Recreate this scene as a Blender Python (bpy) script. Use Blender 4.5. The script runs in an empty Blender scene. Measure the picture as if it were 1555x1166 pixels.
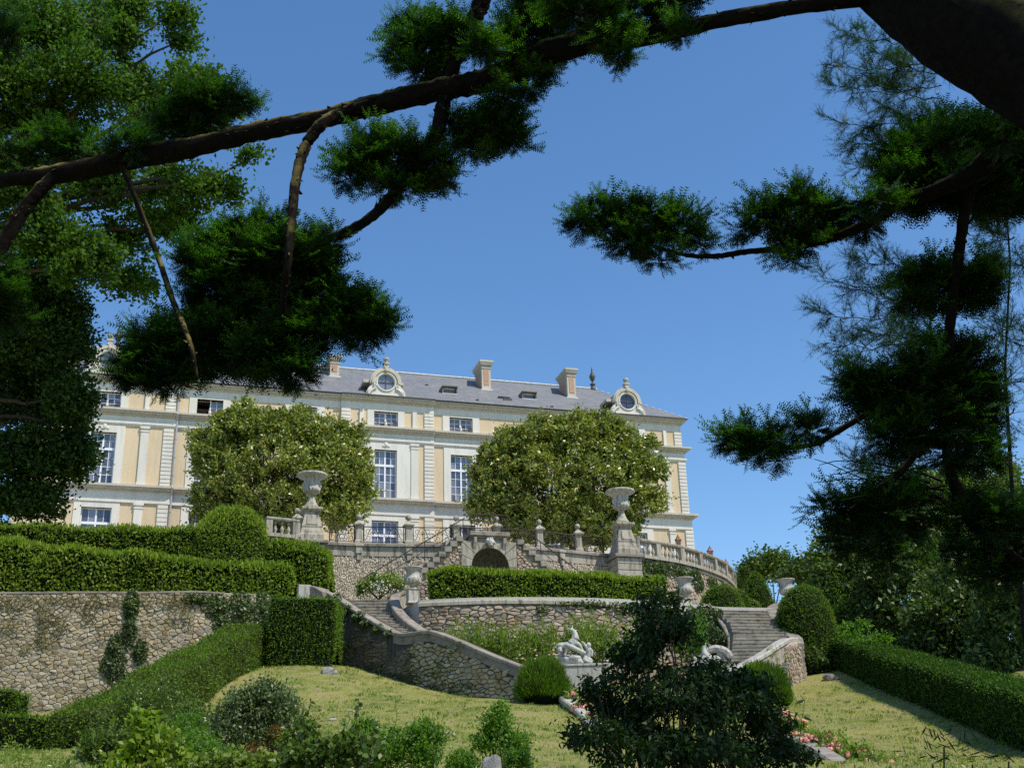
import bpy, math, random
import numpy as np

# ------------------------------------------------------------------ camera, sky, sun, exposure
scene = bpy.context.scene
COL = scene.collection
FPX, CX, CY = 1800.0, 777.5, 583.0
PITCH, ROLL, YAW = math.radians(21.26), math.radians(1.81), math.radians(72.56)
EYE = np.array([0, 0, 1.6])
cf = np.array([0, math.cos(PITCH), math.sin(PITCH)])
cu0 = np.array([0, -math.sin(PITCH), math.cos(PITCH)])
cr0 = np.array([1.0, 0, 0])
CR = cr0 * math.cos(ROLL) - cu0 * math.sin(ROLL)
CU = cr0 * math.sin(ROLL) + cu0 * math.cos(ROLL)
cam_data = bpy.data.cameras.new('camera')
cam = bpy.data.objects.new('camera', cam_data)
COL.objects.link(cam)
cam_data.sensor_width = 36
cam_data.lens = FPX / 1555 * 36
cam_data.clip_start = 0.05
cam_data.clip_end = 6000
from mathutils import Matrix, Vector
m = Matrix(((CR[0], CU[0], -cf[0], EYE[0]), (CR[1], CU[1], -cf[1], EYE[1]), (CR[2], CU[2], -cf[2], EYE[2]), (0, 0, 0, 1)))
cam.matrix_world = m
scene.camera = cam

SUN_EL = math.radians(56)
SUN_AZ = math.radians(58)           # measured from -Y towards +X
SUNV = np.array([math.sin(SUN_AZ) * math.cos(SUN_EL), -math.cos(SUN_AZ) * math.cos(SUN_EL), math.sin(SUN_EL)])
world = bpy.data.worlds.new('World')
scene.world = world
world.use_nodes = True
wn = world.node_tree
wn.nodes.clear()
wo = wn.nodes.new('ShaderNodeOutputWorld')
bg = wn.nodes.new('ShaderNodeBackground')
sky = wn.nodes.new('ShaderNodeTexSky')
sky.sky_type = 'NISHITA'
sky.sun_disc = False
sky.sun_elevation = SUN_EL
sky.sun_rotation = math.atan2(SUNV[0], SUNV[1])
sky.altitude = 0
sky.air_density = 1.0
sky.dust_density = 0.1
sky.ozone_density = 3.0
bg.inputs['Strength'].default_value = 0.15
hs = wn.nodes.new('ShaderNodeHueSaturation')
hs.inputs['Saturation'].default_value = 1.17
hs.inputs['Value'].default_value = 1.2
wn.links.new(sky.outputs[0], hs.inputs['Color'])
wn.links.new(hs.outputs[0], bg.inputs[0])
wn.links.new(bg.outputs[0], wo.inputs[0])
sun_data = bpy.data.lights.new('sun', 'SUN')
sun_data.energy = 4.9
sun_data.angle = math.radians(0.55)
sun_data.color = (1.0, 0.93, 0.80)
sun = bpy.data.objects.new('sun', sun_data)
COL.objects.link(sun)
sun.rotation_euler = Vector(SUNV.tolist()).to_track_quat('Z', 'Y').to_euler()
scene.view_settings.view_transform = 'Standard'
scene.view_settings.look = 'None'
scene.view_settings.gamma = 1
scene.view_settings.use_curve_mapping = False
scene.view_settings.exposure = 0.0
scene.render.engine = 'CYCLES'
scene.cycles.use_denoising = False
scene.cycles.max_bounces = 6
scene.cycles.diffuse_bounces = 3
scene.cycles.glossy_bounces = 2
scene.cycles.transmission_bounces = 3
scene.cycles.sample_clamp_indirect = 4

# ------------------------------------------------------------------ placing helpers
rnd = random.Random(7)
rng = np.random.default_rng(11)
UP = np.array([0, 0, 1.0])

def ray(px, py): return cf + CR * (px - CX) / FPX - CU * (py - CY) / FPX
def P(px, py, Y):
    d = ray(px, py)
    return EYE + d * (Y / d[1])
def PZ(px, py, z):
    d = ray(px, py)
    return EYE + d * ((z - EYE[2]) / d[2])
def unit(v):
    v = np.asarray(v, float)
    return v / (np.linalg.norm(v) + 1e-12)

# ------------------------------------------------------------------ materials
def nt(name):
    m = bpy.data.materials.new(name)
    m.use_nodes = True
    t = m.node_tree
    t.nodes.clear()
    out = t.nodes.new('ShaderNodeOutputMaterial')
    b = t.nodes.new('ShaderNodeBsdfPrincipled')
    t.links.new(b.outputs[0], out.inputs[0])
    return m, t, b, out
def N(t, kind, **kw):
    n = t.nodes.new(kind)
    for k, v in kw.items():
        if k in n.inputs: n.inputs[k].default_value = v
        else: setattr(n, k, v)
    return n
def ramp(t, fac, stops):
    r = t.nodes.new('ShaderNodeValToRGB')
    e = r.color_ramp.elements
    while len(e) < len(stops): e.new(0.5)
    for i, (p, c) in enumerate(stops):
        e[i].position = p
        e[i].color = (*c, 1)
    t.links.new(fac, r.inputs[0])
    return r.outputs[0]
def island_rand(t):
    g = t.nodes.new('ShaderNodeNewGeometry')
    o = t.nodes.new('ShaderNodeObjectInfo')
    a = N(t, 'ShaderNodeMath', operation='ADD')
    f = N(t, 'ShaderNodeMath', operation='FRACT')
    t.links.new(g.outputs['Random Per Island'], a.inputs[0])
    t.links.new(o.outputs['Random'], a.inputs[1])
    t.links.new(a.outputs[0], f.inputs[0])
    return f.outputs[0]
def noise(t, scale, detail=4, rough=0.55, stretch=None, world=True):
    n = N(t, 'ShaderNodeTexNoise')
    n.inputs['Scale'].default_value = scale
    n.inputs['Detail'].default_value = detail
    n.inputs['Roughness'].default_value = rough
    if world:
        c = t.nodes.new('ShaderNodeNewGeometry').outputs['Position']
    else:
        c = t.nodes.new('ShaderNodeTexCoord').outputs['Object']
    if stretch:
        mp = t.nodes.new('ShaderNodeMapping')
        mp.inputs['Scale'].default_value = stretch
        t.links.new(c, mp.inputs[0])
        c = mp.outputs[0]
    t.links.new(c, n.inputs['Vector'])
    return n.outputs['Fac']
def mixc(t, fac, a, b, blend='MIX'):
    x = t.nodes.new('ShaderNodeMix')
    x.data_type = 'RGBA'
    x.blend_type = blend
    for s, v in ((x.inputs[0], fac), (x.inputs[6], a), (x.inputs[7], b)):
        if isinstance(v, (int, float)): s.default_value = v
        elif isinstance(v, tuple): s.default_value = (*v, 1)
        else: t.links.new(v, s)
    return x.outputs[2]
def bump(t, b, h, strength=0.4, dist=0.02):
    n = t.nodes.new('ShaderNodeBump')
    n.inputs['Strength'].default_value = strength
    n.inputs['Distance'].default_value = dist
    t.links.new(h, n.inputs['Height'])
    t.links.new(n.outputs[0], b.inputs['Normal'])

def leaf_mat(name, cols, trans=0.35, rough=0.45, spec=0.5, bright=1.25):
    """foliage: colour by leaf, light shining through"""
    m, t, b, out = nt(name)
    r = island_rand(t)
    n = len(cols)
    c = ramp(t, r, [(i / max(1, n - 1), cols[i]) for i in range(n)])
    pn = noise(t, 0.9, 3)
    c = mixc(t, ramp(t, pn, [(0.35, (0, 0, 0)), (0.7, (0.45, 0.45, 0.45))]), c, mixc(t, 1.0, c, (1.35, 1.25, 0.8), 'MULTIPLY'))
    t.links.new(c, b.inputs['Base Color'])
    b.inputs['Roughness'].default_value = rough
    b.inputs['Specular IOR Level'].default_value = spec
    tr = t.nodes.new('ShaderNodeBsdfTranslucent')
    tc = mixc(t, 1.0, c, (bright * 1.1, bright * 1.35, bright * 0.45), 'MULTIPLY')
    t.links.new(tc, tr.inputs[0])
    mx = t.nodes.new('ShaderNodeMixShader')
    mx.inputs[0].default_value = trans
    t.links.new(b.outputs[0], mx.inputs[1])
    t.links.new(tr.outputs[0], mx.inputs[2])
    t.links.new(mx.outputs[0], out.inputs[0])
    return m

def stone_mat(name, cols, dark=(0.06, 0.055, 0.05), stain=0.5, sc=1.0, rough=0.9, bstr=0.5, streak=False, moss=None):
    m, t, b, out = nt(name)
    r = island_rand(t)
    n = len(cols)
    c = ramp(t, r, [(i / max(1, n - 1), cols[i]) for i in range(n)])
    n1 = noise(t, 3.0 * sc, 8, 0.65)
    n2 = noise(t, 26.0 * sc, 6, 0.7)
    c = mixc(t, ramp(t, n2, [(0.3, (0.55, 0.55, 0.55)), (0.75, (0, 0, 0))]), c, mixc(t, 1.0, c, (0.62, 0.6, 0.58), 'MULTIPLY'))
    if streak:
        n3 = noise(t, 2.2 * sc, 6, 0.7, (3.2, 3.2, 0.45))
        f = ramp(t, n3, [(0.47, (0, 0, 0)), (0.66, (stain, stain, stain))])
    else:
        f = ramp(t, n1, [(0.48, (0, 0, 0)), (0.68, (stain, stain, stain))])
    c = mixc(t, f, c, dark)
    if moss:
        n4 = noise(t, 1.6 * sc, 5, 0.6, (1, 1, 0.6))
        c = mixc(t, ramp(t, n4, [(0.55, (0, 0, 0)), (0.68, (0.7, 0.7, 0.7))]), c, moss)
    t.links.new(c, b.inputs['Base Color'])
    b.inputs['Roughness'].default_value = rough
    b.inputs['Specular IOR Level'].default_value = 0.2
    bump(t, b, n2, bstr, 0.03)
    return m

def plain(name, col, rough=0.6, metal=0.0, spec=0.4, var=0.15, sc=4.0, bstr=0.0):
    m, t, b, out = nt(name)
    n1 = noise(t, sc, 6, 0.6)
    c = mixc(t, n1, tuple(x * (1 - var) for x in col), tuple(min(1, x * (1 + var)) for x in col))
    t.links.new(c, b.inputs['Base Color'])
    b.inputs['Roughness'].default_value = rough
    b.inputs['Metallic'].default_value = metal
    b.inputs['Specular IOR Level'].default_value = spec
    if bstr: bump(t, b, n1, bstr, 0.02)
    return m

M = {}
# château
def m_trim(name, col, stain):
    m, t, b, out = nt(name)
    n1 = noise(t, 1.8, 8, 0.68, (1.6, 1.6, 0.22)); n2 = noise(t, 14, 5, 0.6)
    c = mixc(t, ramp(t, n1, [(0.45, (0, 0, 0)), (0.75, (stain, stain, stain))]), col, tuple(x * 0.6 for x in col))
    c = mixc(t, ramp(t, n2, [(0.35, (0.12, 0.12, 0.12)), (0.7, (0, 0, 0))]), c, tuple(x * 0.7 for x in col))
    r = island_rand(t)
    c = mixc(t, 1.0, c, ramp(t, r, [(0, (0.9, 0.9, 0.9)), (1, (1, 1, 1))]), 'MULTIPLY')
    t.links.new(c, b.inputs['Base Color'])
    b.inputs['Roughness'].default_value = 0.85
    bump(t, b, n2, 0.15, 0.02)
    return m
M['trim'] = m_trim('pale_limestone', (0.74, 0.71, 0.63), 0.45)
M['cornice'] = m_trim('weathered_cornice_stone', (0.56, 0.52, 0.43), 0.6)
M['stucco'] = m_trim('yellow_stucco', (0.69, 0.55, 0.36), 0.5)
def m_slate():
    m, t, b, out = nt('slate')
    br = N(t, 'ShaderNodeTexBrick')
    tc = t.nodes.new('ShaderNodeUVMap')
    br.inputs['Scale'].default_value = 1.0
    br.inputs['Brick Width'].default_value = 0.24
    br.inputs['Row Height'].default_value = 0.16
    br.inputs['Mortar Size'].default_value = 0.012
    br.inputs['Color1'].default_value = (0.14, 0.146, 0.16, 1)
    br.inputs['Color2'].default_value = (0.225, 0.232, 0.25, 1)
    br.inputs['Mortar'].default_value = (0.05, 0.05, 0.055, 1)
    t.links.new(tc.outputs[0], br.inputs[0])
    n1 = noise(t, 0.7, 7, 0.65); n2 = noise(t, 5, 5)
    c = mixc(t, ramp(t, n1, [(0.4, (0, 0, 0)), (0.72, (0.6, 0.6, 0.6))]), br.outputs[0], (0.245, 0.235, 0.21))
    c = mixc(t, ramp(t, n2, [(0.4, (0.3, 0.3, 0.3)), (0.7, (0, 0, 0))]), c, (0.155, 0.16, 0.17))
    t.links.new(c, b.inputs['Base Color'])
    b.inputs['Roughness'].default_value = 0.6
    bump(t, b, br.outputs['Fac'], 0.5, -0.02)
    return m
M['slate'] = m_slate()
def m_glass():
    m, t, b, out = nt('window_glass')
    n1 = noise(t, 1.5, 2)
    rr_ = island_rand(t)
    c = mixc(t, rr_, (0.035, 0.04, 0.06), (0.22, 0.23, 0.28))
    t.links.new(c, b.inputs['Base Color'])
    b.inputs['Roughness'].default_value = 0.12
    b.inputs['Specular IOR Level'].default_value = 0.9
    b.inputs['Coat Weight'].default_value = 0.25
    b.inputs['Coat Roughness'].default_value = 0.05
    bump(t, b, n1, 0.1, 0.05)
    return m
M['glass'] = m_glass()
M['dark_room'] = plain('dark_interior', (0.012, 0.012, 0.014), 0.9)
M['white_paint'] = plain('white_window_paint', (0.80, 0.81, 0.84), 0.5, var=0.05)
M['zinc'] = plain('zinc', (0.42, 0.43, 0.44), 0.5, 0.3)
M['gutter'] = plain('dark_gutter', (0.07, 0.065, 0.06), 0.6)
M['lead'] = plain('pale_ridge_mortar', (0.62, 0.60, 0.56), 0.9, var=0.3)
M['iron'] = plain('rusty_black_iron', (0.045, 0.033, 0.028), 0.7, 0.2, var=0.5)
M['copper'] = plain('copper_lantern', (0.28, 0.10, 0.055), 0.5, 0.4, var=0.4)
M['lamp_glass'] = plain('lantern_glass', (0.35, 0.28, 0.24), 0.2)
def m_brick():
    m, t, b, out = nt('chimney_brick')
    br = N(t, 'ShaderNodeTexBrick')
    g = t.nodes.new('ShaderNodeTexCoord')
    br.inputs['Scale'].default_value = 1.0
    br.inputs['Brick Width'].default_value = 0.2
    br.inputs['Row Height'].default_value = 0.075
    br.inputs['Mortar Size'].default_value = 0.01
    br.inputs['Color1'].default_value = (0.42, 0.17, 0.10, 1)
    br.inputs['Color2'].default_value = (0.50, 0.27, 0.17, 1)
    br.inputs['Mortar'].default_value = (0.45, 0.40, 0.33, 1)
    mp = t.nodes.new('ShaderNodeMapping')
    mp.inputs['Rotation'].default_value = (math.radians(90), 0, 0)
    t.links.new(g.outputs['Object'], mp.inputs[0])
    t.links.new(mp.outputs[0], br.inputs[0])
    t.links.new(br.outputs[0], b.inputs['Base Color'])
    b.inputs['Roughness'].default_value = 0.9
    return m
M['brick'] = m_brick()
# garden masonry
M['rubble'] = stone_mat('golden_grey_rubble', [(0.42, 0.34, 0.21), (0.50, 0.43, 0.29), (0.37, 0.30, 0.20), (0.53, 0.48, 0.37), (0.42, 0.33, 0.19), (0.46, 0.42, 0.34), (0.35, 0.26, 0.15), (0.56, 0.51, 0.39), (0.40, 0.36, 0.28)], stain=0.4, sc=0.8, moss=(0.17, 0.14, 0.06))
M['rubble_dark'] = stone_mat('dark_grey_rubble', [(0.15, 0.13, 0.10), (0.22, 0.19, 0.15), (0.12, 0.11, 0.09), (0.27, 0.24, 0.19), (0.20, 0.15, 0.10)], stain=0.7, sc=0.7, moss=(0.045, 0.055, 0.02))  # darker, greyer rubble tones
M['rubble_pink'] = stone_mat('pinkish_rubble', [(0.42, 0.33, 0.25), (0.50, 0.41, 0.32), (0.36, 0.28, 0.21), (0.52, 0.45, 0.36), (0.40, 0.27, 0.17)], stain=0.35, sc=0.9)
M['mortar'] = stone_mat('old_lime_mortar', [(0.34, 0.275, 0.19), (0.38, 0.31, 0.22)], stain=0.6, sc=1.2, moss=(0.07, 0.075, 0.03))
M['mortar_pale'] = stone_mat('pale_lime_mortar', [(0.40, 0.35, 0.27), (0.44, 0.38, 0.30)], stain=0.3, sc=1.2)
M['mortar_dark'] = stone_mat('dark_streaked_render', [(0.13, 0.11, 0.08), (0.15, 0.125, 0.09)], dark=(0.03, 0.027, 0.02), stain=0.9, sc=1.3, bstr=1.0, streak=True, moss=(0.07, 0.075, 0.03))  # dark wall face with vertical streaks
M['pebble'] = stone_mat('rocaille_pebble', [(0.58, 0.51, 0.38), (0.68, 0.60, 0.46), (0.50, 0.43, 0.32), (0.72, 0.65, 0.52)], stain=0.35, sc=1.0)
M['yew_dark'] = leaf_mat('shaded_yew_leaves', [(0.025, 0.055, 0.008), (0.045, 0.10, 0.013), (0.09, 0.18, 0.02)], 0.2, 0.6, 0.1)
M['garden_stone'] = stone_mat('lichened_limestone', [(0.42, 0.385, 0.31), (0.48, 0.445, 0.365)], dark=(0.065, 0.06, 0.05), stain=0.85, sc=0.9, streak=True)
M['coping'] = stone_mat('mossy_coping_stone', [(0.30, 0.27, 0.22), (0.36, 0.32, 0.27), (0.27, 0.235, 0.20)], dark=(0.07, 0.06, 0.05), stain=0.7, sc=1.1)
M['step'] = stone_mat('worn_step_stone', [(0.34, 0.315, 0.26), (0.29, 0.265, 0.215), (0.38, 0.35, 0.29)], dark=(0.05, 0.048, 0.04), stain=0.85, sc=0.9)
M['urn_stone'] = stone_mat('pale_urn_stone', [(0.50, 0.475, 0.42), (0.54, 0.515, 0.46)], dark=(0.13, 0.12, 0.10), stain=0.75, sc=1.3, streak=True)
M['marble'] = stone_mat('white_statue_marble', [(0.56, 0.55, 0.51), (0.58, 0.57, 0.53)], dark=(0.16, 0.15, 0.13), stain=0.75, sc=2.2, streak=True)
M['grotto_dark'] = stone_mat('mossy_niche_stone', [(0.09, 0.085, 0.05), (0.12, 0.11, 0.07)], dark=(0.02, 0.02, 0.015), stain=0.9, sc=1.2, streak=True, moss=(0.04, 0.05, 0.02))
M['rock'] = stone_mat('pale_grey_rock', [(0.33, 0.33, 0.33), (0.40, 0.39, 0.38)], stain=0.5, sc=2.5)
# bark
def m_bark(name, c1, c2, moss=None, sc=1.0):
    m, t, b, out = nt(name)
    n1 = noise(t, 14 * sc, 9, 0.7); n2 = noise(t, 3.5 * sc, 6, 0.6)
    c = ramp(t, n1, [(0.3, c1), (0.7, c2)])
    if moss:
        g = t.nodes.new('ShaderNodeNewGeometry')
        s = t.nodes.new('ShaderNodeSeparateXYZ')
        t.links.new(g.outputs['Normal'], s.inputs[0])
        mm = N(t, 'ShaderNodeMath', operation='MULTIPLY')
        t.links.new(ramp(t, s.outputs[2], [(0.15, (0, 0, 0)), (0.6, (1, 1, 1))]), mm.inputs[0])
        t.links.new(ramp(t, n2, [(0.42, (0, 0, 0)), (0.56, (0.85, 0.85, 0.85))]), mm.inputs[1])
        c = mixc(t, mm.outputs[0], c, moss)
    t.links.new(c, b.inputs['Base Color'])
    b.inputs['Roughness'].default_value = 0.95
    b.inputs['Specular IOR Level'].default_value = 0.1
    bump(t, b, n1, 0.9, 0.02)
    return m
M['yew_bark'] = m_bark('yew_bark', (0.002, 0.0016, 0.0013), (0.013, 0.009, 0.007), moss=(0.20, 0.165, 0.055), sc=1.6)
M['bark'] = m_bark('grey_bark', (0.03, 0.025, 0.02), (0.09, 0.075, 0.06))
M['feather'] = leaf_mat('soft_feathery_leaves', [(0.05, 0.09, 0.022), (0.085, 0.14, 0.034), (0.14, 0.20, 0.055)], 0.3, 0.6, 0.15)
M['pale_pink'] = plain('pale_pink_petals', (0.75, 0.52, 0.48), 0.6, var=0.2, sc=20)
# leaves
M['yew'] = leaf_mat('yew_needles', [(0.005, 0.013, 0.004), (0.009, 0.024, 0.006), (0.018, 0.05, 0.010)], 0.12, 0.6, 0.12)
M['shaded_oak'] = leaf_mat('shaded_oak_leaves', [(0.010, 0.026, 0.006), (0.02, 0.05, 0.009), (0.06, 0.12, 0.016)], 0.25, 0.55, 0.2)  # oak leaves darkened to carry the shade of the lower crown
M['yew_lit_tip'] = leaf_mat('sunlit_yew_needles', [(0.012, 0.04, 0.008), (0.03, 0.085, 0.012), (0.07, 0.17, 0.022)], 0.4, 0.5, 0.2)  # lighter yew green, sunlight on the pad rims put into the colour
M['oak'] = leaf_mat('oak_leaves', [(0.028, 0.062, 0.010), (0.045, 0.10, 0.015), (0.095, 0.175, 0.022)], 0.42, 0.6, 0.2)
M['magnolia'] = leaf_mat('magnolia_leaves', [(0.13, 0.18, 0.028), (0.22, 0.27, 0.045), (0.36, 0.39, 0.10), (0.30, 0.25, 0.075), (0.17, 0.225, 0.036), (0.06, 0.09, 0.018), (0.19, 0.245, 0.042)], 0.25, 0.34, 0.6)
M['yew_hedge'] = leaf_mat('clipped_yew_leaves', [(0.055, 0.105, 0.012), (0.09, 0.165, 0.017), (0.16, 0.26, 0.026)], 0.32, 0.6, 0.2)
M['hornbeam'] = leaf_mat('hornbeam_hedge_leaves', [(0.075, 0.125, 0.016), (0.13, 0.205, 0.024), (0.24, 0.32, 0.04)], 0.38, 0.55, 0.25)
M['ivy'] = leaf_mat('ivy_leaves', [(0.05, 0.085, 0.028), (0.085, 0.135, 0.045), (0.17, 0.21, 0.12)], 0.18, 0.45, 0.4)
M['laurel'] = leaf_mat('laurel_leaves', [(0.035, 0.07, 0.016), (0.065, 0.11, 0.026), (0.11, 0.16, 0.04)], 0.25, 0.45, 0.35)
M['wood_leaf'] = leaf_mat('woodland_leaves', [(0.045, 0.08, 0.018), (0.075, 0.125, 0.024), (0.13, 0.19, 0.035)], 0.3, 0.4, 0.4)
M['lime_leaf'] = leaf_mat('fresh_green_leaves', [(0.06, 0.14, 0.018), (0.10, 0.20, 0.025), (0.14, 0.25, 0.035)], 0.4, 0.4, 0.4)
M['yellow_leaf'] = leaf_mat('yellow_green_leaves', [(0.12, 0.20, 0.02), (0.20, 0.27, 0.03)], 0.4, 0.45, 0.3)
M['shade_leaf'] = leaf_mat('dark_glossy_leaves', [(0.012, 0.03, 0.010), (0.02, 0.045, 0.014), (0.03, 0.065, 0.016)], 0.25, 0.5, 0.25)
M['dark_bark'] = m_bark('thin_dark_bark', (0.008, 0.007, 0.006), (0.03, 0.025, 0.02))
M['cypress'] = leaf_mat('feathery_cypress_leaves', [(0.02, 0.05, 0.022), (0.035, 0.075, 0.03)], 0.3, 0.5, 0.2)
M['bush_rust'] = leaf_mat('rusty_dry_leaves', [(0.16, 0.07, 0.03), (0.22, 0.12, 0.05), (0.10, 0.09, 0.03)], 0.3, 0.6, 0.2)
M['hedge_lit_tip'] = leaf_mat('sunlit_young_hedge_leaves', [(0.13, 0.21, 0.022), (0.22, 0.31, 0.032), (0.30, 0.36, 0.05)], 0.45, 0.5, 0.2)  # young top growth, with its sunlit brightness put into the colour
M['rose_leaf'] = leaf_mat('rose_leaves', [(0.10, 0.15, 0.032), (0.17, 0.24, 0.045), (0.26, 0.32, 0.08)], 0.35, 0.4, 0.4)
M['wall_weed'] = leaf_mat('dry_wall_weeds', [(0.10, 0.12, 0.035), (0.17, 0.15, 0.06), (0.22, 0.17, 0.08), (0.12, 0.15, 0.05)], 0.3, 0.7, 0.1)
M['pink'] = plain('pink_petals', (0.72, 0.26, 0.24), 0.6, var=0.25, sc=20)
M['white_petal'] = plain('white_petals', (0.78, 0.76, 0.70), 0.6, var=0.1, sc=20)
M['hull'] = plain('shaded_hedge_inside', (0.006, 0.010, 0.003), 0.95, spec=0.1, var=0.4)  # near-black tone stands in for the shade between leaves
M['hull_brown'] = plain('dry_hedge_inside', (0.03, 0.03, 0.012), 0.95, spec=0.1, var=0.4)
M['grass_blade'] = leaf_mat('grass_blades', [(0.17, 0.225, 0.045), (0.26, 0.28, 0.075), (0.40, 0.35, 0.13)], 0.3, 0.6, 0.2)
def m_lawn():
    m, t, b, out = nt('dry_mown_grass')
    n1 = noise(t, 0.45, 5, 0.6); n2 = noise(t, 2.2, 6, 0.7); n3 = noise(t, 40, 4, 0.8)
    c = ramp(t, n1, [(0.38, (0.17, 0.215, 0.042)), (0.5, (0.27, 0.285, 0.07)), (0.62, (0.38, 0.335, 0.12))])
    c = mixc(t, ramp(t, n2, [(0.46, (0, 0, 0)), (0.6, (0.85, 0.85, 0.85))]), c, (0.37, 0.31, 0.155))
    c = mixc(t, ramp(t, n3, [(0.3, (0.6, 0.6, 0.6)), (0.6, (0, 0, 0))]), c, (0.15, 0.17, 0.05))
    t.links.new(c, b.inputs['Base Color'])
    b.inputs['Roughness'].default_value = 0.95
    b.inputs['Specular IOR Level'].default_value = 0.1
    bump(t, b, n3, 0.9, 0.05)
    return m
M['lawn'] = m_lawn()
M['gravel'] = stone_mat('pale_gravel', [(0.38, 0.33, 0.26)], stain=0.3, sc=6)
M['soil'] = stone_mat('bare_soil', [(0.20, 0.14, 0.10)], stain=0.5, sc=3)
M['wood'] = m_bark('weathered_dead_wood', (0.10, 0.085, 0.075), (0.30, 0.26, 0.24), sc=1.5)

# ------------------------------------------------------------------ mesh helpers
def tag(o, label=None, cat=None, group=None, kind=None):
    if label: o['label'] = label
    if cat: o['category'] = cat
    if group: o['group'] = group
    if kind: o['kind'] = kind
    return o
def wloc(o):
    v = np.zeros(3)
    while o is not None:
        v = v + np.array(o.location)
        o = o.parent
    return v
def thing(name, label, cat, loc=(0, 0, 0), group=None):
    o = bpy.data.objects.new(name, None)
    o.empty_display_size = 0.2
    COL.objects.link(o)
    o.location = tuple(float(x) for x in loc)
    return tag(o, label, cat, group)
def link(name, me, mat=None, parent=None, local=False):
    if mat is not None and len(me.materials) == 0: me.materials.append(mat)
    o = bpy.data.objects.new(name, me)
    COL.objects.link(o)
    if parent is not None:
        o.parent = parent
        if not local: o.location = tuple(-wloc(parent))
    return o
def copy_tree(o, parent=None, name=None):
    c = o.copy()
    COL.objects.link(c)
    c.parent = parent
    for ch in list(o.children): copy_tree(ch, c)
    return c
def mesh_np(name, V, F, k, smooth=False):
    """V (n,3), F (m,k) with the same corner count k"""
    V = np.ascontiguousarray(V, dtype=np.float32)
    F = np.ascontiguousarray(F, dtype=np.int32)
    me = bpy.data.meshes.new(name)
    me.vertices.add(len(V)); me.vertices.foreach_set('co', V.ravel())
    me.loops.add(F.size); me.loops.foreach_set('vertex_index', F.ravel())
    me.polygons.add(len(F))
    me.polygons.foreach_set('loop_start', np.arange(0, F.size, k, dtype=np.int32))
    me.polygons.foreach_set('loop_total', np.full(len(F), k, dtype=np.int32))
    me.update(calc_edges=True)
    if smooth: me.polygons.foreach_set('use_smooth', np.ones(len(F), dtype=bool))
    return me
def vnoise(p, s=1.0, seed=0):
    """cheap smooth noise, -1..1, for arrays of points"""
    p = np.asarray(p, float) * s + seed * 13.7
    x, y, z = p[..., 0], p[..., 1], p[..., 2]
    return (np.sin(x * 1.7 + 1.3 * np.sin(y * 1.1 + z * .7)) + np.sin(y * 2.3 + 1.7 * np.sin(z * 1.3 + x * .9)) + np.sin(z * 1.9 + 1.1 * np.sin(x * 2.1 + y * .6)) + .5 * np.sin(x * 4.1 + y * 3.3 + z * 3.7)) / 3.5
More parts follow.
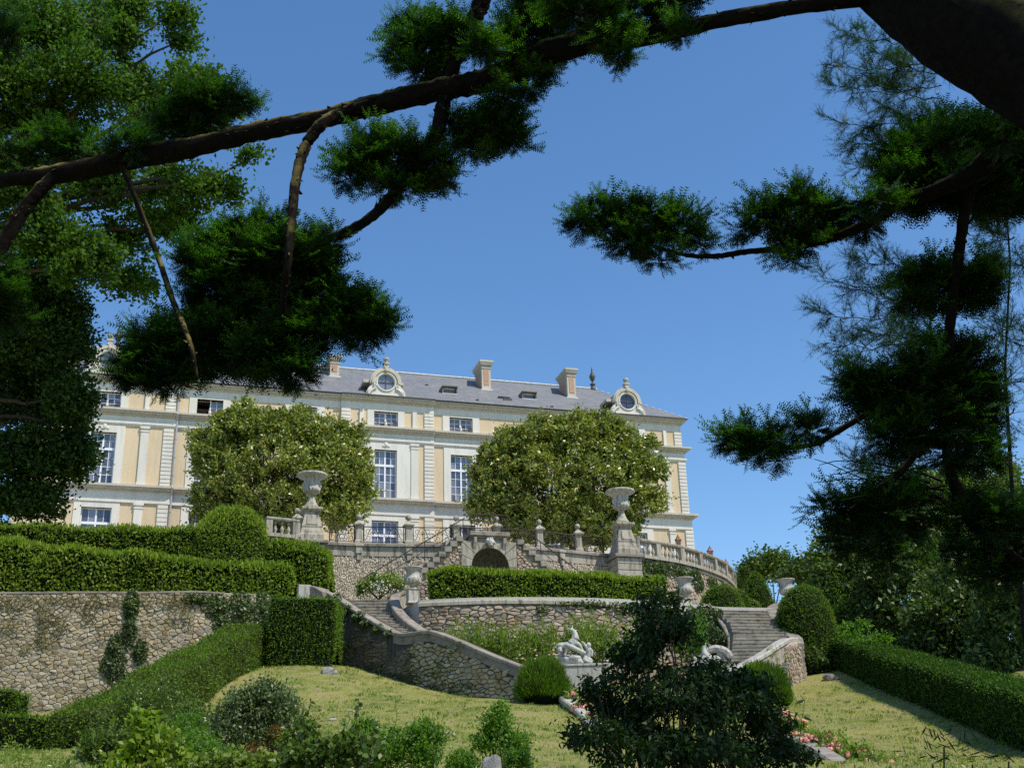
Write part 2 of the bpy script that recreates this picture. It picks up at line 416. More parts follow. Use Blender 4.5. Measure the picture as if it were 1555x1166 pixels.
class MB:
    def __init__(s): s.v = []; s.f = []
    def add(s, vs, fs):
        n = len(s.v)
        s.v += [tuple(float(c) for c in v) for v in vs]
        s.f += [tuple(i + n for i in f) for f in fs]
    def pbox(s, p, a, b, c):
        p, a, b, c = (np.asarray(q, float) for q in (p, a, b, c))
        vs = [p, p + a, p + a + b, p + b, p + c, p + a + c, p + a + b + c, p + b + c]
        s.add(vs, [(3, 2, 1, 0), (4, 5, 6, 7), (0, 1, 5, 4), (1, 2, 6, 5), (2, 3, 7, 6), (3, 0, 4, 7)])
    def box(s, x0, x1, y0, y1, z0, z1): s.pbox((x0, y0, z0), (x1 - x0, 0, 0), (0, y1 - y0, 0), (0, 0, z1 - z0))
    def prism(s, pts, ext):
        n = len(pts); e = np.asarray(ext, float)
        vs = [np.asarray(p, float) for p in pts]; vs += [v + e for v in vs]
        s.add(vs, [tuple(range(n))[::-1], tuple(range(n, 2 * n))] + [(i, (i + 1) % n, (i + 1) % n + n, i + n) for i in range(n)])
    def lathe(s, prof, seg=16, c=(0, 0, 0), rot=0.0, sx=1, sy=1, cap=True):
        c = np.asarray(c, float); vs = []; fs = []
        for r, z in prof:
            for i in range(seg):
                a = rot + 2 * math.pi * i / seg
                vs.append(c + (r * math.cos(a) * sx, r * math.sin(a) * sy, z))
        for j in range(len(prof) - 1):
            for i in range(seg):
                k = (i + 1) % seg
                fs.append((j * seg + i, j * seg + k, (j + 1) * seg + k, (j + 1) * seg + i))
        if cap:
            fs.append(tuple(range(seg))[::-1]); fs.append(tuple(range((len(prof) - 1) * seg, len(prof) * seg)))
        s.add(vs, fs)
    def tube(s, pts, rad, seg=6, rough=0.0, cap=True):
        pts = [np.asarray(p, float) for p in pts]
        if np.isscalar(rad): rad = [rad] * len(pts)
        ref = np.array([0.31, 0.17, 0.93]); vs = []; fs = []
        for i, p in enumerate(pts):
            t = unit(pts[min(i + 1, len(pts) - 1)] - pts[max(i - 1, 0)])
            a = unit(np.cross(t, ref)); b = np.cross(t, a)
            for k in range(seg):
                an = 2 * math.pi * k / seg
                r = rad[i] * (1 + rough * rnd.uniform(-1, 1))
                vs.append(p + (a * math.cos(an) + b * math.sin(an)) * r)
        for i in range(len(pts) - 1):
            for k in range(seg):
                q = (k + 1) % seg
                fs.append((i * seg + k, i * seg + q, (i + 1) * seg + q, (i + 1) * seg + k))
        if cap: fs += [tuple(range(seg))[::-1], tuple(range((len(pts) - 1) * seg, len(pts) * seg))]
        s.add(vs, fs)
    def sweep(s, path, sect, closed_sect=True, cap=True):
        """sect: list of (sideways, up) offsets; sideways is right of the travel direction in plan"""
        path = [np.asarray(p, float) for p in path]; n = len(sect); vs = []; fs = []
        for i, p in enumerate(path):
            t = path[min(i + 1, len(path) - 1)] - path[max(i - 1, 0)]
            sd = unit((t[1], -t[0], 0))
            for a, b in sect: vs.append(p + sd * a + UP * b)
        for i in range(len(path) - 1):
            for k in range(n if closed_sect else n - 1):
                q = (k + 1) % n
                fs.append((i * n + k, (i + 1) * n + k, (i + 1) * n + q, i * n + q))
        if cap and closed_sect: fs += [tuple(range(n)), tuple(range((len(path) - 1) * n, len(path) * n))[::-1]]
        s.add(vs, fs)
    def sphere(s, c, r, seg=12, rings=8, sc=(1, 1, 1), rough=0.0):
        c = np.asarray(c, float); vs = [c + (0, 0, -r * sc[2])]; fs = []
        for j in range(1, rings):
            a = -math.pi / 2 + math.pi * j / rings
            for i in range(seg):
                b = 2 * math.pi * i / seg
                q = 1 + rough * rnd.uniform(-1, 1)
                vs.append(c + np.array((math.cos(a) * math.cos(b) * sc[0], math.cos(a) * math.sin(b) * sc[1], math.sin(a) * sc[2])) * r * q)
        vs.append(c + (0, 0, r * sc[2]))
        for i in range(seg):
            k = (i + 1) % seg
            fs.append((0, 1 + k, 1 + i)); fs.append((len(vs) - 1, 1 + (rings - 2) * seg + i, 1 + (rings - 2) * seg + k))
            for j in range(rings - 2): fs.append((1 + j * seg + i, 1 + j * seg + k, 1 + (j + 1) * seg + k, 1 + (j + 1) * seg + i))
        s.add(vs, fs)
    def build(s, name, mat, parent=None, smooth=False, local=False, bevel=0.0):
        me = bpy.data.meshes.new(name)
        me.from_pydata(s.v, [], s.f)
        me.update()
        if smooth: me.polygons.foreach_set('use_smooth', np.ones(len(me.polygons), dtype=bool))
        o = link(name, me, mat, parent, local)
        if bevel:
            b = o.modifiers.new('bevel', 'BEVEL'); b.width = bevel; b.segments = 1; b.limit_method = 'ANGLE'
        return o
def interp(tab, x, cols):
    """piecewise interpolation of table rows by their first value"""
    t = np.asarray(tab, float)
    return [np.interp(x, t[:, 0], t[:, c]) for c in cols]
def smooth_path(pts, n=6):
    """Catmull-Rom through points"""
    p = [np.asarray(q, float) for q in pts]; p = [2 * p[0] - p[1]] + p + [2 * p[-1] - p[-2]]; out = []
    for i in range(1, len(p) - 2):
        for k in range(n):
            t = k / n
            out.append(0.5 * ((2 * p[i]) + (p[i + 1] - p[i - 1]) * t + (2 * p[i - 1] - 5 * p[i] + 4 * p[i + 1] - p[i + 2]) * t * t + (3 * p[i] - p[i - 1] - 3 * p[i + 1] + p[i + 2]) * t ** 3))
    out.append(p[-2])
    return out

# ------------------------------------------------------------------ foliage helpers
def leaf_quads(pos, axis, nrm, L, W, fold=0.15):
    """leaf blades: pointed quads along axis, slightly folded"""
    n = len(pos)
    L = np.broadcast_to(np.asarray(L, float), (n,))[:, None]; W = np.broadcast_to(np.asarray(W, float), (n,))[:, None]
    axis = axis / (np.linalg.norm(axis, axis=1, keepdims=True) + 1e-9)
    b = np.cross(axis, nrm); b /= (np.linalg.norm(b, axis=1, keepdims=True) + 1e-9)
    nn = np.cross(b, axis)
    V = np.stack([pos - axis * L * .5, pos + b * W * .5 + nn * L * fold, pos + axis * L * .5, pos - b * W * .5 + nn * L * fold], 1).reshape(-1, 3)
    F = np.arange(4 * n).reshape(n, 4)
    return V, F
def rdir(n): 
    v = rng.normal(size=(n, 3)); return v / np.linalg.norm(v, axis=1, keepdims=True)
def leaves_obj(name, pos, nrm, L, W, mat, parent, up=0.3, rand=0.9, droop=0.0, local=False):
    n = len(pos)
    ax = nrm * 0.7 + rdir(n) * rand + np.array([0, 0, up - droop])
    nn = rdir(n) + nrm * 0.6 + np.array([0, 0, 0.6])
    sz = rng.uniform(0.7, 1.3, n)
    V, F = leaf_quads(pos, ax, nn, L * sz, W * sz)
    me = mesh_np(name, V, F, 4)
    return link(name, me, mat, parent, local)
def scatter_tris(T, density, jit=(0, 0.05)):
    """T (t,3,3) triangles -> random points and normals"""
    e1 = T[:, 1] - T[:, 0]; e2 = T[:, 2] - T[:, 0]
    c = np.cross(e1, e2); A = np.linalg.norm(c, axis=1) / 2
    nrm = c / (2 * A[:, None] + 1e-12)
    n = int(A.sum() * density)
    idx = rng.choice(len(T), n, p=A / A.sum())
    r1, r2 = rng.random(n), rng.random(n)
    fl = r1 + r2 > 1; r1[fl] = 1 - r1[fl]; r2[fl] = 1 - r2[fl]
    p = T[idx, 0] + e1[idx] * r1[:, None] + e2[idx] * r2[:, None]
    p = p + nrm[idx] * rng.uniform(jit[0], jit[1], n)[:, None]
    return p, nrm[idx]
def grid_tris(G):
    a, b, c, d = G[:-1, :-1], G[1:, :-1], G[1:, 1:], G[:-1, 1:]
    return np.concatenate([np.stack([a, b, c], 2).reshape(-1, 3, 3), np.stack([a, c, d], 2).reshape(-1, 3, 3)])
def grid_mesh(name, G, smooth=True):
    n, m = G.shape[:2]
    I = np.arange(n * m).reshape(n, m)
    F = np.stack([I[:-1, :-1], I[1:, :-1], I[1:, 1:], I[:-1, 1:]], -1).reshape(-1, 4)
    return mesh_np(name, G.reshape(-1, 3), F, 4, smooth)
def clipped(name, label, cat, G, mat, density=170, L=0.12, W=0.05, rough=0.06, hull='hull', group=None, loc=None, shoots=0.04, tip=None):
    """a clipped plant: dark inner mass plus a skin of real leaves. G: closed surface grid, outward on the left-hand winding"""
    G = np.array(G, float)
    nn = unit_grid_normals(G)
    if (nn * (G - G.reshape(-1, 3).mean(0))).sum() < 0: G = G[:, ::-1]
    G = G + (vnoise(G, 1.3, 3) * rough)[..., None] * unit_grid_normals(G)
    loc = G.reshape(-1, 3).mean(0) * [1, 1, 0] + [0, 0, G[..., 2].min()] if loc is None else loc
    t = thing(name, label, cat, loc, group)
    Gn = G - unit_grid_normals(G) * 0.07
    link('shade_hull', grid_mesh(name + '_inner', Gn), M[hull], t)  # solid hull added to block light behind the leaves
    T = grid_tris(G)
    p, n = scatter_tris(T, density, (-0.07, 0.05))
    leaves_obj('foliage', p, n, L, W, mat, t)
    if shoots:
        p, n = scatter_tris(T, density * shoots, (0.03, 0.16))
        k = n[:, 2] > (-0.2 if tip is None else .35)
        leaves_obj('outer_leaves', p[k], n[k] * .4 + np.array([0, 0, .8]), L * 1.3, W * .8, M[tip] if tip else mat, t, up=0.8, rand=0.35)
    return t
def unit_grid_normals(G):
    du = np.gradient(G, axis=0); dv = np.gradient(G, axis=1)
    n = np.cross(du, dv)
    l = np.linalg.norm(n, axis=2, keepdims=True)
    return n / np.where(l < 1e-6, 1, l)
def hedge_grid(front, back_dir, width, r=0.15, step=0.4, batter=0.03):
    """front: [(x,y,zbase,ztop)] along the hedge (left to right as seen); width across"""
    f = np.array(front, float)
    seg = np.r_[0, np.cumsum(np.hypot(np.diff(f[:, 0]), np.diff(f[:, 1])))]
    u = np.linspace(0, seg[-1], max(4, int(seg[-1] / step)))
    fx = [np.interp(u, seg, f[:, i]) for i in range(4)]
    W = np.interp(u, seg, width) if not np.isscalar(width) else np.full(len(u), width)
    bd = np.asarray(back_dir, float); bd = np.array([*bd[:2], 0])
    if len(np.asarray(back_dir)) == 3 and back_dir[2] == 1:      # perpendicular to the path
        tx, ty = np.gradient(fx[0]), np.gradient(fx[1]); l = np.hypot(tx, ty)
        BD = np.stack([-ty / l, tx / l, 0 * l], 1)
    else: BD = np.repeat(bd[None], len(u), 0)
    G = []
    h = np.maximum(fx[3] - fx[2], 0.2)
    def sec(i, end=1.0):
        p0 = np.array([fx[0][i], fx[1][i], fx[2][i]]); w = W[i]; hh = h[i]
        pts = []
        prof = [(0, 0), (0.01, 0.2), (0.02, .4), (.02, .6), (.03, .8), (0.03, 1 - r / hh), (0.03 + r * .3 / w, 1 - r * .3 / hh), (.03 + r / w, 1), (.35, 1.0), (.65, 1.0), (.97 - r / w, 1), (.97 - r * .3 / w, 1 - r * .3 / hh), (.97, 1 - r / hh), (.98, .6), (.99, .3), (1, 0)]
        for a, b in prof:
            if end != 1.0: a = .5 + (a - .5) * end; b = b * (0.3 + 0.7 * end) if end > 0 else b * .3
            pts.append(p0 + BD[i] * a * w + UP * b * hh)
        return pts
    n = len(u)
    t0 = unit(np.array([fx[0][1] - fx[0][0], fx[1][1] - fx[1][0], 0])); t1 = unit(np.array([fx[0][-1] - fx[0][-2], fx[1][-1] - fx[1][-2], 0]))
    def mid(sc, k, off): 
        S = np.array(sec(k)); c = np.array([*S[:, :2].mean(0), fx[2][k] + h[k] * .45])
        return c + (S - c) * sc + off
    G.append(mid(0.0, 0, 0)); G.append(mid(0.5, 0, 0)); G.append(mid(0.9, 0, 0)); G.append(mid(1.0, 0, t0 * r * .6))
    for i in range(1, n - 1): G.append(np.array(sec(i)))
    G.append(mid(1.0, n - 1, -t1 * r * .6)); G.append(mid(0.9, n - 1, 0)); G.append(mid(0.5, n - 1, 0)); G.append(mid(0.0, n - 1, 0))
    G = np.array(G)
    return G[:, ::-1]
def dome_grid(c, rx, ry, h, power=2.2, nu=28, nv=14, rot=0.0):
    """rounded clipped dome standing on c"""
    G = []
    for i in range(nu + 1):
        a = 2 * math.pi * i / nu; row = []
        for j in range(nv + 1):
            t = j / nv * math.pi / 2
            rr = math.cos(t) ** (2 / power); zz = math.sin(t) ** (2 / power)
            if j == 0: zz = 0
            row.append((c[0] + rx * rr * math.cos(a + rot), c[1] + ry * rr * math.sin(a + rot), c[2] + h * zz))
        G.append(row)
    return np.array(G)

def crown(ells, n_clump, n_leaf, cr, L, flat=0.75, inner=0.5, shell=(0.55, 1.03)):
    """leaf positions for a tree crown: clumps on and inside ellipsoids. ells: [(centre, (rx,ry,rz), weight)]"""
    pos = []; nr = []
    w = np.array([e[2] for e in ells], float); w /= w.sum()
    cnt = rng.multinomial(n_clump, w)
    for (c, r, _), k in zip(ells, cnt):
        d = rdir(k); d[:, 2] = np.where(d[:, 2] < -0.6, -d[:, 2] * .3, d[:, 2])
        rad = np.where(rng.random(k) < inner, rng.uniform(*shell, k), rng.uniform(.88, shell[1], k))
        cc = np.asarray(c) + d * rad[:, None] * np.asarray(r)
        m = n_leaf
        off = np.clip(rng.normal(0, .52, (k * m, 3)), -1.5, 1.5) * cr * np.repeat(rng.uniform(.5, 1.5, k), m)[:, None] * np.repeat(rng.uniform(.6, 1.4, (k, 3)), m, 0)
        off[:, 2] *= flat
        p = np.repeat(cc, m, 0) + off
        n = np.repeat(d, m, 0) * .5 + off / (cr + 1e-6) * .8
        pos.append(p); nr.append(n)
    pos = np.concatenate(pos); nr = np.concatenate(nr)
    nr /= np.linalg.norm(nr, axis=1, keepdims=True) + 1e-9
    return pos, nr

def limb_path(a, b, n=6, sag=0.0, wob=0.1, seed=0):
    r = random.Random(seed); a = np.asarray(a, float); b = np.asarray(b, float); L = np.linalg.norm(b - a)
    pts = []
    for i in range(n + 1):
        t = i / n
        p = a + (b - a) * t + UP * sag * math.sin(math.pi * t)
        if 0 < i < n: p = p + np.array([r.uniform(-1, 1), r.uniform(-1, 1), r.uniform(-1, 1)]) * wob * L * .3
        pts.append(p)
    return pts

def spray_template(n_pair=11, L=0.15, nl=0.024, side=4, seed=1, nw=0.0052):
    """one flat conifer spray pointing +x: stem, two rows of needles, a few side shoots (triangles)"""
    r = random.Random(seed); V = []; F = []
    def tri(a, b, c): n = len(V); V.extend([a, b, c]); F.append((n, n + 1, n + 2))
    def shoot(o, d, l, n):  # noqa
        o = np.asarray(o, float); d = unit(d); s = unit(np.cross((0, 0, 1), d)); 
        tri(o - s * .0022, o + s * .0022, o + d * l)
        for i in range(n):
            t = (i + .4) / n; p = o + d * l * t
            ln = nl * (1 - .35 * t) * r.uniform(.8, 1.15)
            for sg in (-1, 1):
                q = p + d * ln * .55 + s * sg * ln + np.array([0, 0, r.uniform(-.006, .008)])
                w = d * nw
                tri(p - w, p + w, q)
    shoot((0, 0, 0), (1, 0, -.05), L, n_pair)
    for k in range(side):
        t = .15 + .6 * k / max(1, side); sg = 1 if k % 2 else -1
        shoot((L * t, 0, -.05 * L * t), (1, sg * r.uniform(.6, .95), r.uniform(-.1, .15)), L * r.uniform(.38, .55), max(3, n_pair // 2))
    return np.array(V), np.array(F)
def place_sprays(tpl, pos, axis, scale, upv=None):
    V, F = tpl; n = len(pos); k = len(V)
    a = axis / (np.linalg.norm(axis, axis=1, keepdims=True) + 1e-9)
    if upv is None: upv = rdir(n) * .6 + np.array([0, 0, 1.0])
    s = np.cross(upv, a); s /= np.linalg.norm(s, axis=1, keepdims=True) + 1e-9
    u = np.cross(a, s)
    W = (V[None, :, 0, None] * a[:, None] + V[None, :, 1, None] * s[:, None] + V[None, :, 2, None] * u[:, None]) * scale[:, None, None] + pos[:, None]
    FF = (F[None] + (np.arange(n) * k)[:, None, None]).reshape(-1, 3)
    return W.reshape(-1, 3), FF

# ------------------------------------------------------------------ rubble walls
class Wall:
    """vertical wall face following rows (px, py_top, py_bottom, Y) of the photograph's layout, each with its own distance"""
    def __init__(s, rows, n=5):
        top = [P(r[0], r[1], r[3]) for r in rows]
        bot = [P(r[0], r[2], r[3]) for r in rows]
        q = smooth_path([np.array([t[0], t[1], t[2], b[2]]) for t, b in zip(top, bot)], n)
        s._fin(q)
    def _fin(s, q):
        s.q = np.array(q)
        s.u = np.r_[0, np.cumsum(np.hypot(np.diff(s.q[:, 0]), np.diff(s.q[:, 1])))]
        s.len = s.u[-1]
        g = np.gradient(s.q[:, :2], s.u, axis=0); g /= np.linalg.norm(g, axis=1, keepdims=True)
        s.n = np.stack([g[:, 1], -g[:, 0]], 1)
        if s.n[:, 1].mean() > 0: s.n = -s.n
    @classmethod
    def pts(cls, q):
        s = cls.__new__(cls); s._fin(q); return s
    def at(s, u):
        u = np.asarray(u, float)
        return tuple(np.interp(u, s.u, s.q[:, i]) for i in range(4))
    def nrm(s, u): return np.interp(u, s.u, s.n[:, 0]), np.interp(u, s.u, s.n[:, 1])
    def pt(s, u, z, d=0.0):
        x, y, _, _ = s.at(u); nx, ny = s.nrm(u)
        return np.stack(np.broadcast_arrays(x + nx * d, y + ny * d, z), -1)
    def grid(s, d=0.0, under=0.3, step=0.5, top=0.0):
        us = np.linspace(0, s.len, int(s.len / step) + 2); x, y, zt, zb = s.at(us)
        return np.stack([s.pt(us, zb - under, d), s.pt(us, zb + (zt - zb) * .5, d), s.pt(us, zt + top, d)], 1)
    def body(s, parent, mat, name='core', thick=0.6, under=0.5, d=0.0, top=0.0):
        us = np.linspace(0, s.len, int(s.len / .4) + 2); x, y, zt, zb = s.at(us)
        G = np.stack([s.pt(us, zb - under, d), s.pt(us, zt + top, d), s.pt(us, zt + top, d - thick), s.pt(us, zb - under, d - thick), s.pt(us, zb - under, d)], 1)
        G = np.concatenate([np.repeat(G[:1].mean(1, keepdims=True), 5, 1), G, np.repeat(G[-1:].mean(1, keepdims=True), 5, 1)])
        return link(name, grid_mesh(name, G, False), mat, parent)
    def coping(s, parent, mat, w=0.45, h=0.14, over=0.08, length=1.0, name='coping_stone', u0=None, u1=None, lift=0.0):
        us0 = 0 if u0 is None else u0; u1 = s.len if u1 is None else u1
        k = max(1, int((u1 - us0) / length)); out = []
        for i in range(k):
            a = us0 + (u1 - us0) * i / k; b = us0 + (u1 - us0) * (i + 1) / k - 0.012
            m = MB(); path = []
            for t in np.linspace(a, b, 4):
                x, y, zt, _ = s.at(t); path.append(np.array([x, y, zt + lift]))
            jz = rnd.uniform(-.006, .006)
            nx, ny = s.nrm((a + b) / 2); tv = path[-1] - path[0]; sg = 1 if np.dot(unit((tv[1], -tv[0], 0))[:2], (nx, ny)) > 0 else -1
            sec = [(over * sg, jz), (over * sg, h * .75 + jz), ((over - .03) * sg, h + jz), ((over + .03 - w) * sg, h + jz), ((over - w) * sg, h * .75 + jz), ((over - w) * sg, jz)]
            m.sweep(path, sec if sg < 0 else sec[::-1])
            out.append(m.build(name, mat, parent))
        return out
def stones(wall, parent, mat, size=(0.16, 0.42), row=(0.12, 0.26), nmax=300, z_top_gap=0.0, skip=None, proud=(0.025, 0.07), u0=0, u1=None, name='stone', under=0.1, wav=0.05, d0=0.0, seed=1, flat_joint=0.018):
    r = random.Random(seed)
    u1 = wall.len if u1 is None else u1
    zs = wall.q[:, 3].min() - under; zmax = wall.q[:, 2].max()
    du, dz = (size[0] + size[1]) / 2, (row[0] + row[1]) / 2
    nu, nz = int((u1 - u0) / du) + 3, int((zmax - zs) / dz) + 3
    site = {}
    for j in range(-1, nz):
        sh = .5 * (j % 2) + r.uniform(-.2, .2)
        for i in range(-1, nu):
            if r.random() < .09: continue
            site[i, j] = (u0 + (i + sh + r.uniform(-.44, .44)) * du, zs + (j + .5 + r.uniform(-.40, .40)) * dz + wav * math.sin(i * .7 + j * .3))
    out = []; asp = du / dz * .75
    for (i, j), (x, z) in site.items():
        if x < u0 - .05 or x > u1 + .05: continue
        _, _, zt, zb = wall.at(min(max(x, 0), wall.len)); zt = float(zt) - z_top_gap
        if z > zt - .02 or z < zb - under: continue
        if skip and skip(x, z): continue
        poly = [(-du * 1.5, -dz * 1.5), (du * 1.5, -dz * 1.5), (du * 1.5, dz * 1.5), (-du * 1.5, dz * 1.5)]
        for dj in (-2, -1, 0, 1, 2):
            for di in (-2, -1, 0, 1, 2):
                q = site.get((i + di, j + dj))
                if q is None or (di == 0 and dj == 0): continue
                nx, nz_ = q[0] - x, (q[1] - z)
                # distances are measured with heights stretched, so that stones lie flat
                wx, wz = nx, nz_ * asp * asp; c = (nx * nx + (nz_ * asp) ** 2) / 2; new = []
                for k in range(len(poly)):
                    p0, p1 = poly[k], poly[(k + 1) % len(poly)]; a0, a1 = p0[0] * wx + p0[1] * wz - c, p1[0] * wx + p1[1] * wz - c
                    if a0 <= 0: new.append(p0)
                    if (a0 < 0) != (a1 < 0): t = a0 / (a0 - a1); new.append((p0[0] + (p1[0] - p0[0]) * t, p0[1] + (p1[1] - p0[1]) * t))
                poly = new
                if len(poly) < 3: break
            if len(poly) < 3: break
        if len(poly) < 3: continue
        mx, mz = sum(p[0] for p in poly) / len(poly), sum(p[1] for p in poly) / len(poly); ring = []
        for px_, pz_ in poly:
            vx, vz = px_ - mx, pz_ - mz; l = math.hypot(vx, vz) + 1e-6; k = max(.3, 1 - flat_joint * r.uniform(.8, 2.0) / l); nr_ = (vx * k, vz * k)
            if not ring or math.hypot(nr_[0] - ring[-1][0], nr_[1] - ring[-1][1]) > .018: ring.append(nr_)
        if len(ring) < 3: continue
        area = abs(sum(ring[k][0] * ring[(k + 1) % len(ring)][1] - ring[(k + 1) % len(ring)][0] * ring[k][1] for k in range(len(ring)))) / 2
        out.append((area, x + mx, z + mz, ring, r.uniform(*proud), r.uniform(-.3, .3), r.uniform(-.4, .4), zt))
    out.sort(key=lambda e: -e[0])
    def geo(e):
        _, um, zm, ring, pr, tx, tz, zt = e; vs = []; n = len(ring)
        rx = np.array([q[0] for q in ring]); rz = np.array([q[1] for q in ring]); U = []; Z = []; D = []
        for lev, (sc, dd) in enumerate(((1.0, -0.03), (.97, pr * .55), (.80, pr))):
            U.append(um + rx * sc); Z.append(np.minimum(zm + rz * sc, zt)); D.append(d0 + dd + (lev > 0) * (tx * rx * .5 + tz * rz * .5))
        U.append([um]); Z.append([min(zm, zt)]); D.append([d0 + pr * 1.08])
        vs = list(wall.pt(np.concatenate(U), np.concatenate(Z), np.concatenate(D)))
        fs = []
        for l in range(2):
            for i in range(n): fs.append((l * n + i, l * n + (i + 1) % n, (l + 1) * n + (i + 1) % n, (l + 1) * n + i))
        for i in range(n): fs.append((2 * n + i, 2 * n + (i + 1) % n, 3 * n))
        return vs, fs
    for e in out[:nmax]:
        m = MB(); vs, fs = geo(e); m.add(vs, fs); m.build(name, mat, parent)
    if len(out) > nmax:
        m = MB()
        for e in out[nmax:]: m.add(*geo(e))
        tag(m.build('small_stones', mat, parent), kind='stuff')
    return out
def ivy_on(wall, parent, blobs, mat, n=900, L=0.11, W=0.09, d=(0.05, 0.2), name='ivy', local=False):
    """blobs: [(u, z, ru, rz)] on the wall face"""
    P_ = []; Nn = []
    for u, z, ru, rz, k in blobs:
        a = rng.random(k) * 2 * math.pi; r_ = rng.random(k) ** .6
        uu = u + np.cos(a) * r_ * ru; zz = z + np.sin(a) * r_ * rz
        uu = np.clip(uu, 0, wall.len)
        dd = rng.uniform(d[0], d[1], k) * (1.2 - r_)
        P_.append(wall.pt(uu, zz, dd)); nx, ny = wall.nrm(uu); Nn.append(np.stack([nx, ny, 0 * nx + .2], 1))
    return leaves_obj(name, np.concatenate(P_), np.concatenate(Nn), L, W, mat, parent, up=-0.3, rand=.6)

# ------------------------------------------------------------------ terrain
ctrl = [P(*q) for q in [
    (-500, 1130, 31), (0, 1166, 25), (0, 1145, 33), (250, 1112, 36.3), (412, 1014, 43.5), (455, 1014, 43.6), (508, 1010, 44), (540, 1016, 44.6), (575, 1030, 43.6),
    (620, 1044, 42), (700, 1059, 40.5), (760, 1064, 39.4), (820, 1066, 38.6), (850, 1078, 37), (880, 1064, 40.6), (1205, 1062, 44.5), (1235, 1030, 47), (1255, 1019, 49),
    (1320, 1048, 43.5), (1400, 1078, 38), (1480, 1112, 33.5), (1555, 1142, 29.5), (600, 1166, 24), (1000, 1166, 24), (1400, 1166, 24), (800, 1110, 31), (450, 1100, 32), (1200, 1110, 35),
    (-60, 1090, 42.5), (100, 1088, 42.3), (250, 1040, 43.2), (1100, 1066, 41)]]
ctrl += [np.array(q) for q in [(0, 0, 0), (-8, 4, .1), (8, 4, .3), (0, 12, .75), (-10, 12, .8), (10, 13, 1.0), (0, 18, 1.75), (-12, 19, 1.9), (12, 20, 2.1), (-30, 0, 0), (30, 0, 0), (0, -30, -1.5), (-40, -30, -1.5), (40, -30, -1.5),
    (-45, 30, 3.5), (-45, 45, 6.5), (0, 46, 7.3), (-3, 47, 7.6), (6, 47, 7.2), (0, 60, 8), (-30, 60, 8), (-60, 70, 8), (30, 60, 9.5), (18, 48, 8.3), (18, 38, 6.3), (18, 28, 4.4), (30, 45, 8), (30, 30, 5.5), (60, 60, 10), (0, 90, 9), (60, 100, 11), (-60, 110, 9), (0, 140, 9), (50, 20, 3)]]
ctrl = np.array(ctrl)
def tps(r): return np.where(r > 1e-9, r * r * np.log(r + 1e-12), 0)
_A = tps(np.hypot(ctrl[:, None, 0] - ctrl[None, :, 0], ctrl[:, None, 1] - ctrl[None, :, 1])) + np.eye(len(ctrl)) * 2.0
_B = np.c_[np.ones(len(ctrl)), ctrl[:, :2]]
_S = np.linalg.solve(np.block([[_A, _B], [_B.T, np.zeros((3, 3))]]), np.r_[ctrl[:, 2], 0, 0, 0])
def ground_z(x, y):
    x = np.asarray(x, float); y = np.asarray(y, float); sh = x.shape; xr, yr = x.ravel(), y.ravel()
    xc, yc = np.clip(xr, -62, 62), np.clip(yr, -32, 142)
    z = tps(np.hypot(xc[:, None] - ctrl[None, :, 0], yc[:, None] - ctrl[None, :, 1])) @ _S[:len(ctrl)] + _S[-3] + _S[-2] * xc + _S[-1] * yc
    far = np.hypot(xr - xc, yr - yc)
    z = z - np.minimum(far * .02, 12)
    return z.reshape(sh)
def gz(x, y): return float(ground_z(np.array([x]), np.array([y]))[0])
def on_ground(px, Y, sink=0.0):
    """point of the ground under the sight line of column px at distance Y"""
    q = P(px, 1100, Y); z = gz(q[0], q[1])
    for _ in range(3):
        q = P(px, 1100 - (z - q[2]) / Y * FPX, Y); z2 = gz(q[0], q[1]); q = np.array([q[0], Y, z2]); z = z2
        break
    return np.array([q[0], Y, z - sink])
xs = np.unique(np.r_[-900, -600, -400, -250, -160, -110, np.arange(-80, -24, 4), np.arange(-24, 24.1, .6), np.arange(26, 81, 4), 110, 160, 250, 400, 600, 900])
ys = np.unique(np.r_[-600, -300, -150, -80, np.arange(-50, 10, 3), np.arange(10, 56, .6), np.arange(57, 150, 4), 200, 300, 500, 800, 1500])
GX, GY = np.meshgrid(xs, ys, indexing='ij')
GZ = ground_z(GX, GY) + (np.abs(GX) < 30) * (GY > 8) * (GY < 56) * vnoise(np.stack([GX, GY, GX * 0], -1), 1.1, 2) * .05
terr = link('ground', grid_mesh('ground', np.stack([GX, GY, GZ], -1)), M['lawn'])
tag(terr, 'sloping lawn of dry mown grass below the stair walls', 'lawn', kind='structure')

# short grass standing on the visible lawn
n = 150000
gx = rng.uniform(-16, 14, n); gy = 14 + 33 * rng.random(n) ** .8
dens = vnoise(np.stack([gx, gy, gx * 0], -1), 1.7, 5)
k = dens > rng.uniform(-1.1, .6, n); gx, gy = gx[k], gy[k]; n = len(gx)
pos = np.stack([gx, gy, ground_z(gx, gy) + .02], 1)
hgt = rng.uniform(.04, .10, n)
V, F = leaf_quads(pos, np.stack([rng.normal(0, .5, n), rng.normal(0, .5, n), np.ones(n)], 1), rdir(n), hgt, .022, 0)
tag(link('grass', mesh_np('grass', V, F, 4), M['grass_blade']), 'short dry grass blades covering the sloping lawn', 'grass', kind='stuff')

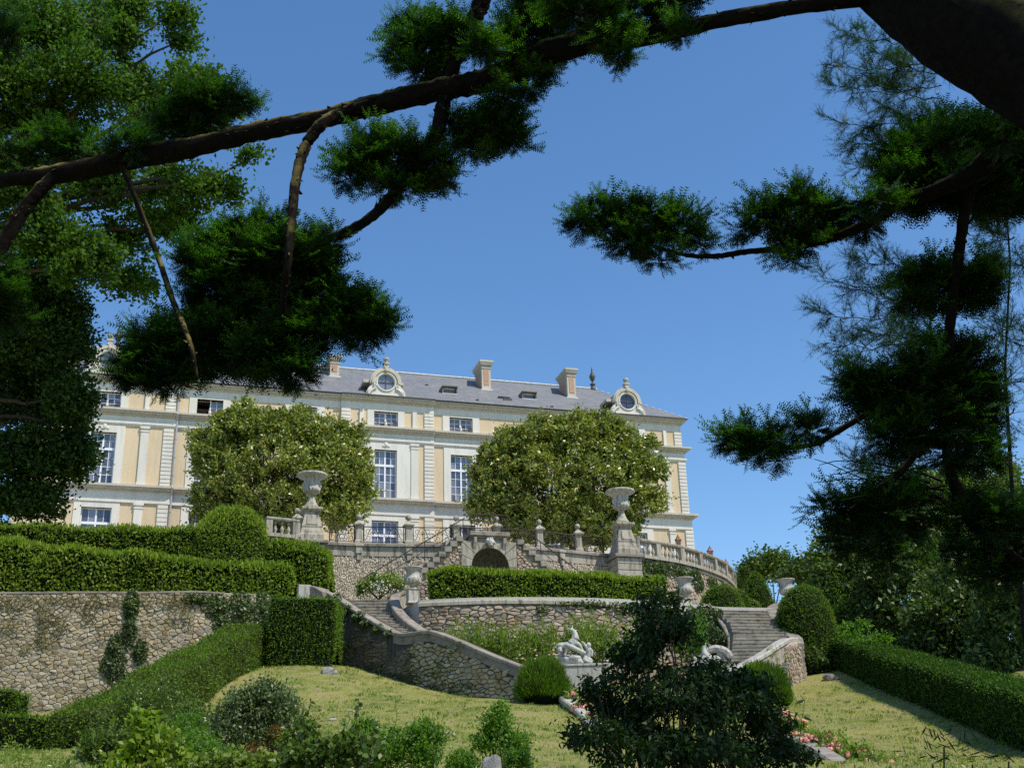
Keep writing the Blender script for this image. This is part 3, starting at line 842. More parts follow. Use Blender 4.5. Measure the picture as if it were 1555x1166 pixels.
# longer weeds and tufts growing through the lawn
nt_ = 2600; tx = rng.uniform(-15, 13, nt_); ty = 16 + 30 * rng.random(nt_) ** .9; kt = vnoise(np.stack([tx, ty, tx * 0], -1), .8, 9) > -.1; tx, ty = tx[kt], ty[kt]
tx = np.repeat(tx, 9) + rng.normal(0, .07, len(tx) * 9); ty = np.repeat(ty, 9) + rng.normal(0, .07, len(ty) * 9); nn_ = len(tx)
V, F = leaf_quads(np.stack([tx, ty, ground_z(tx, ty) + .04], 1), np.stack([rng.normal(0, .6, nn_), rng.normal(0, .6, nn_), np.ones(nn_)], 1), rdir(nn_), rng.uniform(.08, .17, nn_), .03, .04)
tag(link('weeds', mesh_np('weeds', V, F, 4), M['rose_leaf']), 'small weeds and grass tufts dotted over the lawn', 'weeds', kind='stuff')

# ------------------------------------------------------------------ garden walls: layout tables (px, py_top, py_bottom, distance)
W_LEFT = Wall([(-260, 905, 1100, 42), (-120, 902, 1095, 42.6), (0, 901, 1092, 43.2), (120, 900, 1090, 43.6), (220, 900, 1080, 44), (300, 899, 1035, 44.6), (345, 902, 1000, 45.3), (380, 903, 985, 46.2), (410, 905, 975, 47.2)])
W_STAIR = Wall([(498, 899, 1003, 47.6), (520, 912, 1006, 46.8), (545, 929, 1013, 46), (575, 947, 1028, 44.9), (604, 961, 1039, 43.7), (628, 960, 1046, 43), (655, 957, 1052, 42.3), (700, 974, 1058, 41.2), (750, 995, 1063, 40.2), (812, 1019, 1068, 39.1)])
W_BACK = Wall([(636, 921, 1000, 47.2), (680, 919, 1000, 47), (740, 917, 1000, 47), (800, 917, 1002, 47.2), (860, 918, 1004, 47.5), (920, 921, 1006, 48), (980, 927, 1010, 48.6), (1040, 935, 1014, 49.4)])
W_TOWER = Wall([(1090, 1024, 1085, 43.4), (1120, 1013, 1080, 44), (1150, 999, 1074, 44.8), (1180, 982, 1068, 45.7), (1203, 974, 1062, 46.5), (1214, 972, 1056, 47.4), (1217, 973, 1050, 48.4), (1214, 962, 1040, 49.6)])
ZT = 14.7       # level of the château terrace
def TZ(px, py, z=ZT): return PZ(px, py, z)

# upper grounds
def slab(name, pts, z, mat, label, cat, th=.5):
    m = MB(); m.prism([(p[0], p[1], z - th) for p in pts], (0, 0, th))
    o = m.build(name, mat); tag(o, label, cat, kind='structure'); return o
zL1 = 10.85
l_left = [tuple(W_LEFT.q[i][:2] + W_LEFT.n[i] * -0.1) for i in range(0, len(W_LEFT.q), 3)]
stair_top_l, stair_top_r = P(517, 908, 49.2), P(606, 912, 49.4)
back = [tuple(W_BACK.q[i][:2] + W_BACK.n[i] * -0.1) for i in range(0, len(W_BACK.q), 3)]
rst_l, rst_r = P(1092, 927, 50.8), P(1170, 926, 51.4)
poly = l_left + [(-8.6, 47.8), tuple(stair_top_l[:2]), tuple(stair_top_r[:2])] + back + [tuple(rst_l[:2]), tuple(rst_r[:2]), (13.5, 52), (13.5, 70), (-45, 70), (-45, 43)]
slab('middle_terrace', poly, zL1, M['gravel'], 'gravel terrace between the lower stairs and the upper wall', 'terrace', 5.0)

# ------------------------------------------------------------------ château
F0 = np.array([11.5966, 76.0, 21.4465]); UD = np.array([math.sin(YAW), math.cos(YAW), 0]); ND = np.array([math.cos(YAW), -math.sin(YAW), 0])
def FQ(s, z, d=0.0): q = F0 + UD * s + ND * d; q[2] = z; return q
def FB(m, s0, s1, z0, z1, d0, d1): m.pbox(FQ(s0, z0, d0), UD * (s1 - s0), UP * (z1 - z0), ND * (d1 - d0))
CH = thing('chateau', 'long pale yellow chateau with slate roof above the terrace', 'chateau', FQ(-20.5, 14.7, 0))
SEG = [(-41.5, -33.1, .12), (-33.1, -23.35, 0), (-23.35, -17.45, .12), (-17.45, -7.55, 0), (-7.55, -.27, .12)]
def doff(s):
    for a, b, d in SEG:
        if a <= s <= b: return d
    return 0
WIN = [-37.05, -31.2, -25.55, -20.52, -15.65, -9.85, -4.2]
ZG, ZP, ZA = (16.9, 20.12), (21.55, 24.62), (26.10, 27.12)
hw_g, hw_p, hw_a = .82, .70, .76
def holes_in(a, b, hw, zz): return [(w - hw, w + hw, *zz) for w in WIN if a < w < b]
def wall_holes(m, s0, s1, z0, z1, holes, d0, d1):
    x = s0
    for h0, h1, a, b in sorted(holes):
        if h0 > x: FB(m, x, h0, z0, z1, d0, d1)
        if a > z0: FB(m, h0, h1, z0, a, d0, d1)
        if b < z1: FB(m, h0, h1, b, z1, d0, d1)
        x = h1
    if s1 > x: FB(m, x, s1, z0, z1, d0, d1)
m = MB()
for a, b, d in SEG:
    e = -.15 if b > -1 else b
    wall_holes(m, a, e, 13.6, 21.13, holes_in(a, b, hw_g, ZG), -.5, d)
    e = -.30 if b > -1 else b
    wall_holes(m, a, e, 21.46, 25.7, holes_in(a, b, hw_p, ZP), -.5, d)
    e = -.42 if b > -1 else b
    wall_holes(m, a, e, 26.03, 27.7, holes_in(a, b, hw_a, ZA), -.5, d)
m.build('stucco_wall', M['stucco'], CH)
m = MB()   # side and back walls, floors block the light
FB(m, -.8, -.2, 13.6, 27.7, -10.5, -.501); FB(m, -41.5, -.8, 13.6, 27.7, -10.6, -10.1); FB(m, -41.5, -41.0, 13.6, 27.7, -10.1, -.501)
m.build('side_wall', M['stucco'], CH)
m = MB(); FB(m, -40.9, -.9, 13.7, 27.5, -2.6, -2.0); m.build('dark_interior', M['dark_room'], CH)
# bands and cornices
def band(name, z0, z1, dp, mat, endx, steps=None, length=None):
    for a, b, d in SEG:
        e = endx if b > -1 else b
        m = MB()
        if steps:
            for (za, zb, pp) in steps: FB(m, a, e + (pp if b > -1 else 0), za, zb, -.4, d + pp)
        else: FB(m, a, e, z0, z1, -.4, d + dp)
        m.build(name, mat, CH)
band('cornice', 0, 0, 0, M['cornice'], -.2, [(21.13, 21.24, .14), (21.242, 21.34, .30), (21.342, 21.47, .42)])
band('cornice', 0, 0, 0, M['cornice'], -.33, [(25.70, 25.82, .14), (25.822, 25.93, .30), (25.932, 26.05, .44)])
band('eaves_cornice', 0, 0, 0, M['cornice'], -.45, [(27.66, 27.78, .12), (27.782, 27.9, .26), (27.902, 28.0, .38)])
band('frieze', 20.62, 21.128, .05, M['trim'], -.15)
band('architrave', 20.47, 20.618, .10, M['trim'], -.15)
band('frieze', 25.36, 25.698, .045, M['trim'], -.30)
band('architrave', 0, 0, 0, M['trim'], -.30, [(25.10, 25.2, .07), (25.202, 25.358, .13)])
band('frieze', 27.2, 27.658, .045, M['trim'], -.42)
m = MB()
for a, b, d in SEG: FB(m, a, (b if b < -1 else 0.02), 28.005, 28.075, .1, d + .46)
m.build('gutter', M['gutter'], CH)
# quoin chains, each block a piece
def quoin(s0, s1, z0, z1, d, n):
    h = (z1 - z0) / n
    me = None
    for i in range(n):
        mm = MB(); mm.pbox((0, 0, 0), UD * (s1 - s0), UP * (h - .035), ND * .09)
        if me is None:
            o = mm.build('quoin_stone', M['trim'], CH, local=True, bevel=.012); me = o.data
        else:
            o = link('quoin_stone', me, None, CH, True); b = o.modifiers.new('bevel', 'BEVEL'); b.width = .012; b.segments = 1
        o.location = tuple(FQ(s0, z0 + i * h, d - .005) - wloc(CH))
for a, b, mt in ((-33.76, -33.18, 0), (-23.33, -22.76, .12), (-18.08, -17.47, .12), (-7.53, -6.95, .12)):
    d = .12
    quoin(a, b, 21.5, 25.08, d, 15); quoin(a, b, 26.06, 27.19, d, 5); quoin(a, b, 17.4, 20.45, d, 12)
quoin(-.80, -.27, 21.5, 25.08, .12, 15); quoin(-.93, -.40, 26.06, 27.19, .12, 5); quoin(-.69, -.12, 17.4, 20.45, .12, 12)
for a, b, zz, nn in ((-.50, -.27, (21.5, 25.08), 15),): pass
# pilasters
def pilaster(c, w, z0, z1, d, cap=True):
    m = MB(); FB(m, c - w / 2, c + w / 2, z0, z1, d - .01, d + .10)
    if cap:
        FB(m, c - w / 2 - .05, c + w / 2 + .05, z1 - .14, z1 + .0, d - .01, d + .15); FB(m, c - w / 2 - .03, c + w / 2 + .03, z1 - .34, z1 - .29, d - .01, d + .13)
        FB(m, c - w / 2 - .04, c + w / 2 + .04, z0, z0 + .22, d - .01, d + .14)
    m.build('pilaster', M['trim'], CH)
for c in (-34.8, -22.05, -18.7, -6.2, -1.62):
    dd = .12
    w = .34 if c > -2 else .45
    pilaster(c, w, 21.47, 25.095, dd); pilaster(c, w * 1.05, 14.8, 20.465, dd); pilaster(c, w * .6, 26.05, 27.195, dd, False)
# windows
def surround(w, hw, z0, z1, wid, d, top, sill=True, out=.05, cap=None):
    m = MB()
    FB(m, w - hw - wid, w - hw, z0 - (.02), top, d - .3, d + out); FB(m, w + hw, w + hw + wid, z0 - .02, top, d - .3, d + out)
    FB(m, w - hw, w + hw, z1, top, d - .3, d + out)
    if cap: FB(m, w - hw - wid - .05, w + hw + wid + .05, top, top + .12, d - .01, d + .16)
    m.build('window_surround', M['trim'], CH)
def casement(name, w, hw, z0, z1, d, rows, transom=None, cols=2, label=None):
    """frame > glazing bars and glass panes"""
    fr = MB(); dd = d - .26; t = .06
    FB(fr, w - hw, w - hw + t, z0, z1, dd, dd + .08); FB(fr, w + hw - t, w + hw, z0, z1, dd, dd + .08)
    FB(fr, w - hw + t, w + hw - t, z0, z0 + t, dd, dd + .08); FB(fr, w - hw + t, w + hw - t, z1 - t, z1, dd, dd + .08)
    mz = transom if transom else None
    segs = [(z0 + t, z1 - t)] if not mz else [(z0 + t, mz - .07), (mz + .07, z1 - t)]
    if mz: FB(fr, w - hw + t, w + hw - t, mz - .07, mz + .07, dd, dd + .10)
    for a, b in segs: FB(fr, w - .05, w + .05, a, b, dd, dd + .09)
    f = fr.build(name, M['white_paint'], CH)
    if label: f['label'] = label
    for si, (a, b) in enumerate(segs):
        nr = rows[si]
        bars = MB()
        for sx in (-1, 1):
            x0, x1 = (w - hw + t, w - .05) if sx < 0 else (w + .05, w + hw - t)
            for c in range(1, cols): xx = x0 + (x1 - x0) * c / cols; FB(bars, xx - .015, xx + .015, a, b, dd + .02, dd + .055)
            for c in range(1, nr): zz = a + (b - a) * c / nr; FB(bars, x0, x1, zz - .015, zz + .015, dd + .021, dd + .054)
            for ci in range(cols):
                for ri in range(nr):
                    g = MB(); xa = x0 + (x1 - x0) * ci / cols; xb = x0 + (x1 - x0) * (ci + 1) / cols; za = a + (b - a) * ri / nr; zb = a + (b - a) * (ri + 1) / nr
                    q = [FQ(xa, za, dd + .03), FQ(xb, za, dd + .03), FQ(xb, zb, dd + .03), FQ(xa, zb, dd + .03)]
                    tl = rnd.uniform(-.006, .006); q[2] = q[2] + ND * tl; q[3] = q[3] + ND * tl
                    g.add(q, [(0, 1, 2, 3)]); g.build('pane', M['glass'], f)
        bars.build('glazing_bar', M['white_paint'], f)
    return f
for i, w in enumerate(WIN):
    d = doff(w)
    big = i in (3,)
    surround(w, hw_p, *ZP, 1.05 if big else .45, d, 25.08)
    surround(w, hw_g, *ZG, .42, d, 20.45, cap=None)
    surround(w, hw_a, *ZA, .42 if d else .45, d, 27.19)
    casement('window', w, hw_p, *ZP, d, (4, 2), 23.66)
    casement('window', w, hw_g, *ZG, d, (3, 1), 19.25)
    if i == 1:      # the attic window that stands open
        fr = MB(); FB(fr, w - hw_a, w + hw_a, ZA[0], ZA[0] + .05, d - .26, d - .18)
        f = fr.build('window', M['white_paint'], CH); f['label'] = 'attic window with its left casement open'
        g = MB(); FB(g, w + .02, w + hw_a, ZA[0] + .05, ZA[1], d - .24, d - .22); g.build('pane', M['glass'], f)
        b = MB(); FB(b, w, w + .06, ZA[0] + .05, ZA[1], d - .25, d - .17); FB(b, w + .06, w + hw_a, ZA[0] + .55, ZA[0] + .58, d - .219, d - .20); FB(b, w + .38, w + .41, ZA[0] + .05, ZA[1], d - .219, d - .2); b.build('glazing_bar', M['white_paint'], f)
    else: casement('window', w, hw_a, *ZA, d, (3,), None, label='small attic window with iron guard rail')
    r = MB()        # attic guard rail with scrolls
    r.tube([FQ(w - hw_a, 26.50, d - .1), FQ(w + hw_a, 26.50, d - .1)], .018, 4)
    for k in range(13):
        x = w - hw_a + 2 * hw_a * (k + .5) / 13
        r.tube([FQ(x, 26.06, d - .1), FQ(x + .03, 26.28, d - .1), FQ(x, 26.5, d - .1)], .012, 3)
    for sg in (-1, 1):
        r.tube([FQ(w + sg * (.12 + .35 * t + .1 * math.sin(9 * t)), 26.1 + .36 * t, d - .08) for t in np.linspace(0, 1, 9)], .02, 4)
    r.build('window_guard', M['iron'], CH)
    q = MB(); q.sphere(FQ(w, 26.33, d - .05), .09, 8, 6, (1, 1, 1.5)); q.sphere(FQ(w, 26.5, d - .05), .06, 8, 6); q.build('guard_ornament', M['trim'], CH)
    # keystone cartouche over the tall windows of the projecting bays
    if d:
        q = MB(); q.sphere(FQ(w, 24.95, d + .06), .14, 8, 6, (1, .6, 1.2)); q.sphere(FQ(w - .16, 24.86, d + .05), .08, 8, 6, (1.6, .6, 1)); q.sphere(FQ(w + .16, 24.86, d + .05), .08, 8, 6, (1.6, .6, 1)); q.build('keystone', M['trim'], CH)
# downpipe
m = MB(); pp = [FQ(-33.04, 27.7, .2), FQ(-33.04, 26.1, .2), FQ(-33.04, 25.9, .52), FQ(-33.04, 25.6, .2), FQ(-33.04, 21.6, .2), FQ(-33.04, 21.4, .5), FQ(-33.04, 21.0, .2), FQ(-33.04, 14.8, .2)]
m.tube(pp, .055, 8)
for z in (22.2, 23.3, 24.4, 20.0, 18.8, 26.8): m.tube([FQ(-33.04, z, .2), FQ(-33.04, z + .06, .2)], .075, 8)
m.build('downpipe', M['zinc'], CH)
# roof
E0, DR, ZR, ZE = .50, -5.55, 32.12, 28.05
def roof_face(pts, uv):
    V = [tuple(p) for p in pts]; me = bpy.data.meshes.new('roof_slope'); me.from_pydata(V, [], [tuple(range(len(V)))])
    l = me.uv_layers.new(name='UVMap')
    for i, q in enumerate(uv): l.data[i].uv = q
    return me
sl = math.hypot(E0 - DR, ZR - ZE)
R = link('roof', roof_face([FQ(-41.6, ZE, E0), FQ(.05, ZE, E0), FQ(-4.15, ZR, DR), FQ(-41.6, ZR, DR)], [(-41.6, 0), (0, 0), (-4.15, sl), (-41.6, sl)]), M['slate'], CH)
link('roof', roof_face([FQ(.05, ZE, E0), FQ(.05, ZE, -11.5), FQ(-4.15, ZR, DR)], [(0, 0), (12, 0), (6, sl)]), M['slate'], CH)
link('roof', roof_face([FQ(-41.6, ZE, -11.6), FQ(.05, ZE, -11.6), FQ(-4.15, ZR, DR), FQ(-41.6, ZR, DR)][::-1], [(-41.6, sl), (-4, sl), (0, 0), (-41.6, 0)]), M['slate'], CH)
m = MB()
for i in range(75):
    a = -41.5 + i * .5; m.tube([FQ(a, ZR + .03 + rnd.uniform(-.01, .01), DR + .03), FQ(a + .48, ZR + .03, DR + .03)], .075, 6)
for t in np.linspace(0, .97, 15):
    pa = FQ(-4.15, ZR, DR) * (1 - t) + FQ(.05, ZE, E0) * t; pb = FQ(-4.15, ZR, DR) * (1 - t - .03) + FQ(.05, ZE, E0) * (t + .03); m.tube([pa + UP * .02, pb + UP * .02], .04, 5)
m.build('ridge_tiles', M['lead'], CH)
def roof_d(z): return E0 - (z - ZE) / (ZR - ZE) * (E0 - DR)
def RPt(px, py):
    """sight line against the front roof slope -> (s, z)"""
    o, n_ = FQ(0, ZE, E0), unit(np.cross(UD, FQ(0, ZR, DR) - FQ(0, ZE, E0)))
    r = ray(px, py); t = ((o - EYE) @ n_) / (r @ n_); q = EYE + r * t
    return (q - F0) @ UD, q[2]
def chimney(px, pyb, pyt, w):
    s, zb = RPt(px, pyb); d = roof_d(zb)
    q = FQ(s, zb, d); k = P(px, pyt, q[1]); zt = k[2]
    c = MB(); FB(c, s - w / 2, s + w / 2, zb - .9, zt - .42, d - 1.7, d - .02); o = c.build('chimney', M['cornice'], CH)
    b = MB(); FB(b, s - w * .28, s + w * .28, zb + .35, zt - .62, d - .03, d + .005)
    FB(b, s - w / 2 - .02, s - w / 2 + .01, zb + .3, zt - .62, d - 1.5, d - .3)
    b.build('brick_panel', M['brick'], o)
    c = MB(); FB(c, s - w / 2 - .04, s + w / 2 + .04, zt - .55, zt - .47, d - 1.74, d + .03); FB(c, s - w / 2 - .05, s + w / 2 + .05, zt - .40, zt - .28, d - 1.8, d + .06); FB(c, s - w / 2 - .12, s + w / 2 + .12, zt - .279, zt - .14, d - 1.87, d + .13); FB(c, s - w / 2 - .17, s + w / 2 + .17, zt - .139, zt, d - 1.92, d + .18)
    c.build('chimney_cap', M['cornice'], o)
    l = MB(); FB(l, s - w / 2 - .1, s + w / 2 + .1, zb - .06, zb + .03, d - .05, d + .10); l.build('lead_flashing', M['lead'], o)
chimney(508, 572, 540, .60); chimney(739, 592, 548, .62); chimney(869, 604, 560, .62)
def skylight(px, py, w, h, glass=True):
    s, z = RPt(px, py); d = roof_d(z)
    c = MB(); FB(c, s - w / 2 - .1, s + w / 2 + .1, z + h, z + h + .07, d - h * 1.6, d + .12); FB(c, s - w / 2 - .09, s - w / 2, z, z + h, d - h * 1.5, d + .02); FB(c, s + w / 2, s + w / 2 + .09, z, z + h, d - h * 1.5, d + .02)
    o = c.build('roof_dormer', M['slate'], CH)
    l = MB(); FB(l, s - w / 2 - .1, s + w / 2 + .1, z - .05, z, d - .1, d + .1); l.build('sill', M['lead'], o)
    g = MB(); FB(g, s - w / 2, s + w / 2, z, z + h, d - .25, d - .22); g.build('pane', M['glass'], o)
    g = MB(); FB(g, s - w / 2, s + w / 2, z + h * .8, z + h, d - .219, d - .19); FB(g, s - w / 2, s - w / 2 + .06, z, z + h * .8, d - .219, d - .19); g.build('glazing_bar', M['trim'], o)
skylight(683, 598, .85, .46); skylight(804, 606, .85, .46)
s, z = RPt(771, 608); c = MB(); FB(c, s - .28, s + .28, z - .05, z + .15, roof_d(z) - .1, roof_d(z) + .05); c.build('roof_hatch', M['gutter'], CH)
c = MB(); c.pbox(FQ(s - .55, z + .33, roof_d(z + .33) + .02), UD * .8, UP * .03, ND * .2); c.build('open_hatch_lid', M['gutter'], CH)
for px, py in ((560, 600), (648, 585), (725, 608), (600, 575), (838, 618), (880, 625), (452, 585), (480, 600)):
    s, z = RPt(px, py); c = MB(); FB(c, s - .10, s + .10, z, z + .06, roof_d(z) - .08, roof_d(z) + .08); c.build('roof_vent', M['gutter'], CH)
# round dormer windows
def oculus(s, d):
    zc = 29.02; gr = .53
    o = MB(); n = 48; inner = []; outl = []
    def outer(a):
        x, y = math.cos(a), math.sin(a)
        if y >= -.12: return .86
        # lower part widens to the volutes and a straight base at z = 27.98
        t = min(1, (-y - .12) / .5)
        r_side = .86 + .42 * t ** 1.2
        r_base = (zc - 28.0) / max(-y, 1e-3)
        rr = min(r_side + .6 * t * t, r_base)
        if abs(x) * rr > 1.24: rr = 1.24 / abs(x)
        return rr
    for i in range(n):
        a = 2 * math.pi * i / n; r = outer(a)
        inner.append(FQ(s + gr * math.cos(a), zc + gr * math.sin(a), d)); outl.append(FQ(s + r * math.cos(a), zc + r * math.sin(a), d))
    depth = ND * -.35
    vs = inner + outl + [p + depth for p in inner] + [p + depth for p in outl]; fs = []
    for i in range(n):
        k = (i + 1) % n
        fs += [(i, k, n + k, n + i), (n + i, n + k, 3 * n + k, 3 * n + i), (k, i, 2 * n + i, 2 * n + k), (2 * n + k, 2 * n + i, 3 * n + i, 3 * n + k)]
    o.add(vs, fs); D = o.build('round_dormer', M['trim'], CH)
    # ring, hood, volutes, base
    def ringtube(r, z0, a0, a1, rad, dd, sq=1.0, k=28):
        h = MB(); h.tube([FQ(s + r * math.cos(a), z0 + r * math.sin(a), dd) for a in np.linspace(a0, a1, k)], rad, 6); return h
    ringtube(.60, zc, 0, 2 * math.pi, .055, d + .02, k=40).build('ring_moulding', M['trim'], D)
    h = MB()
    for rr, dd, w in ((.90, d + .10, .16), (1.0, d + .02, .12)):
        for i in range(26):
            a = -.12 + (math.pi + .24) * i / 26; b = -.12 + (math.pi + .24) * (i + 1) / 26
            pa, pb = (s + rr * math.cos(a), zc + rr * math.sin(a)), (s + rr * math.cos(b), zc + rr * math.sin(b))
            qa, qb = (s + (rr - w) * math.cos(a), zc + (rr - w) * math.sin(a)), (s + (rr - w) * math.cos(b), zc + (rr - w) * math.sin(b))
            pts = [FQ(*qa, dd), FQ(*pa, dd), FQ(*pb, dd), FQ(*qb, dd)]
            h.prism(pts, ND * -(.3 + (dd - d)))
    h.build('arched_hood', M['cornice'], D)
    v = MB()
    for sg in (-1, 1):
        v.tube([FQ(s + sg * (.98 + .16 * (1 - t) * math.cos(5.5 * t)), 28.28 + .18 * (1 - t) * math.sin(5.5 * t) + .1 * t, d + .05) for t in np.linspace(0, 1, 14)], [.07 * (1 - .6 * t) for t in np.linspace(0, 1, 14)], 6)
        v.tube([FQ(s + sg * (.62 + .5 * t), zc - .45 - .42 * t + .1 * math.sin(3 * t), d + .05) for t in np.linspace(0, 1, 8)], .065, 6)
        v.tube([FQ(s + sg * (.72 + .07 * math.cos(a)), zc - .28 + .09 * math.sin(a), d + .06) for a in np.linspace(0, 6, 10)], .045, 6)
    v.build('scroll', M['trim'], D)
    b = MB(); FB(b, s - 1.3, s + 1.3, 27.99, 28.10, d - .3, d + .14); b.build('dormer_base', M['trim'], D)
    k = MB(); k.sphere(FQ(s, zc + .78, d + .12), .13, 8, 6, (1, .7, 1.3)); FB(k, s - .14, s + .14, zc + .95, zc + 1.22, d - .2, d + .12); FB(k, s - .19, s + .19, zc + 1.2, zc + 1.28, d - .25, d + .16); k.build('keystone', M['cornice'], D)
    f = MB(); c = FQ(s, zc + 1.28, d - .04); f.lathe([(.10, 0), (.13, .05), (.07, .09), (.17, .2), (.2, .28), (.16, .38), (.05, .44)], 12, c); f.build('finial', M['urn_stone'], D, smooth=True)
    g = MB(); g.add([FQ(s, zc, d - .12)] + [FQ(s + gr * math.cos(a), zc + gr * math.sin(a), d - .12) for a in np.linspace(0, 2 * math.pi, 25)[:-1]], [(0, i + 1, (i + 1) % 24 + 1) for i in range(24)]); g.build('pane', M['glass'], D)
    g = MB(); FB(g, s - .02, s + .02, zc - gr, zc + gr, d - .11, d - .07); FB(g, s - gr, s + gr, zc - .02, zc + .02, d - .109, d - .071); g.build('glazing_bar', M['gutter'], D)
    # cheeks and little barrel roof running back into the slope
    r = MB(); N_ = 14
    A = [FQ(s + .95 * math.cos(a), zc + .95 * math.sin(a), d - .34) for a in np.linspace(0, math.pi, N_)]
    A = [FQ(s + .95, 28.0, d - .34)] + A + [FQ(s - .95, 28.0, d - .34)]
    B = [p - ND * 2.6 for p in A]
    r.add(A + B, [(i, i + 1, i + 1 + len(A), i + len(A)) for i in range(len(A) - 1)]); r.build('dormer_roof', M['slate'], D)
    sh = MB(); FB(sh, s - 1.38, s - .9, 29.05, 29.25, d - 1.5, d - .32); FB(sh, s + .9, s + 1.2, 29.05, 29.2, d - 1.5, d - .35); sh.build('shoulder_moulding', M['cornice'], D)
oculus(-20.58, .36); oculus(-4.22, .36); oculus(-37.2, .36)
# roof end finials
for s, z in ((-4.3, 32.1), (-37.05, 32.1)):
    f = MB(); c = FQ(s, z, DR)
    f.lathe([(.22, -.2), (.22, .1), (.13, .16), (.13, .3), (.2, .36), (.2, .42), (.07, .48), (.06, .6), (.15, .72), (.22, .95), (.20, 1.1), (.10, 1.22), (.13, 1.27), (.05, 1.33), (.07, 1.45), (.02, 1.75)], 12, c)
    f.build('roof_finial', M['gutter'], CH, smooth=True)

# terrace of the château and its retaining wall
tp = [TZ(*q) for q in ((300, 800), (405, 813), (455, 818))]
wall_l = [TZ(492, 824), TZ(545, 826.5), TZ(621, 827.5), TZ(694, 828), TZ(756, 829), TZ(821, 833), TZ(880, 839), TZ(925, 843)]
zr_b = 15.55
bast = [PZ(*q, zr_b) for q in ((967, 817.7), (1000, 823), (1024, 827.2), (1041, 831.4), (1060, 837), (1083, 845.6), (1098.6, 853.8), (1109, 864))]
class Frame:
    """upright plane through o, parallel to the château"""
    def __init__(s, o, ud=None):
        s.o = np.asarray(o, float); s.u = UD if ud is None else unit(ud); s.n = np.array([s.u[1], -s.u[0], 0])
    def Q(s, a, z, d=0.0): q = s.o + s.u * a + s.n * d; q[2] = z; return q
    def S(s, px, py, d=0.0):
        r = ray(px, py); t = ((s.o + s.n * d - EYE) @ s.n) / (r @ s.n); q = EYE + r * t
        return (q - s.o) @ s.u, q[2]
    def B(s, m, a0, a1, z0, z1, d0, d1): m.pbox(s.Q(a0, z0, d0), s.u * (a1 - a0), UP * (z1 - z0), s.n * (d1 - d0))

# retaining wall of the château terrace
WT = thing('terrace_wall', 'high rocaille-faced retaining wall carrying the chateau terrace', 'retaining wall', (-2.8, 54, zL1))
tw = Wall.pts([np.array([q[0], q[1], ZT, zL1]) for q in smooth_path([TZ(475, 823), *wall_l, TZ(950, 845)], 4)])
tw.body(WT, M['mortar_pale'], thick=.8, under=.2, top=-.02)
tw.coping(WT, M['coping'], w=.55, h=.15, over=.16, length=1.1, lift=-.1)
m = MB()
us = np.linspace(0, tw.len, 40)
m.sweep([tw.pt(u, ZT - .55) for u in us], [(0.0, 0), (.05, 0), (.05, .44), (0, .44)]); m.build('render_band', M['garden_stone'], WT)
stones(tw, WT, M['pebble'], size=(.07, .11), row=(.10, .16), nmax=0, z_top_gap=.56, proud=(.02, .06), flat_joint=.009, wav=.03, seed=4)
pier_px = [545, 621, 694, 756, 821, 880]
for k, px in enumerate(pier_px):      # bracket under each post
    q = TZ(px, 827); i = np.argmin(np.hypot(tw.q[:, 0] - q[0], tw.q[:, 1] - q[1])); u = tw.u[i]
    m = MB(); c = tw.pt(u, 0, .02); nx, ny = tw.nrm(u); n3 = np.array([float(nx), float(ny), 0]); t3 = np.cross(UP, n3)
    for w, d, z0, z1 in ((.2, .17, ZT - .12, ZT + .0), (.15, .13, ZT - .45, ZT - .12), (.10, .09, ZT - .75, ZT - .45)):
        m.pbox(np.array([c[0], c[1], z0]) - t3 * w, t3 * 2 * w, UP * (z1 - z0), n3 * d)
    m.build('bracket', M['garden_stone'], WT, bevel=.02)
# posts with ball finials
ALIGN = math.pi / 4 + math.atan2(UD[1], UD[0])
def sq(m, prof, c, rot=ALIGN): m.lathe([(r * math.sqrt(2), z) for r, z in prof], 4, c, rot)
post0 = None
names = ['first ball-topped stone post right of the left terrace urn', 'second ball-topped stone post right of the left terrace urn', 'ball-topped stone post just left of the grotto railing', 'ball-topped stone post behind the railing over the grotto', 'first ball-topped stone post right of the grotto', 'second ball-topped stone post right of the grotto, nearest the right terrace urn']
PP = []
for k, px in enumerate(pier_px):
    q = TZ(px, np.interp(px, [545, 621, 694, 756, 821, 880], [826.5, 827.5, 828, 829, 833, 839])) + ND * -.12; PP.append(q)
    if post0 is None:
        post0 = thing('stone_post', names[0], 'post', (0, 0, 0), 'ball-topped posts of the terrace railing')
        m = MB(); sq(m, [(.20, .04), (.20, .16), (.15, .20), (.14, .80), (.15, .84), (.23, .88), (.25, .95), (.19, 1.0), (.08, 1.12), (.05, 1.16)], (0, 0, 0)); m.build('shaft', M['garden_stone'], post0, bevel=.01)
        m = MB(); m.lathe([(.07, 1.14), (.05, 1.19)], 10); m.sphere((0, 0, 1.31), .135, 12, 9); m.build('ball', M['garden_stone'], post0, smooth=True)
        o = post0
    else: o = copy_tree(post0); o['label'] = names[k]
    o.location = tuple(q + UP * .02)
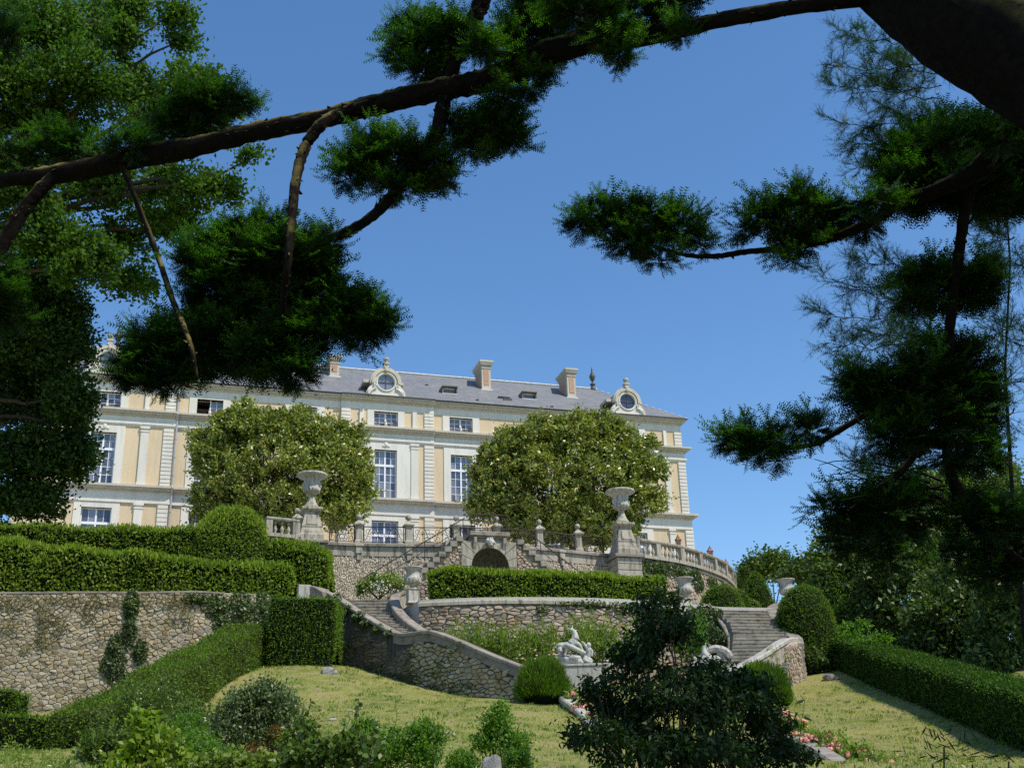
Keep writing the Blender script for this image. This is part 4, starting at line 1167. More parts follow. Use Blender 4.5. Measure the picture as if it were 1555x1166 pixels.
# wrought-iron panels
def scroll(m, c, u, r, turns, s0, sg, rad=.014, n=18):
    pts = []
    for t in np.linspace(0, 1, n):
        a = s0 + sg * turns * 2 * math.pi * t; q = r * (1 - .85 * t)
        pts.append(c + u * q * math.cos(a) + UP * q * math.sin(a))
    m.tube(pts, rad, 3)
def iron_panel(A, B, h, label, group, z0=.10):
    A, B = np.asarray(A, float), np.asarray(B, float); L = np.linalg.norm((B - A)[:2]); u = (B - A) / L
    t = thing('iron_railing', label, 'railing', (A + B) / 2, group)
    r = MB()
    r.tube([A + UP * h, B + UP * h], .028, 5); r.tube([A + UP * z0, B + UP * z0], .02, 4)
    for f in (.02, .98): r.tube([A + u * L * f, A + u * L * f + UP * h], .025, 4)
    r.build('rail', M['iron'], t)
    s = MB(); n = max(2, round(L / 1.0)); H = h - z0
    for i in range(n):
        c = A + u * L * (i + .5) / n + UP * (z0 + H * .5); w = L / n / 2
        for sg in (-1, 1):
            scroll(s, c + u * sg * w * .45 + UP * H * .22, u, H * .24, 1.35, math.pi * (.5 + .5 * sg), sg)
            scroll(s, c + u * sg * w * .5 - UP * H * .24, u, H * .22, 1.3, math.pi * (.5 - .5 * sg), -sg)
            scroll(s, c + u * sg * w * .85 + UP * 0, u, H * .13, 1.0, 0, sg)
            s.tube([c + u * sg * w * (.08 + .8 * q) + UP * H * (.46 * math.cos(q * 3.14)) for q in np.linspace(0, 1, 7)], .014, 3)
        s.tube([c - UP * H * .5, c + UP * H * .5], .012, 3)
        s.sphere(c + UP * H * .05, .05, 6, 4)
    s.build('scrollwork', M['iron'], t)
    return t
lab = ['scrolled iron railing panel beside the left terrace urn', 'scrolled iron railing panel between the first two ball posts', 'scrolled iron railing panel just left of the grotto', 'scrolled iron railing panel directly behind the grotto top', 'scrolled iron railing panel right of the grotto top', 'scrolled iron railing panel between the last two ball posts', 'scrolled iron railing panel beside the right terrace urn']
ends = [TZ(500, 824) + ND * -.12] + PP + [TZ(924, 842.5) + ND * -.12]
for k in range(7):
    a, b = ends[k], ends[k + 1]; u = unit(b - a); iron_panel(a + u * (.0 if k == 0 else .18) + UP * .05, b - u * .18 + UP * .05, .82, lab[k], 'wrought-iron railing panels of the terrace')

# left end of the terrace: stone balustrade, pedestal pier
def balustrade(path, z0, h, label, post_every, bal_step, name='stone_balustrade', mat='garden_stone', posts_at=None):
    path = [np.array([p[0], p[1], 0]) for p in path]; d = [0]
    for a, b in zip(path, path[1:]): d.append(d[-1] + np.linalg.norm(b - a))
    L = d[-1]; ev = lambda x: np.array([np.interp(x, d, [p[0] for p in path]), np.interp(x, d, [p[1] for p in path]), 0])
    t = thing(name, label, 'balustrade', ev(L / 2) + UP * z0)
    for nm, sec in (('plinth', [(-.17, 0), (.17, 0), (.17, .16), (-.17, .16)]), ('handrail', [(-.16, h - .14), (.16, h - .14), (.19, h - .08), (.19, h - .02), (.15, h), (-.15, h), (-.19, h - .02), (-.19, h - .08)])):
        m = MB(); m.sweep([ev(x) + UP * z0 for x in np.linspace(0, L, 30)], sec[::-1]); m.build(nm, M[mat], t)
    np_ = max(1, round(L / post_every)); px = np.linspace(.15, L - .15, np_ + 1)
    me = None; bm_ = None
    for x in px:
        tv = unit(ev(min(L, x + .1)) - ev(max(0, x - .1))); a = math.atan2(tv[1], tv[0])
        if me is None:
            m = MB(); m.box(-.15, .15, -.155, .155, .16, h - .14); o = m.build('post', M[mat], t, local=True, bevel=.01); me = o.data
        else: o = link('post', me, None, t, True)
        o.location = tuple(ev(x) + UP * z0 - wloc(t)); o.rotation_euler = (0, 0, a)
    hb = h - .30
    prof = [(.075, 0), (.075, .05), (.045, .09), (.085, .24), (.095, .34), (.07, .48), (.04, .62), (.038, .72), (.06, .78), (.07, .86), (.07, 1)]
    for a, b in zip(px, px[1:]):
        n = max(1, int((b - a - .3) / bal_step))
        for i in range(n):
            x = a + .15 + (b - a - .3) * (i + .5) / n
            if bm_ is None:
                m = MB(); m.lathe([(r, .16 + z * hb) for r, z in prof], 9); o = m.build('baluster', M[mat], t, local=True, smooth=True); bm_ = o.data
            else: o = link('baluster', bm_, None, t, True)
            o.location = tuple(ev(x) + UP * z0 - wloc(t))
    return t
balustrade([TZ(402, 814), TZ(430, 816.5), TZ(452, 819)], ZT, .88, 'stone balustrade running left from the left terrace urn', 2.6, .30)
o = copy_tree(post0); o['label'] = 'ball-topped stone post at the end of the left balustrade'; o.location = tuple(TZ(450, 819) + UP * .02)
wl2 = Wall.pts([np.array([q[0], q[1], ZT, zL1]) for q in smooth_path([TZ(404, 814) + np.array([-1.5, 6, 0]), TZ(404, 814) + np.array([-.3, 1, 0]), TZ(420, 816), TZ(475, 823)], 4)])
lw = thing('terrace_wall', 'terrace retaining wall behind the clipped hedges', 'retaining wall', TZ(400, 813)); wl2.body(lw, M['garden_stone'], thick=.7)

def pedestal_urn(c, label, s=1.0):
    t = thing('pedestal_urn', label, 'urn', c, 'tall urns on the terrace wall'); c = np.asarray(c, float)
    p = MB(); sq(p, [(.50 * s, 0), (.50 * s, .24 * s), (.46 * s, .27 * s), (.44 * s, .40 * s), (.40 * s, .52 * s), (.42 * s, .60 * s), (.31 * s, 1.02 * s), (.29 * s, 1.22 * s), (.35 * s, 1.25 * s), (.42 * s, 1.33 * s), (.42 * s, 1.42 * s), (.33 * s, 1.45 * s)], c)
    for k in range(4):     # raised panel on each side of the shaft
        a = ALIGN - math.pi / 4 + k * math.pi / 2; n = np.array([math.cos(a), math.sin(a), 0]); w = np.cross(UP, n)
        p.prism([c + n * .405 * s - w * .24 * s + UP * .66 * s, c + n * .405 * s + w * .24 * s + UP * .66 * s, c + n * .325 * s + w * .18 * s + UP * 1.08 * s, c + n * .325 * s - w * .18 * s + UP * 1.08 * s], n * .035)
    p.build('pedestal', M['garden_stone'], t, bevel=.012)
    u = MB(); u.lathe([(.33 * s, 1.44 * s), (.31 * s, 1.52 * s), (.24 * s, 1.62 * s), (.17 * s, 1.78 * s), (.13 * s, 1.92 * s), (.12 * s, 2.0 * s), (.16 * s, 2.03 * s)], 16, c); u.build('urn_foot', M['garden_stone'], t, smooth=True)
    b = MB(); b.lathe([(.13 * s, 2.02 * s), (.22 * s, 2.08 * s), (.31 * s, 2.18 * s), (.34 * s, 2.3 * s), (.315 * s, 2.34 * s), (.33 * s, 2.5 * s), (.35 * s, 2.66 * s), (.41 * s, 2.74 * s), (.58 * s, 2.80 * s), (.63 * s, 2.86 * s), (.62 * s, 2.92 * s), (.55 * s, 2.93 * s), (.50 * s, 2.85 * s), (.3 * s, 2.7 * s), (.05 * s, 2.6 * s)], 24, c)
    b.build('urn_bowl', M['urn_stone'], t, smooth=True)
    f = MB()
    for k in range(16):
        a = 2 * math.pi * k / 16; r = .345 * s
        f.tube([c + np.array([math.cos(a) * r * q, math.sin(a) * r * q, z * s]) for q, z in ((.62, 2.08), (.93, 2.18), (1.03, 2.3))], [.02, .045, .03], 4)
        f.sphere(c + np.array([math.cos(a) * .60 * s, math.sin(a) * .60 * s, 2.86 * s]), .05 * s, 6, 4)
    for sg in (-1, 1): f.sphere(c + UD * sg * .33 * s + UP * 2.42 * s, .08 * s, 8, 6, (1, 1, 1.6))
    f.build('urn_carving', M['urn_stone'], t, smooth=True)
    return t
pedestal_urn(TZ(471, 823) + ND * -.05, 'tall carved urn on pedestal at the left end of the iron railings', 1.1)
q = P(948, 845, 56.6); pedestal_urn(q, 'tall carved urn on pedestal at the right end of the iron railings', 1.13)
pf = Frame(q)
pr = thing('stone_pier', 'channelled stone pier under the right terrace urn', 'pier', pf.Q(0, zL1))
zz = q[2] - .16
m = MB(); pf.B(m, -.75, .78, zz, zz + .15, -.9, .72); m.build('pier_cap', M['coping'], pr, bevel=.02)
z = zz - .01
while z > zL1:
    m = MB(); pf.B(m, -.62, .64, z - .30, z - .012, -.8, .60 + rnd.uniform(-.01, .01)); m.build('block', M['garden_stone'], pr, bevel=.025); z -= .31
q2 = TZ(471, 823); lf = Frame(q2); pl = thing('stone_pier', 'stone pier under the left terrace urn', 'pier', lf.Q(0, zL1))
m = MB(); lf.B(m, -.8, .75, ZT - .16, ZT - .01, -.75, .65); m.build('pier_cap', M['coping'], pl, bevel=.03)
z = ZT - .17
while z > zL1:
    m = MB(); lf.B(m, -.62, .62, z - .34, z - .012, -.7, .5 + rnd.uniform(-.01, .01)); m.build('block', M['garden_stone'], pl, bevel=.025); z -= .35

# rounded bastion with its balustrade
zb0 = zr_b - .95
bw = Wall.pts([np.array([x[0], x[1], zb0, 10.0]) for x in smooth_path([pf.Q(.75, 0, .1), *[b + np.array([0, 0, 0]) for b in bast], bast[-1] + np.array([.5, 1.8, 0]), bast[-1] + np.array([.3, 4, 0])], 4)])
BW = thing('bastion_wall', 'curved ivy-hung wall under the stone balustrade', 'retaining wall', bast[3])
bw.body(BW, M['mortar_pale'], thick=.8)
bw.coping(BW, M['garden_stone'], w=.5, h=.16, over=.07, length=1.3, name='plinth_stone', lift=-.17)
stones(bw, BW, M['rubble_pink'], size=(.14, .34), row=(.12, .22), nmax=160, z_top_gap=.2, seed=9)
balustrade([pf.Q(.7, 0, -.1)] + [b for b in smooth_path(bast, 3)] + [bast[-1] + np.array([.45, 1.8, 0])], zb0, .95, 'curved stone balustrade right of the right terrace urn', 1.75, .26)
slab('chateau_terrace', [tuple(p[:2]) for p in [TZ(410, 814) + np.array([-1.0, 5, 0]), TZ(412, 815), *wall_l]] + [tuple(pf.Q(0, 0, .3)[:2])] + [tuple((b + np.array([-.15, .2, 0]))[:2]) for b in bast] + [(12, 69), (13.5, 90), (-45, 90), (-45, 60), (-14, 60)], ZT - .02, M['gravel'], 'gravel terrace in front of the chateau', 'terrace')
# old copper lanterns
for k, (px, pyb, pyt, Y, lb) in enumerate(((1030.5, 829, 811, 59.9, 'copper lantern nearest the right urn on the balustrade'), (1079, 846, 828, 61.9, 'copper lantern at the middle of the curved balustrade'), (1103, 861, 848, 65.0, 'copper lantern at the far end of the curved balustrade'))):
    b = P(px, pyb, Y); tt = P(px, pyt, Y); h = (tt - b)[2]
    t = thing('lantern', lb, 'lantern', b, 'copper lanterns along the curved balustrade')
    m = MB(); m.tube([b * [1, 1, 0] + UP * (ZT - .02), b], .04, 6); m.lathe([(.05, -.1 * h), (.1, 0)], 6, b); m.build('pole', M['iron'], t)
    m = MB()
    for i in range(6):
        a = i * math.pi / 3; e = np.array([math.cos(a), math.sin(a), 0]); m.tube([b + e * h * .16, b + e * h * .25 + UP * h * .5], h * .025, 4)
    m.lathe([(h * .18, 0), (h * .15, h * .05)], 6, b); m.lathe([(h * .30, h * .5), (h * .27, h * .56), (h * .12, h * .74), (h * .14, h * .78), (h * .05, h * .86), (h * .03, h)], 6, b); m.build('lantern_frame', M['copper'], t)
    m = MB(); m.lathe([(h * .13, h * .04), (h * .22, h * .5)], 6, b); m.build('lantern_glass', M['lamp_glass'], t)

# ------------------------------------------------------------------ grotto with its double flight
G0 = P(743.5, 870, 51.6); gf = Frame(G0)
GR = thing('grotto', 'stone grotto niche with carved head under the terrace stairs', 'grotto', gf.Q(0, zL1))
sl_, zl_ = gf.S(701, 860); sr_, zr_ = gf.S(785, 860)
cx_, ztop = gf.S(744, 831.5); rr = (gf.S(772.5, 860)[0] - gf.S(716, 860)[0]) / 2; zc = ztop - rr
zsh = gf.S(743, 822)[1]; slab0 = gf.S(712.5, 808); slab1 = gf.S(773, 808); zs1 = gf.S(743, 814.5)[1]; zs0 = gf.S(743, 808)[1]
# arch blocks (voussoirs) and jamb blocks, each a stone
nv = 9
for i in range(nv):
    a, b = math.pi * i / nv + .006, math.pi * (i + 1) / nv - .006
    def outp(an):
        x, y = math.cos(an), math.sin(an); k = min((sr_ - cx_) / max(abs(x), 1e-6) if x > 0 else (cx_ - sl_) / max(abs(x), 1e-6), (zsh - zc) / max(y, 1e-6))
        return (cx_ + x * k, zc + y * k)
    inn = [(cx_ + rr * math.cos(t), zc + rr * math.sin(t)) for t in np.linspace(a, b, 4)]
    ou = [outp(t) for t in np.linspace(b, a, 4)]
    ang_c = math.atan2(zsh - zc, sr_ - cx_)
    if a < ang_c < b: ou = [outp(b), (sr_, zsh), outp(a)]
    if a < math.pi - math.atan2(zsh - zc, cx_ - sl_) < b: ou = [outp(b), (sl_, zsh), outp(a)]
    m = MB(); m.prism([gf.Q(x, z, 0) for x, z in inn + ou], gf.n * (-.5)); m.build('voussoir', M['garden_stone'], GR, bevel=.012)
z = zc - .005; k = 0
while z > zL1 - .1:
    h = .42
    for a, b in ((sl_, cx_ - rr), (cx_ + rr, sr_)):
        m = MB(); s2 = rnd.uniform(-.008, .008); gf.B(m, a, b, max(z - h, zL1 - .15), z - .012, -.5, s2); m.build('jamb_stone', M['garden_stone'], GR, bevel=.012)
    z -= h
m = MB()   # niche: half dome and curved back
NA, NZ = 14, 9
vs = []; fs = []
for j in range(NZ + 1):
    for i in range(NA + 1):
        th = math.pi * i / NA
        if j < 4: zz = zL1 + (zc - zL1) * j / 4; r_ = rr
        else: ph = (j - 4) / (NZ - 4) * math.pi / 2; zz = zc + rr * math.sin(ph); r_ = rr * math.cos(ph)
        vs.append(gf.Q(cx_ + r_ * math.cos(th), zz, -.02 - r_ * math.sin(th) * 1.1))
for j in range(NZ):
    for i in range(NA): q = j * (NA + 1) + i; fs.append((q, q + NA + 1, q + NA + 2, q + 1))
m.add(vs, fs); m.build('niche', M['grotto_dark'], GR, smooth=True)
m = MB(); gf.B(m, slab0[0], slab1[0], zs1, zs0, -2.2, .16); gf.B(m, slab0[0] + .05, slab1[0] - .05, zs1 - .07, zs1 - .002, -.4, .09); m.build('top_slab', M['coping'], GR, bevel=.02)
m = MB(); gf.B(m, slab0[0] + .06, slab1[0] - .06, zsh + .004, zs1 - .08, -2.0, -.06); m.build('attic_block', M['garden_stone'], GR)
for sg, sx in ((1, slab0[0] + .16), (-1, slab1[0] - .16)):
    m = MB(); m.prism([gf.Q(sx, zs1 - .075, 0), gf.Q(sx, zs1 - .075, .14), gf.Q(sx, zs1 - .3, .12), gf.Q(sx, zs1 - .48, .05), gf.Q(sx, zs1 - .6, .0)], gf.u * (.16 * sg)); m.build('console', M['garden_stone'], GR, bevel=.015)
m = MB()   # carved head
hc = gf.Q(gf.S(743.6, 824)[0], gf.S(743.6, 824)[1], .12)
m.sphere(hc, .17, 12, 10, (.85, .9, 1.1)); m.sphere(hc + gf.n * .15 - UP * .02, .045, 8, 6, (.8, 1, 1.6)); m.sphere(hc + gf.n * .12 - UP * .14, .07, 8, 6)
for sg in (-1, 1): m.sphere(hc + gf.u * sg * .07 + gf.n * .13 - UP * .05, .045, 8, 6)
for k in range(26):
    a = -.4 + 3.94 * rnd.random(); m.sphere(hc + gf.u * math.cos(a) * rnd.uniform(.14, .21) + UP * (math.sin(a) * rnd.uniform(.13, .2)) + gf.n * rnd.uniform(-.02, .08), rnd.uniform(.04, .065), 7, 5)
for sg in (-1, 1): m.sphere(hc + gf.u * sg * .06 + gf.n * .15 + UP * .03, .022, 6, 4)
o = m.build('carved_head', M['marble'], GR, smooth=True)
md = o.modifiers.new('remesh', 'REMESH'); md.mode = 'VOXEL'; md.voxel_size = .018; md.use_smooth_shade = True
# flights at both sides: steps with rubble flanks
def side_flight(sg, s0, z0, n, tread, rise, label):
    t = thing('grotto_stairs', label, 'stairs', gf.Q(s0, zL1))
    for i in range(n):
        a = s0 + sg * tread * i; zt = z0 - rise * i
        if zt < zL1 + .05: break
        m = MB(); a0, a1 = (a, a + tread + .06) if sg > 0 else (a - tread - .06, a)
        gf.B(m, a0, a1, zt - rise * 1.0, zt, -1.9, .05 + rnd.uniform(-.01, .015)); m.build('step', M['step'], t, bevel=.015)
        if zt - rise - zL1 > .2:
            m = MB(); gf.B(m, min(a, a + sg * tread), max(a, a + sg * tread), zL1 - .1, zt - rise - .002, -1.8, -.12); m.build('core', M['mortar_pale'], t)
    # stones of the flank
    u0_, u1_ = (s0, s0 + tread * n) if sg > 0 else (s0 - tread * n, s0)
    fw = Wall.pts([np.array([*gf.Q(u0_, 0, -.11)[:2], z0, zL1]), np.array([*gf.Q(u1_, 0, -.11)[:2], z0, zL1])])
    def sk(u, z):
        s_ = u0_ + u; i = int(abs(s_ - s0) / tread + .3); return z > z0 - rise * (i + 1) - .1
    stones(fw, t, M['rubble_pink'], size=(.13, .34), row=(.08, .17), nmax=120, skip=sk, seed=3 + (sg > 0), proud=(.03, .09), flat_joint=.01)
    return t
sA = gf.S(703, 814); sB = gf.S(785, 819)
side_flight(-1, sA[0], sA[1], 15, .265, .245, 'rough stone steps descending left from the grotto top')
side_flight(1, sB[0], sB[1], 15, .265, .235, 'rough stone steps descending right from the grotto top')
m = MB(); gf.B(m, sA[0] - .02, sB[0] + .02, zsh - .1, min(sA[1], sB[1]) - .0, -2.0, -.52)
gf.B(m, sl_ + .02, sr_ - .02, zL1, zsh, -3.0, -1.3); m.build('landing', M['garden_stone'], GR)
m = MB(); gf.B(m, sA[0] - .3, sB[0] + .3, ZT - .3, ZT - .02, -3.6, -1.95); m.build('bridge_slab', M['garden_stone'], GR)
m = MB()
for sg, s_ in ((-1, sl_), (1, sr_)):
    a0, a1 = (sA[0], sl_ + .0) if sg < 0 else (sr_, sB[0])
# railing over the grotto and stair handrails
A_, B_ = gf.Q(gf.S(714.5, 808)[0], zs0, .02), gf.Q(gf.S(771.5, 808)[0], zs0, .02)
iron_panel(A_, B_, gf.S(743, 782)[1] - zs0, 'scrolled iron railing standing on the grotto top slab', None, .08)
def handrail(p1, p2, posts, label):
    a, b = [gf.Q(*gf.S(*p), .0) for p in (p1, p2)]
    t = thing('stair_handrail', label, 'handrail', (a + b) / 2); m = MB(); m.tube([a, b], .026, 5); m.build('rail', M['iron'], t)
    m = MB(); m.tube([a - UP * .42, b - UP * .42], .014, 4); m.build('lower_rail', M['iron'], t)
    for f in posts:
        p = a + (b - a) * f; m = MB(); m.tube([p, p - UP * .85], .02, 4); m.build('post', M['iron'], t)
handrail((706, 786), (549, 879), (.02, .15, .4, .76, .98), 'iron handrail of the left grotto steps')
handrail((786, 796), (882, 870), (.02, .36, .7, .98), 'iron handrail of the right grotto steps')

# ------------------------------------------------------------------ lower walls
LW = thing('rubble_wall', 'long golden rubble retaining wall below the left hedges', 'retaining wall', W_LEFT.pt(W_LEFT.len / 2, 6))
W_LEFT.body(LW, M['mortar'], thick=.7, under=.6); W_LEFT.coping(LW, M['coping'], w=.45, h=.07, over=.04, length=.8, lift=-.02)
i0 = np.argmin(abs(W_LEFT.q[:, 0] - P(-40, 900, 43.3)[0]))
stones(W_LEFT, LW, M['rubble'], size=(.14, .32), row=(.075, .15), nmax=300, seed=21, flat_joint=.007, u0=W_LEFT.u[i0], wav=.07, under=.3, proud=(.015, .055))
SW = thing('stair_wall', 'dark curving rubble wall carrying the lower left stairs', 'stair wall', W_STAIR.pt(W_STAIR.len / 2, 7))
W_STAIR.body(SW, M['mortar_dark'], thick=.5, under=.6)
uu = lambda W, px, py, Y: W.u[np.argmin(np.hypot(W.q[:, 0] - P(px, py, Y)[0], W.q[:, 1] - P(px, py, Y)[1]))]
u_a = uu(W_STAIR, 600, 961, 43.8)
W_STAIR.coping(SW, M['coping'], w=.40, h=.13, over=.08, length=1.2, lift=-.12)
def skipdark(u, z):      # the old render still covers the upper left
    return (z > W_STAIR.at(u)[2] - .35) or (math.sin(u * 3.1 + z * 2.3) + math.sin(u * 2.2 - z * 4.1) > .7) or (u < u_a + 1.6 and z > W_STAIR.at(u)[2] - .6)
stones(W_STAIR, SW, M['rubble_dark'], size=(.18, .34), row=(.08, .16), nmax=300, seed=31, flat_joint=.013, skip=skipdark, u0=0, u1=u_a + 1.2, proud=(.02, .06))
stones(W_STAIR, SW, M['rubble'], size=(.2, .40), row=(.08, .17), nmax=280, seed=33, flat_joint=.013, skip=lambda u, z: z > W_STAIR.at(u)[2] - .42, u0=u_a + 1.2, proud=(.03, .09))
m = MB(); m.sweep([W_STAIR.pt(u, W_STAIR.at(u)[2] - .40, .0) for u in np.linspace(u_a, W_STAIR.len, 30)], [(0, 0), (.035, 0), (.035, .27), (0, .27)]); m.build('render_band', M['coping'], SW)
XW = thing('border_wall', 'dark ivy-hung wall under the parapet left of the right stairs', 'retaining wall', P(1068, 1014, 50))
W_EXT = Wall([(1036, 931, 1016, 49.3), (1052, 924, 1016, 49.7), (1075, 920, 1014, 50.1), (1098, 927, 1012, 50.3)])
W_EXT.body(XW, M['mortar_dark'], thick=.35, under=.5)
stones(W_EXT, XW, M['rubble_dark'], size=(.15, .35), row=(.09, .18), nmax=120, seed=61)
BKW = thing('border_wall', 'low curved rubble wall behind the statue border', 'retaining wall', W_BACK.pt(W_BACK.len / 2, 8))
W_BACK.body(BKW, M['mortar'], thick=.6, under=.8, top=.05); W_BACK.coping(BKW, M['garden_stone'], w=.5, h=.17, over=.09, length=1.5)
stones(W_BACK, BKW, M['rubble_pink'], size=(.22, .5), row=(.08, .17), nmax=300, seed=41, flat_joint=.013, z_top_gap=.05, under=.0, proud=(.03, .09))
TW = thing('stair_tower_wall', 'rounded pebbly wall at the end of the right stairs', 'stair wall', W_TOWER.pt(W_TOWER.len / 2, 6))
W_TOWER.body(TW, M['mortar_pale'], thick=.5, under=.6)
stones(W_TOWER, TW, M['rubble_pink'], size=(.10, .22), row=(.10, .2), nmax=300, seed=51, z_top_gap=.12, proud=(.03, .08), under=.4, flat_joint=.012)

# parapets, steps
def parapet(label, rows, w=.42, h=.62, mat='coping', wall='garden_stone', drop=None, name='parapet', cop=.15, length=1.0):
    """rows: (px, py of coping top, distance)"""
    pts = smooth_path([P(*r) for r in rows], 5); t = thing(name, label, 'parapet', pts[len(pts) // 2] - UP * h)
    m = MB(); m.sweep([p - UP * cop for p in pts], [(-w / 2 + .05, -h), (w / 2 - .05, -h), (w / 2 - .05, 0), (-w / 2 + .05, 0)][::-1]); m.build('wall', M[wall], t)
    d = np.r_[0, np.cumsum([np.linalg.norm(b - a) for a, b in zip(pts, pts[1:])])]; k = max(1, round(d[-1] / length)); A = np.array(pts)
    for i in range(k):
        x = np.linspace(d[-1] * i / k, d[-1] * (i + 1) / k - .012, 5); pp = [np.array([np.interp(v, d, A[:, c]) for c in range(3)]) for v in x]
        m = MB(); m.sweep(pp, [(-w / 2, -cop), (w / 2, -cop), (w / 2, -.04), (w / 2 - .04, 0), (-w / 2 + .04, 0), (-w / 2, -.04)][::-1]); m.build('coping_stone', M[mat], t)
    return t
parapet('curved inner parapet of the left stairs beside the small urn', [(614, 897, 49.7), (603, 900, 49.5), (599, 908, 49), (603, 921, 48.2), (613, 934, 47.2), (626, 945, 46.1), (642, 956, 45)], w=.42, h=1.5)
parapet('dark curved parapet left of the right stairs', [(1046, 915, 51.2), (1060, 914, 51.6), (1076, 920, 51.2), (1094, 934, 50.4), (1107, 950, 49.4), (1115, 967, 48.4), (1116, 984, 47.5)], w=.55, h=1.6, wall='mortar_dark')
parapet('curling outer parapet at the right edge of the right stairs', [(1181, 915, 52.2), (1174, 919, 51.8), (1173, 926, 51.2), (1181, 940, 50.2), (1195, 955, 49.1), (1208, 967, 48.1), (1211, 977, 47.2)], w=.5, h=1.9)
parapet('pale sloping parapet in front of the lower right stairs', [(1203, 968, 47.3), (1192, 969, 46.6), (1178, 977, 45.9), (1155, 992, 45.1), (1125, 1008, 44.2), (1092, 1022, 43.4)], w=.5, h=.55, mat='urn_stone')
def flight(label, L, R, n, z_over=0.0):
    """steps between a left and a right edge, rows (px, py, Y) from top to bottom"""
    Lp = np.array([P(*q) for q in L]); Rp = np.array([P(*q) for q in R]); t = thing('stone_stairs', label, 'stairs', Lp.mean(0) * .5 + Rp.mean(0) * .5)
    tl = np.linspace(0, 1, len(Lp)); tr = np.linspace(0, 1, len(Rp)); z0 = (Lp[0, 2] + Rp[0, 2]) / 2; z1 = (Lp[-1, 2] + Rp[-1, 2]) / 2
    f = lambda A, tt, x: np.array([np.interp(x, tt, A[:, 0]), np.interp(x, tt, A[:, 1])])
    for i in range(n):
        x = i / (n - 1); z = z0 + (z1 - z0) * x; rise = (z0 - z1) / (n - 1)
        a, b = f(Lp, tl, x), f(Rp, tr, x); back = np.array([.0, 1.0])
        g = unit(np.array([-(b - a)[1], (b - a)[0]])) * .75; ext = (b - a) * .06
        a, b = a - ext, b + ext; m = MB(); k = 9; base = [a + (b - a) * j / k for j in range(k + 1)]
        wear = [-.014 * math.sin(math.pi * j / k) - rnd.uniform(0, .006) for j in range(k + 1)]
        top = [np.array([p[0], p[1] + rnd.uniform(-.008, .008), z + w]) for p, w in zip(base, wear)]
        fr = [np.array([q[0], q[1], z - rise - .05]) for q in top]; nose = [np.array([q[0], q[1], z - .045]) - np.array([g[0], g[1], 0]) * .02 for q in top]; nt_ = [q - np.array([g[0], g[1], 0]) * .02 for q in top]
        bk = [np.array([q[0] + g[0], q[1] + g[1], z]) for q in top]; bb = [np.array([q[0] + g[0], q[1] + g[1], z - rise - .05]) for q in top]
        ring = [fr, [q - UP * .045 for q in top], nose, nt_, bk, bb]; kk = k + 1; vs = [p for r_ in ring for p in r_]; fs = []
        for j in range(k):
            for r_ in range(6): r2 = (r_ + 1) % 6; fs.append((r_ * kk + j, r_ * kk + j + 1, r2 * kk + j + 1, r2 * kk + j))
        fs += [tuple(r_ * kk for r_ in range(6)), tuple(r_ * kk + k for r_ in range(6))[::-1]]
        m.add(vs, fs); m.build('step', M['step'], t)
    return t
flight('worn left stairs fanning down from the middle terrace', [(517, 908, 49.4), (548, 921, 48.2), (575, 938, 46.8), (605, 958, 45.2)], [(600, 912, 49.6), (598, 922, 48.6), (612, 938, 47.2), (642, 958, 45.4)], 12)
flight('worn right stairs rising between curved parapets', [(1090, 926.5, 50.6), (1112, 945, 49.3), (1119, 968, 48.2), (1117, 984, 47.2)], [(1170, 925.5, 51.2), (1182, 941, 49.9), (1198, 960, 48.6), (1204, 977, 47.4)], 12)
flight('shaded lowest steps of the right stairs', [(1108, 987, 46.9), (1094, 1014, 45.2)], [(1205, 985, 47.1), (1190, 1012, 45.4)], 6)

# small urns on short pedestals
def small_urn(c, label, ped=.56, s=1.0, pw=.23):
    t = thing('garden_urn', label, 'urn', c, 'short-stemmed stone urns by the stairs'); c = np.asarray(c, float)
    m = MB(); sq(m, [(pw + .03, 0), (pw + .03, .06), (pw, .08), (pw, ped - .05), (pw + .035, ped - .03), (pw + .035, ped)], c); m.build('pedestal', M['urn_stone'], t, bevel=.01)
    z = ped; m = MB()
    m.lathe([(.18 * s, z), (.17 * s, z + .04), (.09 * s, z + .08), (.085 * s, z + .14), (.16 * s, z + .19), (.28 * s, z + .27), (.335 * s, z + .38), (.325 * s, z + .46), (.28 * s, z + .5), (.27 * s, z + .62), (.29 * s, z + .76), (.36 * s, z + .84), (.40 * s, z + .86), (.40 * s, z + .90), (.35 * s, z + .90), (.25 * s, z + .76), (.05, z + .7)], 24, c)
    m.build('bowl', M['urn_stone'], t, smooth=True)
    for sg in (-1, 1):
        m = MB(); k = c + UD * sg * .30 * s + UP * (z + .47); m.tube([k + UD * sg * (.07 * math.sin(a)) + UP * (.1 * math.cos(a)) for a in np.linspace(0, math.pi, 8)], .03, 5); m.sphere(k - UP * .1, .05, 7, 5); m.build('handle', M['urn_stone'], t, smooth=True)
    m = MB()
    for k in range(14):
        a = 2 * math.pi * k / 14; m.tube([c + np.array([math.cos(a) * r * s, math.sin(a) * r * s, z + h]) for r, h in ((.17, .2), (.29, .28), (.34, .38))], [.015, .035, .02], 4)
    m.build('gadroon', M['urn_stone'], t, smooth=True)
u1 = P(627, 917, 48.1); small_urn(u1, 'small urn on a square pedestal left of the long middle hedge', .60)
u2 = P(1043, 932, 50.2); small_urn(u2, 'small urn on a carved pedestal right of the long middle hedge', .62)
u3 = P(1198, 924, 53.5); small_urn(u3, 'small urn half hidden behind the round yew by the right stairs', .42)
q = P(461, 909, 48.3); t = thing('stone_post', 'plain pale square stone post above the box hedge', 'post', q); m = MB(); sq(m, [(.25, -.2), (.25, .52), (.24, .54)], q); m.build('shaft', M['urn_stone'], t, bevel=.015)
